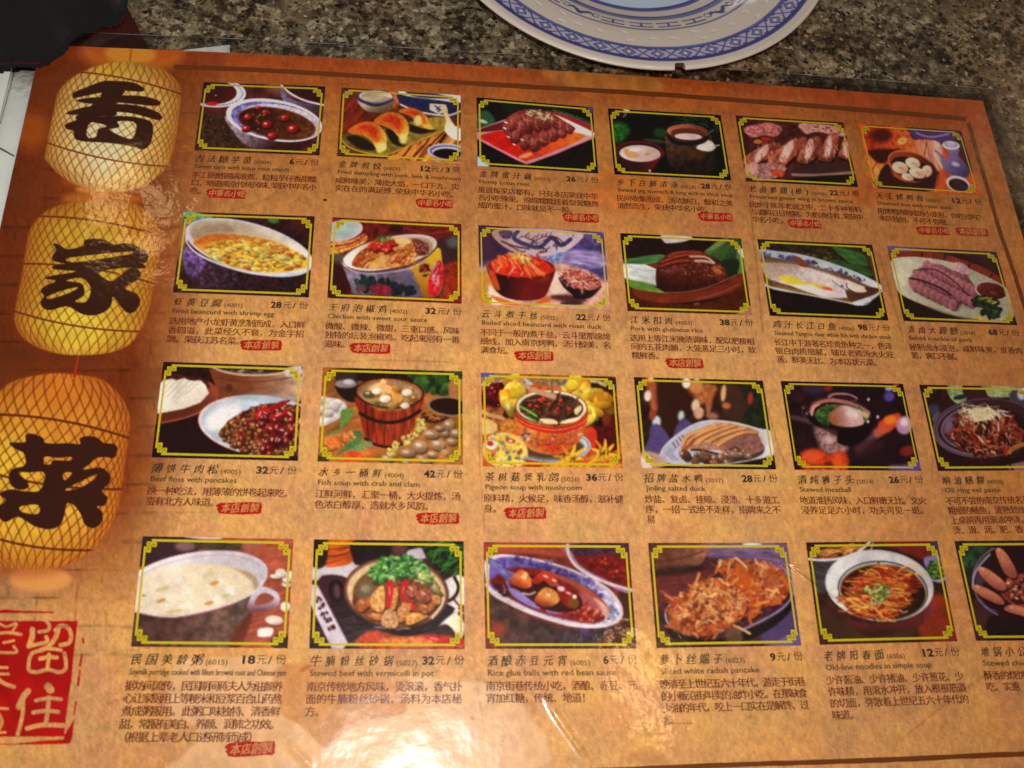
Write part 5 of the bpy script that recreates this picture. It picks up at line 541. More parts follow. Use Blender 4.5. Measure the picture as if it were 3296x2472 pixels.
_P((1, 4), (57, 100), (1283, 160), (1458, 968), (192, 918), Z2, 2420, 740, d25, 'photo of a silver white fish on a long blue and white dish')
_P((1, 5), (195, 172), (1362, 235), (1587, 1020), (373, 973), Z2, 2796, 740, d26, 'photo of pink sliced pork knuckle on a white oval plate')
_P((2, 0), (200, 75), (1555, 118), (1505, 1038), (85, 1003), Z3, 460, 1140, d31, 'photo of brown beans with red chillies on a white plate, pancakes behind')
_P((2, 1), (148, 97), (1503, 137), (1508, 1045), (95, 1012), Z3, 990, 1150, d32, 'photo of soup in a wooden bucket among clams and crabs')
_P((2, 2), (112, 120), (1422, 158), (1492, 1047), (133, 1030), Z3, 1510, 1160, d33, 'photo of mushroom soup in a yellow pot among yellow flowers')
_P((2, 3), (90, 102), (1343, 137), (1473, 1000), (167, 985), Z3, 2010, 1180, d34, 'photo of sliced salted duck on a grey plate')
_P((2, 4), (97, 140), (1285, 168), (1463, 1012), (232, 1003), Z3, 2480, 1180, d35, 'photo of a pale meatball in a dark lidded pot over fire')
_P((2, 5), (538, 128), (1697, 148), (1938, 1040), (740, 1050), Z2, 2796, 1200, d36, 'photo of brown eel strips heaped on a dark ridged plate')
_P((3, 0), (220, 72), (1562, 98), (1510, 1070), (115, 1055), Z4, 380, 1700, d41, 'photo of cream coloured porridge in a white bowl with a loop handle')
_P((3, 1), (140, 100), (1473, 117), (1480, 1077), (97, 1073), Z4, 960, 1700, d42, 'photo of beef stew with coriander and red chillies in a clay pot')
_P((3, 2), (100, 125), (1393, 132), (1462, 1073), (117, 1075), Z4, 1520, 1700, d43, 'photo of red bean soup and a spoon in a blue and white bowl')
_P((3, 3), (127, 105), (1362, 103), (1490, 1018), (202, 1040), Z4, 2040, 1710, d44, 'photo of three golden shredded radish pancakes')
_P((3, 4), (92, 127), (1262, 115), (1440, 1007), (217, 1038), Z4, 2560, 1700, d45, 'photo of noodles in dark broth in a white bowl')
_P((3, 5), (580, 138), (2010, 128), (2280, 1195), (815, 1203), 400/1327, 2896, 1700, d46, 'photo of finger shaped pancakes round a stew bowl')
def rect_h(A, B):
    M = []; r = []
    for (x, y), (u, v) in zip(A, B): M += [[x, y, 1, 0, 0, 0, -u*x, -u*y], [0, 0, 0, x, y, 1, -v*x, -v*y]]; r += [u, v]
    return np.append(np.linalg.solve(np.array(M, float), np.array(r, float)), 1).reshape(3, 3)
def app_h(H, x, y):
    w = H[2, 0]*x+H[2, 1]*y+H[2, 2]; return (H[0, 0]*x+H[0, 1]*y+H[0, 2])/w, (H[1, 0]*x+H[1, 1]*y+H[1, 2])/w
NU, NV = 176, 116
def paint_pic(key, nu=NU, nv=NV):
    cs, s, ox, oy, f, lab = PICS[key]
    H = rect_h([(0, 0), (1, 0), (1, 1), (0, 1)], cs)
    U, V = np.meshgrid(np.linspace(0, 1, nu), np.linspace(0, 1, nv)); X, Y = app_h(H, U, V)
    k = Cv(X, Y, max(5.0, abs(cs[1][0]-cs[0][0])/nu*1.1)); f(k); c = k.c.reshape(nv, nu, 3)
    w = np.pad(c, ((1, 1), (1, 1), (0, 0)), 'edge'); w = (w[:-2]+2*w[1:-1]+w[2:])/4; w = (w[:, :-2]+2*w[:, 1:-1]+w[:, 2:])/4; c = .25*c+.75*w
    n = fbm(U*30, V*20, key[0]+key[1]*3.1, 4)-.5; n2 = fbm(U*7, V*5, key[1]+key[0]*2.3, 2)-.5; n3 = vnoise(U*88, V*58, key[0]*5.1+key[1])-.5; c = c*(1+.15*n+.22*n2+.06*n3)[..., None]; g_ = c.mean(-1, keepdims=True); c = g_+(c-g_)*.90; c = c*(.88+.12*np.clip(c/160, 0, 1))
    return np.clip(c, 4, 252)
# ---------------------------------------------------------------- materials
M_print = print_mat('print_colours')
M_gilt = print_mat('gilt_print', (204, 184, 28)); M_giltd = print_mat('gilt_print_dark', (112, 96, 14))
M_title = print_mat('brush_ink', (52, 46, 36)); M_code = print_mat('code_ink', (100, 76, 48)); M_price = print_mat('price_ink', (44, 38, 30)); M_eng = print_mat('caption_ink', (66, 54, 34)); M_desc = print_mat('maroon_ink', (100, 32, 20))
M_red = print_mat('stamp_red', (176, 26, 20)); M_pale = print_mat('stamp_lettering', (206, 150, 90)); M_rule = print_mat('brown_rule', (112, 58, 24))
def granite():
    nt = NT('polished_granite'); b = nt.b; tc = nt.n('ShaderNodeTexCoord'); v = tc.outputs['Object']
    big = nt.noise(v, 30, 4, .65); mid = nt.noise(v, 110, 5, .72); fine = nt.noise(v, 640, 3, .7); tint = nt.noise(v, 7, 2, .5)
    wv = nt.n('ShaderNodeVectorMath', operation='ADD'); nz = nt.n('ShaderNodeTexNoise', i_Scale=420.0, i_Detail=2.0); nt.l(v, nz.inputs['Vector']); sc_ = nt.n('ShaderNodeVectorMath', operation='SCALE'); sc_.inputs['Scale'].default_value = .0035; nt.l(nz.outputs['Color'], sc_.inputs[0]); nt.l(v, wv.inputs[0]); nt.l(sc_.outputs[0], wv.inputs[1]); w = wv.outputs[0]
    def cells(scale): o = nt.n('ShaderNodeTexVoronoi', i_Scale=float(scale)); nt.l(w, o.inputs['Vector']); s = nt.n('ShaderNodeSeparateColor'); nt.l(o.outputs['Color'], s.inputs[0]); return s.outputs, o.outputs['Distance']
    c1, d1 = cells(280); c2, d2 = cells(120); c3, d3 = cells(480)
    base = nt.math('ADD', nt.math('MULTIPLY', mid, .62), nt.math('ADD', nt.math('MULTIPLY', c1[0], .20), nt.math('MULTIPLY', c3[0], .18)))
    c = nt.ramp(base, [(.30, lin((34, 27, 24))), (.40, lin((78, 66, 54))), (.48, lin((120, 108, 92))), (.56, lin((160, 148, 130))), (.65, lin((204, 192, 174))), (.75, lin((226, 218, 208)))])
    c = nt.mix(nt.ramp(big, [(.51, 0), (.58, .95)]), c, nt.mix(.45, c, lin((56, 38, 30))))
    c = nt.mix(nt.ramp(big, [(.38, .55), (.45, 0)]), c, lin((146, 128, 108)))
    c = nt.mix(nt.math('MULTIPLY', nt.ramp(c2[1], [(.80, 0), (.81, .92)], 'CONSTANT'), nt.ramp(nt.math('ADD', d2, nt.math('MULTIPLY', mid, .7)), [(.55, 1), (.72, 0)])), c, lin((70, 48, 36)))
    c = nt.mix(nt.math('MULTIPLY', nt.ramp(c1[1], [(.87, 0), (.88, 1)], 'CONSTANT'), nt.ramp(nt.math('ADD', d1, nt.math('MULTIPLY', fine, .6)), [(.55, 1), (.75, 0)])), c, (.008, .008, .010))
    c = nt.mix(nt.ramp(nt.math('ADD', nt.math('MULTIPLY', c3[2], .35), fine), [(.84, 0), (.90, 1)]), c, (.010, .009, .010))
    c = nt.mix(nt.math('MULTIPLY', nt.ramp(c3[1], [(.93, 0), (.94, .8)], 'CONSTANT'), nt.ramp(d3, [(.3, 1), (.6, 0)])), c, lin((226, 220, 208)))
    c = nt.mix(1.0, c, nt.ramp(tint, [(.35, lin((208, 216, 206))), (.65, lin((228, 196, 168)))]), 'MULTIPLY'); c = nt.mix(1.0, c, (1.0, .96, .90), 'MULTIPLY')
    nt.l(c, b.inputs['Base Color']); b.inputs['Roughness'].default_value = .14; b.inputs['Specular IOR Level'].default_value = .5
    bp = nt.n('ShaderNodeBump', i_Strength=.2, i_Distance=.0001); nt.l(fine, bp.inputs['Height']); nt.l(bp.outputs[0], b.inputs['Normal']); return nt.m
def simple(name, col, rough=.6, spec=.3, coat=0, nscale=300, namp=.15, bump=0, sheen=0):
    nt = NT(name); b = nt.b; tc = nt.n('ShaderNodeTexCoord'); v = tc.outputs['Object']; f = nt.noise(v, nscale, 4, .6)
    c = nt.mix(1.0, lin(col), nt.ramp(f, [(.3, 1-namp), (.7, 1+namp)]), 'MULTIPLY'); nt.l(c, b.inputs['Base Color'])
    b.inputs['Roughness'].default_value = rough; b.inputs['Specular IOR Level'].default_value = spec; b.inputs['Coat Weight'].default_value = coat; b.inputs['Coat Roughness'].default_value = .04
    if sheen: b.inputs['Sheen Weight'].default_value = sheen
    if bump: bp = nt.n('ShaderNodeBump', i_Strength=.6, i_Distance=bump); nt.l(f, bp.inputs['Height']); nt.l(bp.outputs[0], b.inputs['Normal'])
    return nt.m
# ---------------------------------------------------------------- granite table top
TZ = -.0022
bm = bmesh.new(); bmesh.ops.create_cube(bm, size=1); bmesh.ops.scale(bm, vec=(1.6, 1.3, .03), verts=bm.verts); bmesh.ops.translate(bm, vec=(.15, -.05, TZ-.015), verts=bm.verts)
bmesh.ops.bevel(bm, geom=bm.edges[:], offset=.003, segments=2, affect='EDGES'); me = bpy.data.meshes.new('granite_table_top'); bm.to_mesh(me); bm.free(); me.materials.append(granite())
tag(link(bpy.data.objects.new('granite_table_top', me)), 'speckled brown grey polished granite table top under everything', None, None, 'structure')
# ---------------------------------------------------------------- things round the menu
def slab(name, P, z0, z1, mat, label=None, cat=None, parent=None, nx=1):
    n = len(P); V = [(x, y, z1) for x, y in P]+[(x, y, z0) for x, y in P]; F = [tuple(range(n)), tuple(range(2*n-1, n-1, -1))]+[(i+n, (i+1) % n+n, (i+1) % n, i) for i in range(n)]
    area2 = sum(P[i][0]*P[(i+1) % n][1]-P[(i+1) % n][0]*P[i][1] for i in range(n))
    if area2 < 0: F = [f[::-1] for f in F]
    return tag(mesh_obj(name, V, F, mat, parent), label, cat)
def PH(pts, h): return [tuple(float(a) for a in rectify(x, y, h)) for x, y in pts]
f = slab('folder', [(-.30, .30), (-.112, .30)]+PH([(398, 0), (474, 148), (500, 210)], -.0012)+[(-.02, -.02), (-.30, -.02)], TZ, -.0012, simple('maroon_leather', (62, 14, 12), .45, .3, 0, 400, .3, .0002), 'dark maroon folder lying on the granite under the menu\'s top left corner', 'folder')
slab('slip', PH([(560, 168), (598, 160), (739, 144), (741, 190), (600, 200)], -.0006), -.0011, -.0006, simple('white_paper', (226, 228, 230), .6, .3, 0, 200, .04), 'small white paper slip peeking out above the menu\'s top edge', 'paper slip')
pw = simple('sheet_paper', (232, 238, 236), .45, .4, 0, 60, .03)
sh = slab('paper_sheet', [(-.22, -.10), (-.215, .03)]+PH([(150, 190), (150, 260)], -.0008)+[(-.045, -.03), (-.05, -.10)], -.00115, -.0008, pw, 'pale bluish white printed sheet beside the menu\'s left edge under the dark cloth', 'paper sheet')
slab('printed_line', PH([(-40, 462), (0, 474), (46, 500), (46, 505), (0, 480), (-40, 467)], -.0007), -.0008, -.0007, simple('dark_red_ink', (84, 24, 22), .5, .3), None, None, sh)
slab('film_edge_strip', PH([(52, 197), (57, 197), (3, 400), (-2, 400)], -.0007), -.0008, -.00068, simple('film_strip_grey', (158, 172, 172), .5, .3), None, None, sh)  # grey strip drawn for the laminate's left edge crossing the paper
def cloth():
    rnd = np.random.RandomState(4)
    P = PH([(-260, 186), (0, 196), (60, 190), (128, 192), (160, 176), (194, 152), (214, 122), (232, 98), (266, 80), (300, 56), (345, 50), (376, 30), (392, -40), (400, -160)], .004)
    P = P+[(P[-1][0], .30), (-.34, .30), (-.34, P[0][1])]
    P = smooth_closed(P, 6); x0, x1, y0, y1 = -.34, .02, -.02, .30; nx, ny = 300, 260
    X, Y = np.meshgrid(np.linspace(x0, x1, nx), np.linspace(y0, y1, ny)); d = sdf(X, Y, P)
    t = np.clip(d/.035, 0, 1); Z = .001+.028*np.sqrt(np.clip(t*(2-t), 0, 1))+.012*(fbm(X*22, Y*22, 2)-.5)*t+.006*np.sin((X*.8+Y)*95+6*fbm(X*18, Y*18, 5))*t
    Z = np.where(d > 0, Z, -.0004)
    grid_obj('cloth_body', X, Y, Z, simple('dark_cloth', (11, 10, 14), .85, .3, 0, 700, .4, .0004, .2), CL, keep=d > -.0015, smooth=True)
CL = bpy.data.objects.new('dark_cloth', None); CL.location = (-.12, .06, 0); COL.objects.link(CL); bpy.context.view_layer.update()
tag(CL, 'black rumpled cloth lying over the menu\'s top left corner', 'cloth'); cloth()
hem = smooth_closed(PH([(-60, 197), (0, 198), (40, 194), (80, 196), (128, 195)], .0035), 6, False)
V = []; F = []
for i, (x, y) in enumerate(hem):
    for k in range(6): a = k*math.pi/3; V.append((x, y+.0006*math.cos(a), .0022+.0006*math.sin(a)))
    if i: F += [((i-1)*6+k, (i-1)*6+(k+1) % 6, i*6+(k+1) % 6, i*6+k) for k in range(6)]
mesh_obj('hem', V, F, simple('maroon_thread', (70, 20, 30), .8, .2), CL, True)
# ---------------------------------------------------------------- plate
def plate():
    c = np.array([.1975, .1151]); root = bpy.data.objects.new('plate', None); root.location = (c[0], c[1], TZ); COL.objects.link(root); bpy.context.view_layer.update()
    tag(root, 'white porcelain plate with blue key pattern rim and a chip in its edge', 'plate')
    pr = [(0, .0006), (30, .0006), (50, .0008), (56, .0014), (62, .0034), (70, .0062), (78, .0082), (88, .0101), (96, .0120), (99, .0127), (100.6, .0130), (101.6, .01285), (102.1, .0122), (101.8, .0113), (100.5, .0104), (96, .0088), (80, .0052), (66, .0018), (60, -.0010), (57, -.0014), (54, -.0012), (53, .0002), (0, .0)]
    pr = [(a, z+.0006) for a, z in pr]; rr = [0]; zz = [pr[0][1]]
    for (a, z), (a2, z2) in zip(pr, pr[1:]):
        n = max(1, int(abs(a2-a)/.5)) if a2 > a else max(2, int(abs(a2-a)/4))
        for k in range(1, n+1): rr.append(a+(a2-a)*k/n); zz.append(z+(z2-z)*k/n)
    rr = np.array(rr); zz = np.convolve(np.pad(zz, 2, 'edge'), np.ones(5)/5, 'valid'); nu = 1500; th = np.linspace(0, 2*math.pi, nu, endpoint=False)
    TH, R = np.meshgrid(th, rr); Z = np.tile(zz[:, None], (1, nu)); deg = np.degrees(TH); top = np.arange(len(rr)) <= int(np.argmax(rr)); topm = np.tile(top[:, None], (1, nu))
    wob = fbm(deg*.06, R*.05, 3)-.5; r = R+.5*wob
    W_ = np.array([224., 212., 198.]); col = np.tile(W_, R.shape+(1,)); blue = np.array([58., 58., 136.]); blue2 = np.array([104., 112., 176.])
    def put(m, cc, al=1): col[:] = col*(1-(m*al)[..., None])+np.array(cc)*(m*al)[..., None]
    def band(a, b, s=.35): return np.clip((r-a)/s+.5, 0, 1)*np.clip((b-r)/s+.5, 0, 1)
    put(band(0, 54), (196, 216, 236)); put(band(53.9, 56.2), (84, 92, 156)); put(band(53.5, 54.8), blue); put(band(61.0, 62.2), blue); put(band(62.3, 64.4, .6), blue2); put(band(72.5, 73.5), (90, 88, 140))  # pale blue well has a bluish reflection painted in; the bands are pattern
    u = np.mod(deg-253.4, 60.0); h = np.mod(u, 11.2); inH = (u < 44.8); ln = lambda x, w: np.clip((w-np.abs(x))/.35+.5, 0, 1)
    put((ln(r-67.6, .42)+ln(r-70.7, .42))*((h > .9) & (h < 10.3))*inH, blue); put(ln((h-5.6)*1.2, .5)*band(67.6, 70.7)*inH, blue)
    ub = (u-52.4); bat = ((ub/5.8)**2+((r-68.9-1.2*np.cos(ub*.9))/1.5)**2+1.3*(fbm(ub*.9, r*.7, 8)-.5)); put(np.clip((1-bat)*2, 0, 1)*(~inH), blue); put(ln(np.hypot(np.abs(ub)*1.15-7.2, r-68.4)-1.6, .3)*(~inH), blue)
    put(band(94.6, 97.0, .5), (52, 48, 130)); put(band(86.2, 88.3, .5), blue2, .95); put(band(87.5, 88.4), blue); put(band(86.2+.8*(vnoise(deg*.1, deg*0, 4) > .7), 87.2), blue, .5)
    p = 8.4; q = np.mod(deg, p)-p/2; a = np.abs(q)*1.6; b_ = np.abs(r-91.5); D = a+b_*1.05; inb = band(88.3, 94.7)
    put(inb, (180, 178, 208), .75)
    put(ln(D-2.9, .55)*inb, blue); put(ln(D-1.6, .3)*inb, blue); X_ = np.abs(np.abs(a-p*.8)-b_*1.05); put(ln(X_, .55)*inb, blue); put(np.clip((b_-2.3)/.3, 0, 1)*(np.abs(a-p*.4) < 1.4)*inb, (70, 66, 150)); put(np.clip((1.0-D)/.4+.5, 0, 1)*inb, (238, 232, 232))
    rice = np.zeros_like(r)
    for k in range(15):
        for dr, da, tl in ((77.2, 0, .5), (80.2, 8.2, 0), (83.0, 1.5, -.4), (80.0, 15.5, .3)):
            A = k*24+da+.8*math.sin(k*3.1+dr); d1 = (np.mod(deg-A+180, 360)-180)*1.40; d2 = r-dr; e = ((d1*math.cos(tl)+d2*math.sin(tl))/2.0)**2+((-d1*math.sin(tl)+d2*math.cos(tl))/.75)**2
            rice = np.maximum(rice, np.clip(1.15-e, 0, 1))
    put(np.clip(rice, 0, 1), (206, 204, 190), .55); Z = Z-.00042*rice*topm
    col[~topm] = W_; a = np.degrees(np.arctan2(.0135-c[1], .2118-c[0])) % 360
    dd = (deg-a); chip = np.clip((1.45-np.abs(dd))/.3, 0, 1)*(1+.18*np.sin(deg*9)); lipm = (R > 98.5)
    R2 = R-chip*np.clip((R-98.6), 0, 9)*.85; chipc = chip*lipm*(R > 99.8); col = col*(1-np.clip(chipc, 0, 1)[..., None])+np.array([46, 40, 34])*np.clip(chipc, 0, 1)[..., None]
    X = c[0]+R2/1000*np.cos(TH); Y = c[1]+R2/1000*np.sin(TH); X = np.concatenate([X, X[:, :1]], 1); Y = np.concatenate([Y, Y[:, :1]], 1); Z = np.concatenate([Z, Z[:, :1]], 1)+TZ+.0012; col = np.concatenate([col, col[:, :1]], 1)
    nt = NT('glazed_porcelain'); at = nt.n('ShaderNodeAttribute', attribute_name='print'); nt.l(nt.mix(1.0, at.outputs['Color'], (.93, .95, .99), 'MULTIPLY'), nt.b.inputs['Base Color']); nt.b.inputs['Roughness'].default_value = .35; nt.b.inputs['Coat Weight'].default_value = .8; nt.b.inputs['Coat Roughness'].default_value = .05
    nt.b.inputs['Subsurface Weight'].default_value = 0.0
    def part(name, i0, i1): grid_obj(name, X[i0:i1+1], Y[i0:i1+1], Z[i0:i1+1], nt.m, root, col[i0:i1+1], smooth=True)
    k1 = int(np.searchsorted(rr[:int(np.argmax(rr))], 55)); k2 = int(np.searchsorted(rr[:int(np.argmax(rr))], 94.6)); e = int(np.argmax(rr))+8
    part('well', 0, k1); part('rim', k1, k2); part('lip', k2, e); part('foot', e, len(rr)-1)
# ---------------------------------------------------------------- the menu sheet
DX = np.array([-.0675, .02, .10, .18, .27, .3668]); DT = np.array([.0140, .0172, .0190, .0196, .0194, .0188])
def top_y(x): return np.interp(x, DX, np.array(DT))
def paint_page(X, Y):
    """parchment print of the sheet, drawn in the photograph's measuring units"""
    k = Cv(X, Y, 9.0); k.base((214, 157, 96)); x, y = k.X, k.Y
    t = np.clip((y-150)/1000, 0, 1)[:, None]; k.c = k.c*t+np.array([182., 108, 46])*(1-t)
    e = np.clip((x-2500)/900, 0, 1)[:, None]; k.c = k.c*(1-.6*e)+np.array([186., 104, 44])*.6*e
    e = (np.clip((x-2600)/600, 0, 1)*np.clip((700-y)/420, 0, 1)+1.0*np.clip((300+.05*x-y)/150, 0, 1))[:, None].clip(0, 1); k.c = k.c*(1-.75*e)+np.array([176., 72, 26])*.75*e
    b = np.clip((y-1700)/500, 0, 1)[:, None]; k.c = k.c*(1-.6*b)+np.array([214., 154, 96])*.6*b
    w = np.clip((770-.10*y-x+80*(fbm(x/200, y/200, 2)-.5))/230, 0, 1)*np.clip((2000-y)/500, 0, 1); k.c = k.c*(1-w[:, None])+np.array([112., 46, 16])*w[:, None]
    n = fbm(x/150, y/150, 1, 4)-.5; m = fbm(x/26, y/26, 6, 3)-.5; k.c *= (1+.17*n+.13*m+.22*(fbm(x/8, y/17, 13, 3)-.5)+.16*(vnoise(x/4.5, y/6, 17)-.5))[:, None]; k.c[:, 2] *= (1-.15*np.clip(n*2, -.3, 1)); k.c[:, 1] *= 1+.10*(fbm(x/90, y/90, 23, 2)-.5)
    # brick joints of the wall printed behind the lanterns
    row = y/92.0+.12*fbm(x/300, y/300, 9); j = np.abs(row-np.round(row)); off = np.floor(row+.5)*.47; cx = x/205+off; jc = np.abs(cx-np.round(cx))
    jm = np.maximum(np.clip(1-j*92/7, 0, 1), np.clip(1-jc*205/6, 0, 1)*.7)*np.clip(fbm(x/40, y/40, 12)*2.2-.7, 0, 1); zone = np.clip((720-x)/300, .0, 1)*np.clip((2300-y)/300, 0, 1); k.c *= (1-.42*jm*zone)[:, None]
    fade = np.clip((x-500)/300, 0, 1); k.c *= (1-.13*jm*fade*np.clip((900-y)/500, .25, 1))[:, None]
    for cx_, cy, rx, ry, c, al in ((200, 255, 60, 20, (110, 50, 18), .6), (110, 290, 90, 30, (112, 50, 16), .5), (60, 620, 60, 40, (120, 56, 20), .5), (40, 1180, 90, 60, (104, 48, 20), .6), (60, 1140, 70, 16, (90, 40, 20), .5), (500, 1240, 90, 40, (120, 62, 28), .4), (470, 300, 60, 80, (150, 70, 26), .4), (100, 420, 60, 60, (206, 104, 24), .6), (430, 170, 260, 40, (170, 70, 20), .5)): k.ell(cx_, cy, rx, ry, c, 0, 50, al=al)
    # stains and paler patches
    for P, c, al, s in (([(1930, 560), (2040, 540), (2170, 600), (2130, 670), (2060, 690), (1980, 680), (1890, 640)], (206, 112, 40), .55, 24), ([(2700, 600), (2800, 560), (2900, 620), (2820, 660), (2740, 650)], (196, 96, 36), .5, 30), ([(1750, 220), (2100, 250), (2100, 300), (1850, 290)], (200, 150, 70), .5, 20), ([(2100, 300), (2560, 320), (2500, 360), (2200, 350)], (196, 100, 44), .5, 30), ([(2560, 270), (2900, 310), (3100, 330), (3100, 370), (2700, 350)], (170, 70, 26), .5, 24)): k.poly(P, c, s, al=al, tex=(.3, 30))
    k.poly([(560, 2140), (640, 2120), (900, 2130), (905, 2290), (960, 2330), (1030, 2395), (1060, 2405), (1092, 2372), (1180, 2322), (1290, 2300), (1306, 2262), (1330, 2180), (1440, 2190), (1560, 2200), (1660, 2240), (1700, 2500), (560, 2560), (600, 2420), (630, 2390), (620, 2330), (540, 2300)], (232, 184, 136), 7, al=.75, tex=(.12, 30)); k.poly([(900, 2140), (905, 2290), (960, 2330), (1030, 2395), (1060, 2405), (1092, 2372), (1180, 2322), (1290, 2300), (1306, 2262), (1240, 2180)], (196, 128, 74), 7, al=.5, tex=(.15, 20))
    k.ell(2080, 2440, 60, 24, (170, 110, 64), .1, 20, al=.4); k.ell(985, 2150, 24, 6, (176, 84, 40), -.5, 6, al=.8)
    for P, wd, al in (([(2412, 650), (2430, 800), (2455, 1070)], 4, .5), ([(1541, 1190), (1545, 1500), (1560, 1700)], 3, .35), ([(2060, 760), (2090, 640), (2100, 560)], 3, .3), ([(2450, 1240), (2500, 1420), (2530, 1500)], 3, .4), ([(1500, 1170), (1300, 1160), (1020, 1165)], 3, .35), ([(1310, 1170), (1330, 1080), (1360, 1020)], 3, .3), ([(2540, 900), (2600, 1000), (2640, 1100)], 3, .25), ([(2830, 820), (2860, 920), (2905, 1080)], 4, .4), ([(120, 1900), (110, 2020)], 4, .5), ([(250, 1880), (240, 2010)], 4, .45), ([(360, 2100), (440, 2090), (520, 2075)], 3, .4), ([(330, 2270), (420, 2240)], 3, .4), ([(2450, 640), (2450, 720)], 3, .3), ([(3060, 470), (3080, 640), (3100, 800)], 3, .3), ([(700, 690), (860, 640), (900, 600)], 3, .3), ([(2955, 2045), (2970, 2130)], 3, .5), ([(3045, 2060), (3060, 2140)], 3, .5), ([(2300, 2330), (2320, 2450)], 3, .2), ([(1520, 2100), (1560, 2360)], 3, .25)):
        k.line(P, wd, (110, 56, 26), 4, al=al)
    rnd = np.random.RandomState(11)
    for i in range(260):
        px, py = rnd.uniform(400, 3300), rnd.uniform(150, 2480); k.ell(px, py, rnd.uniform(1.5, 5), rnd.uniform(1.5, 3), (140, 70, 32), rnd.uniform(0, 3), 4, al=rnd.uniform(.2, .6))
    for i in range(46):
        px, py = rnd.uniform(700, 3200), rnd.uniform(200, 2460); a = rnd.uniform(0, 3.1); L = rnd.uniform(20, 90); k.line([(px, py), (px+L*.5*math.cos(a)+rnd.uniform(-8, 8), py+L*.5*math.sin(a)), (px+L*math.cos(a), py+L*math.sin(a))], 2, (140, 76, 34), 3, al=rnd.uniform(.15, .45))
    # light thrown on the printed wall by the printed lanterns
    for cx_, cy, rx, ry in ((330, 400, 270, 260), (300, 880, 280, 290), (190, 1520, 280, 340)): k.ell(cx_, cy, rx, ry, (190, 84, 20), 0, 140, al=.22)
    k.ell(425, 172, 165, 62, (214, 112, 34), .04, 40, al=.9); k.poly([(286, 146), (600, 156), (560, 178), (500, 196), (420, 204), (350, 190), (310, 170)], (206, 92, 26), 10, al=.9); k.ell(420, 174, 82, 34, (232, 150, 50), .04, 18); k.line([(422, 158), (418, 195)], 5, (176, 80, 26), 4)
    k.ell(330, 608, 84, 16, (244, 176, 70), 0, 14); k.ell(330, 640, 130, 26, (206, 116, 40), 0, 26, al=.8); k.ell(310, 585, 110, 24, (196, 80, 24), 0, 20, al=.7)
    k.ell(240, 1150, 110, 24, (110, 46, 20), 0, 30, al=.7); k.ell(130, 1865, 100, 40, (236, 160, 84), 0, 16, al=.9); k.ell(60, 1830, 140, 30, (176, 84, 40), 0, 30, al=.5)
    return k
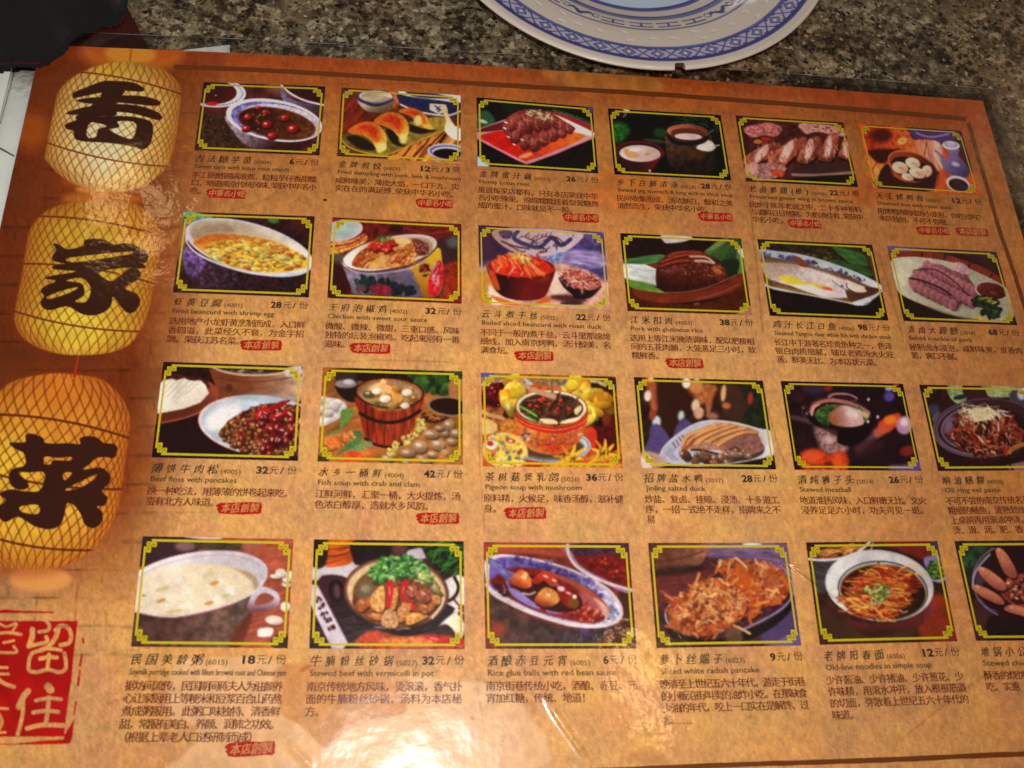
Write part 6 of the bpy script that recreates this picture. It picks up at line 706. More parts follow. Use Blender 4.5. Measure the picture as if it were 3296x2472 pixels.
def menu():
    root = bpy.data.objects.new('menu', None); root.location = (.15, -.14, 0); COL.objects.link(root); bpy.context.view_layer.update()
    tag(root, 'laminated parchment coloured restaurant menu with four rows of dish photos', 'menu')
    nx, ny = 700, 430; x = np.linspace(-.0675, .3668, nx); yb = -.296; f_ = np.linspace(0, 1, ny)[:, None]
    X = np.tile(x, (ny, 1)); Y = top_y(X)*(1-f_)+yb*f_; px, py = measure(X, Y); k = paint_page(px, py)
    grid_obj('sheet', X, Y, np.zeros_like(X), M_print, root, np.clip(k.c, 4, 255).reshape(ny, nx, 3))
    # clear margin of the lamination, a bevelled ring round the sheet
    nt = NT('clear_film'); nrm, v = film(nt, 1.0); g = nt.n('ShaderNodeBsdfGlossy', i_Roughness=.16); g.inputs['Color'].default_value = (1, 1, 1, 1); nt.l(nrm, g.inputs['Normal']); tr = nt.n('ShaderNodeBsdfTransparent'); tr.inputs['Color'].default_value = (.98, .98, .97, 1)
    fr = nt.n('ShaderNodeFresnel', i_IOR=1.5); nt.l(nrm, fr.inputs['Normal']); mx = nt.n('ShaderNodeMixShader'); nt.l(fr.outputs[0], mx.inputs[0]); nt.l(tr.outputs[0], mx.inputs[1]); nt.l(g.outputs[0], mx.inputs[2]); nt.l(mx.outputs[0], nt.t.nodes['Material Output'].inputs['Surface'])
    xi = np.linspace(-.0675, .3668, 40); inner = [(a, float(top_y(a))) for a in xi]+[(.3668, b) for b in np.linspace(.0188, yb, 16)[1:]]+[(a, yb) for a in xi[::-1][1:]]+[(-.0675, b) for b in np.linspace(yb, .0140, 16)[1:-1]]
    cx_, cy_ = .15, -.14
    def grow(p, d):
        a, b = p; ox = 0; oy = 0
        if a < -.0670: ox = -d*1.15
        if a > .3660: ox = d
        if b > .0135 or (abs(b-float(top_y(a))) < 1e-6): oy = d
        if b < yb+.0003: oy = -d
        return (a+ox, b+oy)
    n = len(inner); V = [(a, b, .00002) for a, b in inner]+[(*grow(p, .0080), .00002+.00025*math.sin(i*.9)**2) for i, p in enumerate(inner)]+[(*grow(p, .0083), .0) for i, p in enumerate(inner)]
    F = [(i, (i+1) % n, (i+1) % n+n, i+n) for i in range(n)]; mesh_obj('laminate_margin', V, F, nt.m, root)
    em = simple('film_edge', (150, 150, 150), .3, .6); mesh_obj('laminate_edge', V, [(i+n, (i+1) % n+n, (i+1) % n+2*n, i+2*n)[::-1] for i in range(n)], em, root)
    # brown rules printed near the sheet's edges
    def rule(P, w, z=.00006):
        P = smooth_closed(P, 10, False); rnd = np.random.RandomState(5); V = []; F = []
        for i, p in enumerate(P):
            q = P[min(i+1, len(P)-1)]-P[max(i-1, 0)]; q = q/np.hypot(*q); nn = np.array([-q[1], q[0]]); ws = w/2*(1+rnd.uniform(-.10, .10)); ws2 = w/2*(1+rnd.uniform(-.10, .10))
            for s in (p+nn*ws, p-nn*ws2): a, b = rectify(*s); V.append((float(a), float(b), z))
            if i: F.append((2*i-2, 2*i-1, 2*i+1, 2*i))
        mesh_obj('border_rule', V, F, M_rule, root)
    rule([(560, 216), (824, 225), (1240, 250), (1648, 276), (2060, 300), (2472, 330), (2800, 356), (3110, 383)], 15)
    rule([(3117, 396), (3150, 510), (3180, 611), (3215, 735), (3258, 860), (3299, 990), (3360, 1180)], 13); rule([(1900, 2482), (2350, 2462), (2800, 2448), (3200, 2430), (3380, 2425)], 17)
    # lanterns
    def lantern(P, ax, chars, holes, pal, seed, label):
        P = np.array(smooth_closed(P, 6)); x0, y0 = P.min(0)-4; x1, y1 = P.max(0)+4; x0 = max(x0, -60)
        nu, nv = 230, 270; gx, gy = np.meshgrid(np.linspace(x0, x1, nu), np.linspace(y0, y1, nv)); k = Cv(gx, gy, 4.0); k.c = paint_page(gx, gy).c
        (ax0, ay0), (ax1, ay1) = ax; L = math.hypot(ax1-ax0, ay1-ay0); ux, uy = (ax1-ax0)/L, (ay1-ay0)/L
        v = ((k.X-ax0)*ux+(k.Y-ay0)*uy)/L; u = (k.X-ax0)*uy*-1*-1-(k.Y-ay0)*ux; u = (k.X-ax0)*uy-(k.Y-ay0)*ux
        pv = ((P[:, 0]-ax0)*ux+(P[:, 1]-ay0)*uy)/L; pu = (P[:, 0]-ax0)*uy-(P[:, 1]-ay0)*ux; vt = np.linspace(-.02, 1.02, 60)
        hw = np.array([max([abs(a) for a, b in zip(pu, pv) if abs(b-q) < .035] or [.05*L]) for q in vt]); hwv = np.interp(v, vt, hw); w = np.clip(u/(hwv+1e-6), -.999, .999); th = np.arcsin(w)
        d = sdf(k.X, k.Y, P); m = np.clip(d/7+.5, 0, 1); lat = np.sin(np.clip(v, 0, 1)*math.pi-math.pi/2)
        body = np.array(pal[0], float); c = np.tile(body, (len(v), 1)); edge = np.clip(np.abs(w)**3+np.clip(.22-v, 0, 1)*3.6+np.clip(v-.84, 0, 1)*5, 0, 1)[:, None]; c = c*(1-edge*.75)+np.array(pal[1], float)*edge*.75
        for (gx_, gy_, gr, gc, ga) in pal[3]: g = np.exp(-((k.X-gx_)**2+(k.Y-gy_)**2)/gr**2)[:, None]*ga; c = c*(1-g)+np.array(gc, float)*g
        c *= (1+.18*(fbm(k.X/30, k.Y/30, seed)-.5))[:, None]
        lw = .105+.07*np.abs(w)
        for s in (1, -1):
            f = th*6.2+s*(v*10.6-.6*np.sin(v*math.pi*2))+.2*math.sin(seed)+.25*s; e = np.abs(f-np.round(f)); q = np.clip((lw-e)/.06, 0, 1)*.78; c = c*(1-q[:, None])+(np.array(pal[2], float)*.72+c*.28)*q[:, None]
        for hv in pal[4]: e = np.abs(v-hv-.035*(1-w**2)*(1 if hv > .5 else -1)); q = np.clip((.0065-e)/.004+.5, 0, 1)*.9; c = c*(1-q[:, None])+np.array(pal[2], float)*.8*q[:, None]
        k.c = k.c*(1-m[:, None])+c*m[:, None]
        cm = np.zeros(len(v))
        for Q in chars: cm = np.maximum(cm, np.clip(sdf(k.X, k.Y, smooth_closed(Q, 5))/3+.5, 0, 1))
        for Q in holes: cm = np.minimum(cm, 1-np.clip(sdf(k.X, k.Y, smooth_closed(Q, 5))/3+.5, 0, 1))
        k.c = k.c*(1-m[:, None])+np.clip(k.c*(1.14 if seed == 1.0 else 1.10), 0, 246)*m[:, None]; k.c = k.c*(1-cm[:, None])+np.array([58., 26, 16])*cm[:, None]
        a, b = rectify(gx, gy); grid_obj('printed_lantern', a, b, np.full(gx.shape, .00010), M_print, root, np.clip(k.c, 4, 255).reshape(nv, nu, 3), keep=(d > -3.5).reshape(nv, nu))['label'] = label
    z1 = lambda P: [(a*Z1, b*Z1) for a, b in P]; z5 = lambda P: [(a*Z1, b*Z1+618) for a, b in P]; z6 = lambda P: [(a*Z1, b*Z1+1236) for a, b in P]
    lantern(z1([(1130, 530), (1300, 555), (1430, 610), (1530, 700), (1562, 780), (1560, 900), (1535, 1080), (1510, 1250), (1470, 1380), (1400, 1490), (1240, 1610), (1080, 1650), (850, 1650), (650, 1595), (500, 1500), (400, 1385), (390, 1340), (425, 1150), (465, 960), (500, 810), (600, 690), (780, 590), (950, 545)]), z1([(1090, 530), (870, 1650)]),
            [z1(q) for q in ([(628, 845), (640, 800), (760, 750), (880, 705), (1000, 700), (1150, 715), (1240, 760), (1235, 790), (1150, 790), (1060, 785), (1060, 798), (900, 800), (760, 825), (650, 848)], [(905, 780), (1068, 780), (1065, 815), (1020, 870), (1010, 900), (1000, 1000), (870, 1010), (780, 1050), (670, 1040), (665, 1000), (790, 910), (860, 850)], [(660, 868), (780, 845), (900, 838), (1100, 825), (1250, 835), (1370, 870), (1388, 900), (1340, 916), (1200, 905), (1010, 888), (900, 900), (740, 893)], [(580, 972), (700, 935), (840, 910), (1010, 900), (1200, 915), (1350, 965), (1400, 1010), (1370, 1040), (1250, 1008), (1100, 975), (900, 968), (850, 1010), (700, 992), (600, 992)], [(558, 1085), (600, 1060), (700, 1030), (860, 1010), (1000, 1003), (1150, 1010), (1280, 1040), (1320, 1080), (1322, 1150), (1300, 1240), (1240, 1292), (1150, 1270), (1050, 1250), (880, 1232), (740, 1225), (650, 1200), (632, 1130), (585, 1120)])],
            [z1(q) for q in ([(780, 1065), (830, 1062), (920, 1090), (850, 1120), (828, 1182), (760, 1190), (750, 1130)], [(1022, 1050), (1172, 1065), (1150, 1190), (1080, 1190), (945, 1122), (1030, 1100)])],
            ((206, 178, 84), (150, 92, 26), (140, 58, 20), ((340, 390, 120, (246, 236, 196), .8), (330, 500, 110, (246, 226, 190), .75), (360, 220, 60, (206, 170, 40), .7)), (.165, .72)), 1.0, 'pale yellow woven lantern, the topmost of the three, with a dark character')
    lantern(z5([(620, 95), (850, 80), (1100, 88), (1240, 140), (1340, 240), (1390, 370), (1385, 520), (1345, 740), (1310, 920), (1270, 1080), (1200, 1220), (1100, 1330), (950, 1388), (750, 1410), (520, 1400), (330, 1345), (200, 1260), (130, 1140), (128, 1040), (160, 860), (190, 720), (220, 520), (255, 340), (340, 215), (470, 130)]), z5([(860, 85), (660, 1410)]),
            [z5(q) for q in ([(458, 450), (490, 447), (530, 470), (590, 495), (720, 466), (725, 425), (790, 403), (900, 413), (990, 455), (1100, 440), (1210, 480), (1280, 540), (1270, 600), (1240, 622), (1262, 652), (1200, 662), (1100, 655), (900, 680), (800, 720), (700, 690), (500, 672), (450, 660), (470, 635), (560, 620), (470, 600), (450, 560), (485, 500)], [(398, 735), (500, 715), (650, 690), (760, 640), (860, 705), (960, 770), (1080, 690), (1150, 650), (1212, 690), (1200, 750), (1080, 830), (1180, 880), (1212, 950), (1170, 1030), (1110, 1047), (1050, 1000), (980, 905), (960, 980), (900, 1040), (800, 1068), (700, 1052), (580, 990), (440, 1022), (370, 1000), (350, 950), (380, 900), (350, 860), (380, 820), (480, 770), (400, 752)])],
            [z5(q) for q in ([(578, 575), (800, 545), (1050, 520), (1142, 515), (1130, 537), (900, 575), (700, 602), (610, 607)], [(578, 765), (700, 743), (770, 800), (782, 870), (740, 950), (650, 945), (720, 900), (730, 840), (700, 790), (620, 775)], [(410, 905), (550, 850), (672, 825), (620, 862), (500, 907), (430, 925)], [(850, 700), (960, 680), (1080, 668), (1060, 700), (960, 772)])],
            ((200, 166, 50), (150, 78, 20), (134, 54, 18), ((250, 1060, 110, (226, 206, 70), .8), (420, 720, 60, (226, 160, 60), .6)), (.16, .47, .78)), 2.0, 'golden woven lantern, the middle of the three, with a dark character')
    lantern(z6([(450, -90), (650, -80), (850, -50), (960, 20), (1050, 120), (1105, 220), (1128, 310), (1115, 440), (1085, 650), (1060, 850), (1030, 1020), (980, 1180), (880, 1350), (740, 1480), (560, 1570), (300, 1605), (60, 1580), (-120, 1500), (-250, 1300), (-280, 1000), (-240, 650), (-200, 380), (-110, 150), (20, 40), (160, -40)]), z6([(520, -90), (260, 1600)]),
            [z6(q) for q in ([(80, 512), (150, 505), (220, 500), (222, 440), (280, 430), (370, 465), (405, 512), (600, 512), (690, 520), (690, 470), (760, 450), (840, 465), (900, 510), (990, 520), (1016, 570), (985, 640), (900, 632), (830, 645), (780, 690), (720, 740), (860, 722), (940, 770), (950, 850), (880, 925), (930, 980), (905, 1050), (840, 1060), (890, 1120), (870, 1210), (800, 1247), (730, 1210), (700, 1130), (640, 1050), (580, 1035), (556, 1140), (520, 1220), (430, 1256), (300, 1230), (160, 1150), (60, 1192), (0, 1165), (-40, 1080), (50, 1010), (0, 960), (20, 930), (100, 910), (200, 925), (330, 925), (375, 840), (250, 845), (250, 890), (190, 917), (110, 890), (75, 820), (100, 740), (215, 700), (205, 600), (130, 560)],)],
            [z6(q) for q in ([(392, 630), (500, 640), (612, 630), (600, 662), (460, 660), (440, 692), (383, 692)], [(160, 768), (260, 765), (372, 762), (380, 832), (255, 842)], [(548, 770), (622, 770), (560, 832)], [(568, 912), (700, 842), (832, 783), (800, 832), (680, 902), (600, 918)], [(180, 1060), (330, 1046), (326, 1122), (190, 1106)])],
            ((206, 136, 42), (164, 82, 24), (112, 42, 14), ((20, 1480, 110, (226, 196, 60), .8), (60, 1660, 120, (222, 196, 60), .7), (240, 1640, 80, (226, 190, 70), .6), (190, 1240, 90, (214, 120, 34), .8)), (.27, .53, .85)), 3.0, 'orange yellow woven lantern, the lowest of the three, with a dark character')
    rule_cord = [(rectify(252+1, 1146), rectify(236, 1212))]
    V = [(*[float(t) for t in rectify(*p)], .00014) for p in ((249, 1144), (257, 1145), (244, 1215), (234, 1214))]; mesh_obj('lantern_cord', V, [(0, 1, 2, 3)[::-1]], print_mat('cord_red', (170, 50, 24)), root)
    # big red seal, bottom left
    s7 = 300/870; q7 = lambda P: [(a*s7, b*s7+1900) for a, b in P]
    gx, gy = np.meshgrid(np.linspace(-40, 272, 190), np.linspace(1952, 2405, 270)); k = Cv(gx, gy, 4.0); page = paint_page(gx, gy).c; k.c = page.copy()
    red = np.zeros(k.X.size); rag = 3*(fbm(k.X/7, k.Y/7, 4)-.5)
    for Q in ([(-200, 285), (725, 287), (700, 500), (665, 850), (640, 1000), (612, 1230), (598, 1365), (-200, 1368)], [(598, 1350), (640, 1290), (692, 1205), (680, 1350), (655, 1425), (620, 1435), (200, 1440), (-200, 1442), (-200, 1432), (120, 1434), (200, 1425), (400, 1405), (600, 1390)], [(-50, 188), (60, 180), (180, 190), (500, 200), (505, 212), (-50, 214)], [(768, 440), (785, 440), (790, 495), (770, 490)], [(760, 590), (775, 590), (755, 710), (733, 715)], [(738, 738), (755, 740), (738, 895), (718, 895)], [(702, 1035), (718, 1035), (700, 1160), (684, 1170)]):
        red = np.maximum(red, np.clip((sdf(k.X, k.Y, q7(Q))+rag)/3+.5, 0, 1))
    tan = np.zeros(k.X.size)
    def st(P, w):
        nonlocal tan
        kk = Cv(gx, gy, 3.0); kk.line(q7(P), w*s7, (1, 1, 1)); tan = np.maximum(tan, kk.c[:, 0])
    for P, w in (([(435, 290), (462, 330), (445, 375), (365, 388)], 34), ([(303, 365), (300, 440), (272, 520)], 52), ([(272, 522), (350, 505), (440, 480), (432, 435)], 36), ([(520, 375), (560, 335), (630, 345), (665, 420), (645, 490), (565, 512)], 40), ([(545, 360), (520, 440), (460, 520), (380, 560)], 44), ([(440, 545), (500, 548), (570, 560)], 34), ([(380, 560), (300, 590), (272, 660), (272, 745), (340, 765), (450, 740), (550, 765), (612, 735), (615, 660), (602, 590)], 36), ([(375, 640), (450, 625), (530, 628)], 40), ([(458, 600), (450, 680), (440, 740)], 36),
                 ([(262, 942), (215, 1000), (175, 1090)], 56), ([(215, 1010), (215, 1120), (195, 1240), (165, 1345)], 38), ([(450, 900), (472, 930)], 74), ([(335, 1030), (450, 1008), (570, 1018)], 34), ([(310, 1142), (430, 1125), (545, 1135)], 38), ([(255, 1290), (360, 1262), (470, 1258), (590, 1262)], 44), ([(455, 1000), (445, 1130), (425, 1260)], 40), ([(-20, 300), (60, 340), (155, 310), (120, 380)], 24), ([(-20, 405), (80, 395), (195, 412)], 30), ([(35, 490), (130, 470)], 26), ([(-20, 580), (150, 580), (130, 525)], 28), ([(-20, 720), (70, 722)], 26), ([(-20, 782), (80, 782)], 26), ([(-20, 825), (40, 870), (130, 902)], 38), ([(-20, 1100), (75, 1106)], 24), ([(-10, 1160), (18, 1230), (-10, 1300)], 34), ([(-20, 1330), (50, 1326)], 24)): st(P, w)
    rc = np.tile(np.array([178., 18, 16]), (k.X.size, 1))*(1+.3*(fbm(k.X/60, k.Y/60, 7)-.5))[:, None]; mm = (red*(1-tan))[:, None]; k.c = page*(1-mm)+rc*mm
    a, b = rectify(gx, gy); grid_obj('seal_mark', a, b, np.full(gx.shape, .00010), M_print, root, np.clip(k.c, 4, 255).reshape(gx.shape+(3,)), keep=(red > .02).reshape(gx.shape))['label'] = 'large square red seal with tan characters at the menu\'s left edge'
    return root
# ---------------------------------------------------------------- printed text
_g = {}
_dg = bpy.context.evaluated_depsgraph_get
def glyphs(text, bold=0.0):
    key = (text, bold)
    if key not in _g:
        cu = bpy.data.curves.new('t', 'FONT'); cu.body = text; cu.size = 1; cu.resolution_u = 2; cu.offset = bold; cu.fill_mode = 'FRONT'; o = bpy.data.objects.new('t', cu); COL.objects.link(o)
        me = bpy.data.meshes.new_from_object(o.evaluated_get(_dg())); co = np.zeros(len(me.vertices)*3); me.vertices.foreach_get('co', co); co = co.reshape(-1, 3)[:, :2]
        _g[key] = (co, [tuple(p.vertices) for p in me.polygons]); bpy.data.meshes.remove(me); bpy.data.objects.remove(o); bpy.data.curves.remove(cu)
    return _g[key]
def cellsize():
    c, f = glyphs('国'); w = c[:, 0].max()-c[:, 0].min(); return .90/w, float(c[:, 0].min()), float(c[:, 1].min())
class TextMesh:
    def __init__(s): s.V = []; s.F = []; s.n = 0
    def add(s, co, fs, lay=((0, 0),)):
        for k, (dx, dy) in enumerate(lay):
            s.V.append(np.concatenate([co+[dx, dy], np.full((len(co), 1), k*.006)], 1)); s.F += [tuple(i+s.n for i in f) for f in fs]; s.n += len(co)
    def cjk(s, text, x, y, cell, bold=0.0, jit=0, rnd=None, pitch=None, sq=1.0, shear=0.0):
        k, gx0, gy0 = cellsize(); pitch = pitch or cell
        for ch in text:
            half = ch in ',.()'; adv = pitch*(.45 if half else 1)
            if ch != ' ':
                co, f = glyphs(ch); co = (co-[gx0, gy0])*k*cell
                if half: co = (co-[co[:, 0].min(), 0])+[.1*cell, 0]
                if jit:
                    a = rnd.uniform(-1, 1)*jit; co = co-[cell*.45, cell*.45]; sc = 1+rnd.uniform(-.1, .06); co = co*[sc*rnd.uniform(.86, 1.04), sc*sq]; co = np.stack([co[:, 0]*math.cos(a)+co[:, 1]*(shear-math.sin(a)), co[:, 0]*(math.sin(a)+.10)+co[:, 1]*math.cos(a)], 1)+[cell*.45, cell*.45]
                s.add(co+[x, y], f, [(0, 0)]+([(bold*cell, 0)] if bold else [])+([(0, bold*cell), (bold*cell, -bold*.6*cell)] if bold > .04 else []))
            x += adv
        return x
    def latin(s, text, x, y, width, height, bold=0.0, right=False):
        co, f = glyphs(text, bold); r, _ = glyphs('H', bold); co = co-[co[:, 0].min(), 0]; co = co*[width/co[:, 0].max(), height/r[:, 1].max()]
        s.add(co+[x-(width if right else 0), y], f, [(0, 0), (.09, 0)] if not bold else [(0, 0)])
    def build(s, name, mat, parent, org, ex, ey, z, flip=1):
        co = np.concatenate(s.V)/1000.0; P = org+co[:, :1]*ex+co[:, 1:2]*ey
        return mesh_obj(name, np.concatenate([P, z+co[:, 2:3]], 1), s.F, mat, parent)
DISH = {
 (0, 0): ('古法糖芋苗', '6004', '6', '元/份', 'Sweet taro with lotus root starch', .76, ['手工研磨铜锅滚煮，粒粒芋仔香甜糯', '口，地道南京传统风味,荣获中华名小', '吃。']),
 (0, 1): ('金牌煎饺', '6003', '12', '元/3只', 'Fried dumpling with pork, leek & mushroom', 1.0, ['咸鲜味美，薄皮大馅，一口下去，实', '实在在的满足感,荣获中华名小吃。']),
 (0, 2): ('金牌蜜汁藕', '6002', '26', '元/份', 'Honey Lotus root', .42, ['虽说每家店都有，只有本店荣获中华', '名小吃殊荣。绵绵糯糯挂着梨膏糖熬', '成的蜜汁，口味就是不一般。']),
 (0, 3): ('乡下白肺浓汤', '5028', '28', '元/份', 'Stewed pig stomach & lung with in thick soup', .99, ['民间收集而成，汤浓肺白，醇和之美', '油然而生，荣获中华名小吃。']),
 (0, 4): ('老卤鹅翅(根)', '5006', '22', '元/根', 'Preserved goose wing in brown sauce', .92, ['出炉于陈年老卤之中，二十多种香料', '与调料日日熬制，为酌酒佳肴,荣获中', '华名小吃。']),
 (0, 5): ('天王烤鸭包', '6001', '12', '元/份', 'Steamed bun with roast duck', .70, ['用烤鸭肉制成的小笼包，你吃过吗？', '本店独创，不可不尝哦……']),
 (1, 0): ('虾黄豆腐', '4001', '28', '元/份', 'Fired beancurd with shrimp egg', .75, ['选用地产小龙虾黄烹制而成，入口鲜', '香四溢，此菜经久不衰，为金字招', '牌。荣获江苏名菜。']),
 (1, 1): ('王府泡椒鸡', '4002', '32', '元/份', 'Chicken with sweet sour sauce', .74, ['微酸、微辣、微甜，三重口感、风味', '独特的坛装泡椒鸡，吃起来别有一番', '滋味。']),
 (1, 2): ('云斗煮干丝', '5025', '22', '元/份', 'Boiled sliced beancurd with roast duck', .92, ['不同于一般的煮干丝，云斗里那绵绵', '细线，加入南京烤鸭，汤汁醇美，名', '满食坛。']),
 (1, 3): ('江米扣肉', '4003', '38', '元/份', 'Pork with glutinous rice', .58, ['选用上等江米腌渍调味，配以肥瘦相', '间的五花肉腩，大笼蒸足三小时，软', '糯鲜香。']),
 (1, 4): ('鸡汁长江白鱼', '4006', '98', '元/份', 'Steamed Yangtze river white fish with chicken stock', .99, ['长江中下游著名珍贵鱼种之一，色泽', '银白肉质细腻，辅以老鸡汤大火旺', '蒸，鲜美无比、为本店状元菜。']),
 (1, 5): ('清卤大蹄髈', '3018', '68', '元/份', 'Salted knuckle of pork', .56, ['秘制卤水浸泡，咸鲜味美，皮香肉', '紧，爽口不腻。']),
 (2, 0): ('薄饼牛肉松', '4005', '32', '元/份', 'Beef floss with pancakes', .59, ['换一种吃法，用薄薄的饼卷起来吃，', '蛮有北方人味道。']),
 (2, 1): ('水乡一桶鲜', '4004', '42', '元/份', 'Fish soup with crab and clam', .70, ['江鲜河鲜，汇聚一桶，大火提炼，汤', '色浓白醇厚，造就水乡风韵。']),
 (2, 2): ('茶树菇煲乳鸽', '5026', '36', '元/份', 'Pigeon soup with mushroom', .69, ['原料精，火候足，味香汤醇，滋补健', '身。']),
 (2, 3): ('招牌盐水鸭', '3017', '28', '元/份', 'Jinling salted duck', .45, ['炒盐、复卤、挂晾、浸渍、十多道工', '序，一招一式绝不走样，招牌来之不', '易']),
 (2, 4): ('清炖狮子头', '5024', '26', '元/份', 'Stewed meatball', .41, ['地道淮扬风味，入口鲜嫩无比。文火', '浸养足足六小时，功夫可见一斑。']),
 (2, 5): ('响油鳝糊', '4008', '', '', 'Oil ring eel paste', .46, ['不可不尝的南京传统名菜，', '粗细的鳝鱼，烫熟划丝，', '上桌前再用滚油冲浇，', '烫、滑、润、肥、香。']),
 (3, 0): ('民国美龄粥', '6015', '18', '元/份', 'Soymilk porridge cooked with lilium brownii root and Chinese yam', 1.0, ['据坊间流传，民国期间蒋夫人为驻颜养', '心让家厨用上等粳米和豆浆百合山药熬', '煮成粥服用。此粥口味独特、清香鲜', '甜，常服有美白、养颜、润肺之功效。', '（根据上辈老人口述研制而成）']),
 (3, 1): ('牛腩粉丝砂锅', '5027', '32', '元/份', 'Stewed beef with vermicelli in pot', .80, ['南京传统地方风味，烫滚滚，香气扑', '面的牛腩粉丝砂锅，汤料为本店秘', '方。']),
 (3, 2): ('酒酿赤豆元宵', '6005', '6', '元/份', 'Rice glue balls with red bean sauce', .85, ['南京街巷传统小吃，酒酿、赤豆、元', '宵加红糖，传统、地道！']),
 (3, 3): ('萝卜丝端子', '6023', '9', '元/份', 'Sliced white radish pancake', .68, ['晚清至上世纪五六十年代，游走于街巷', '的小贩沿街叫卖的油炸小吃。在那缺食', '少油的年代，咬上一口实在是解馋、过', '瘾……']),
 (3, 4): ('老牌阳春面', '6006', '12', '元/份', 'Old-line noodles in simple soup', .77, ['少许酱油、少许猪油、少许葱花、少', '许味精，用滚水冲开，放入根根筋道', '的切面，弥散着上世纪五六十年代的', '味道。']),
 (3, 5): ('地锅小公鸡', '', '', '', 'Stewed chicken', .42, ['酥香的烧饼', '吃。实惠']),
}
STAMPS = [('中華名小吃', 488, 419), ('中華名小吃', 938, 440), ('中華名小吃', 1254, 471), ('中華名小吃', 1545, 469), ('中華名小吃', 1738, 484), ('中華名小吃', 2015, 499), ('本店創製', 2099, 501), ('本店創製', 563, 746), ('本店創製', 799, 753), ('本店創製', 1153, 769), ('本店創製', 1478, 785), ('本店創製', 516, 1098), ('本店創製', 945, 1120), ('本店創製', 1134, 1109), ('本店創製', 540, 1618)]
def dish(key, root):
    cs, s, ox, oy, f, lab = PICS[key]; rnd = random.Random(key[0]*7+key[1]); C = np.array([rectify(ox+s*a, oy+s*b) for a, b in cs])
    nu, nv = NU, NV; U, V = np.meshgrid(np.linspace(0, 1, nu), np.linspace(0, 1, nv)); H = rect_h([(0, 0), (1, 0), (1, 1), (0, 1)], C); X, Y = app_h(H, U, V)
    pic = grid_obj('dish_picture', X, Y, np.full(X.shape, .00012), M_print, root, np.clip(paint_pic(key)*(1+(.16, .07, .02, .03)[key[0]]+(.07 if key[1] == 5 else .03 if key[1] in (0, 4) else 0)), 3, 246)); pic['label'] = lab
    W_ = np.hypot(*(C[1]-C[0])); Hh = np.hypot(*(C[3]-C[0]))
    # gilt border with stepped corners
    V_ = []; F_ = []; Vd = []; Fd = []
    def q(u0, v0, u1, v1, VV=None, FF=None, z=.00018):
        VV = V_ if VV is None else VV; FF = F_ if FF is None else FF; n = len(VV)
        for a, b in ((u0, v0), (u1, v0), (u1, v1), (u0, v1)): px, py = app_h(H, a, b); VV.append((float(px), float(py), z))
        FF.append((n, n+3, n+2, n+1))
    mm = .001; ux = lambda a: a*mm/W_; vy = lambda a: a*mm/Hh
    t = .64 if key in ((2, 4), (0, 5), (1, 2)) else .82
    q(ux(3.2), vy(1.0), 1-ux(3.2), vy(1.0+t)); q(ux(3.2), 1-vy(1.0+t), 1-ux(3.2), 1-vy(1.0)); q(ux(.85), vy(3.6), ux(.85+t*.85), 1-vy(3.6)); q(1-ux(.85+t*.85), vy(3.6), 1-ux(.85), 1-vy(3.6))
    for sx in (0, 1):
        for sy in (0, 1):
            def r(a, b, c, d, dark=False):
                a, c = (ux(a), ux(c)) if not sx else (1-ux(c), 1-ux(a)); b, d = (vy(b), vy(d)) if not sy else (1-vy(d), 1-vy(b)); q(a, b, c, d, *((Vd, Fd, .00022) if dark else ()))
            r(1.65, 1.92, 5.0, 3.72); r(1.65, 3.72, 3.25, 5.7); r(2.4, 2.5, 2.9, 3.0, 1); r(3.7, 2.6, 4.3, 3.1, 1); r(2.2, 4.2, 2.7, 4.8, 1); r(3.25, 3.25, 3.45, 3.72, 1); r(2.05, 2.15, 2.15, 5.3, 1); r(2.3, 3.35, 4.7, 3.47, 1); r(3.25, 2.0, 3.37, 3.0, 1); r(4.55, 2.3, 4.67, 3.2, 1); r(1.85, 3.72, 3.05, 3.84, 1)
    fb = mesh_obj('gilt_border', V_, F_, M_gilt, pic); tag(mesh_obj('border_notches', Vd, Fd, M_giltd, pic), kind='stuff')  # dark pieces are printed notches and lines of the corner ornament
    title, code, price, unit, eng, es, desc = DISH[key]
    org = C[3]; ex = (C[2]-C[3])/np.hypot(*(C[2]-C[3])); ey = np.array([-ex[1], ex[0]]); W = np.hypot(*(C[2]-C[3]))*1000 if key not in ((2, 5), (3, 5)) else 53.0
    z = .00012; T = TextMesh(); rr = np.random.RandomState(key[0]*10+key[1]); n = sum(1 for ch in title if ch not in '()')
    xe = T.cjk(title, .8, -5.75, 3.55, 0.038, .10, rr, 4.82, 1.02, .16); T.build('dish_title', M_title, root, org, ex, ey, z)
    if code:
        T = TextMesh(); T.latin('('+code+')', min(xe-.4, .56*W) if len(title) < 7 else .57*W, -5.6, 6.9, 1.75); T.build('dish_code', M_code, root, org, ex, ey, z)
    if price:
        T = TextMesh(); k = 3.1; wu = {'元/份': 9.6, '元/根': 9.6, '元/3只': 12.2}[unit]
        T.cjk('元', W-wu, -5.25, k); T.latin('/', W-wu+3.5, -5.2, 1.3, 2.6); x = W-wu+5.4
        if '3' in unit: T.latin('3', x+.2, -5.1, 1.8, 2.6); x += 2.7
        T.cjk(unit[-1], W-3.3, -5.25, k+.2); T.build('dish_unit', M_price, root, org, ex, ey, z)
        T = TextMesh(); T.latin(price, W-wu-.6, -5.15, 2.1*len(price), 2.7, .035, True); T.build('dish_price', M_price, root, org, ex, ey, z)
    T = TextMesh(); T.latin(eng, .7, -9.0, es*W-.7, 2.0); T.build('dish_caption', M_eng, root, org, ex, ey, z)
    T = TextMesh()
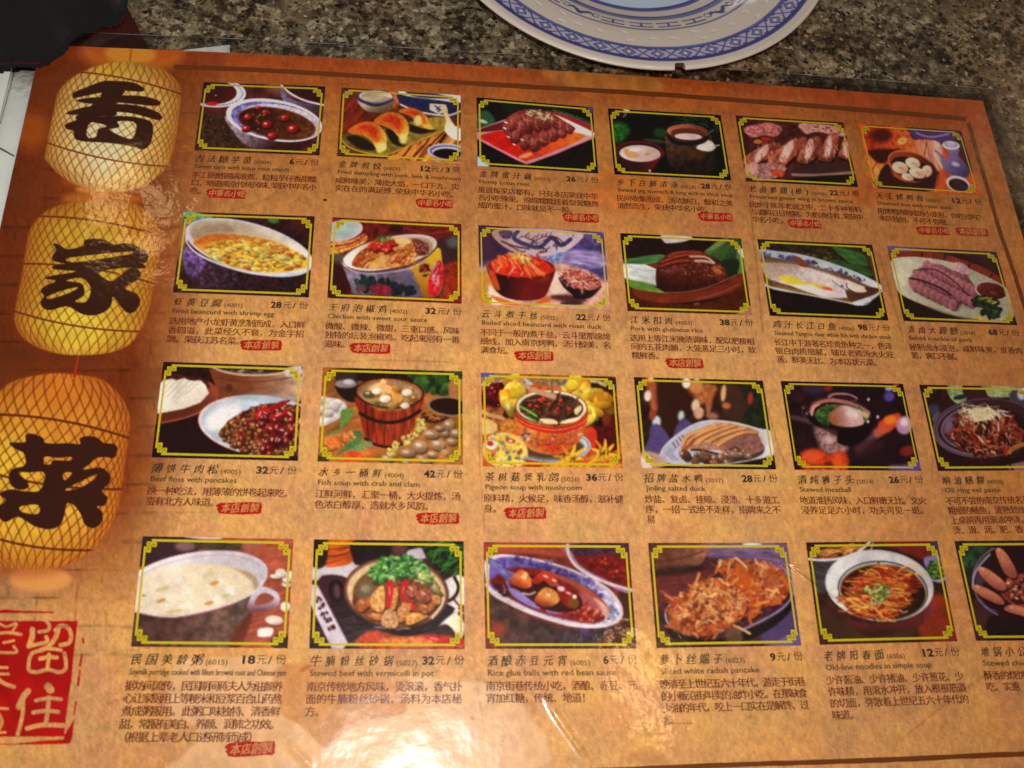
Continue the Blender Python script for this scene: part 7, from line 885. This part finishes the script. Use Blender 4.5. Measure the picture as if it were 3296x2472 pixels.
    for i, l in enumerate(desc):
        nfull = sum(.45 if ch in ',.()' else 1 for ch in l); p = W*.985/max(16, nfull) if nfull > 15.2 else W*.985/16
        if 15 <= nfull < 16: p = W*.985/nfull
        T.cjk(l, .1, -14.0-3.97*i, 3.22, .034, 0, None, p)
    T.build('dish_description', M_desc, root, org, ex, ey, z)
def stamp(text, px, py, root, i):
    s = 3296/2212; a = np.array(rectify(px*s, py*s)); ang = math.radians(1.2 if i != 14 else 2.0); ex = np.array([math.cos(ang), math.sin(ang)]); ey = np.array([-ex[1], ex[0]]); w, h = 15.8, 4.5; rnd = np.random.RandomState(i)
    P = [(-w/2+.5, h/2-.5)]+[(-w/2+w*t, h/2-.1+rnd.uniform(-.15, .25)) for t in (.1, .3, .5, .7, .88)]+[(w/2-.3, h/2-.2), (w/2+.1, .6), (w/2-.1, -.6), (w/2, -h/2+.6), (w/2-.8, -h/2+.05)]+[(-w/2+w*t, -h/2+rnd.uniform(-.1, .2)) for t in (.8, .6, .4, .2)]+[(-w/2+1.2, -h/2+.4), (-w/2+.7, -h/2+1.5), (-w/2+.2, -.3), (-w/2+.8, .2), (-w/2-.1, .8), (-w/2+.3, 1.3)]
    Q = [a+np.array(p)[0]/1000*ex+np.array(p)[1]/1000*ey for p in P]; o = mesh_obj('red_stamp', [(q[0], q[1], .00012) for q in Q][::-1], [tuple(range(len(Q)))], M_red, root)
    T = TextMesh(); c = 3.25 if len(text) == 4 else 3.0; p = 3.3 if len(text) == 4 else 2.95; T.cjk(text, -w/2+(1.9 if len(text) == 4 else 1.2), -c*.46, c, .025, .12, rnd, p, 1.1, .12); T.build('stamp_lettering', M_pale, o, a, ex, ey, .00020)
plate(); print('plate', time.time()-T0)
ROOT = menu(); print('menu', time.time()-T0)
for key in PICS: dish(key, ROOT)
for i, st_ in enumerate(STAMPS): stamp(*st_, ROOT, i)
# one small dark crumb on the lamination
bm = bmesh.new(); bmesh.ops.create_icosphere(bm, subdivisions=2, radius=.00055)
for v in bm.verts: v.co = Vector((v.co.x*1.5, v.co.y, v.co.z*.5))*(1+.25*math.sin(v.co.x*9000+v.co.y*7000))
x_, y_ = rectify(1047, 645); bmesh.ops.translate(bm, vec=(float(x_), float(y_), .0004), verts=bm.verts); me = bpy.data.meshes.new('crumb'); bm.to_mesh(me); bm.free(); me.materials.append(simple('crumb_dark', (30, 20, 14), .5, .5))
tag(link(bpy.data.objects.new('crumb', me)), 'tiny dark crumb lying on the menu below the topmost row\'s first picture', 'crumb')
print('built', time.time()-T0)
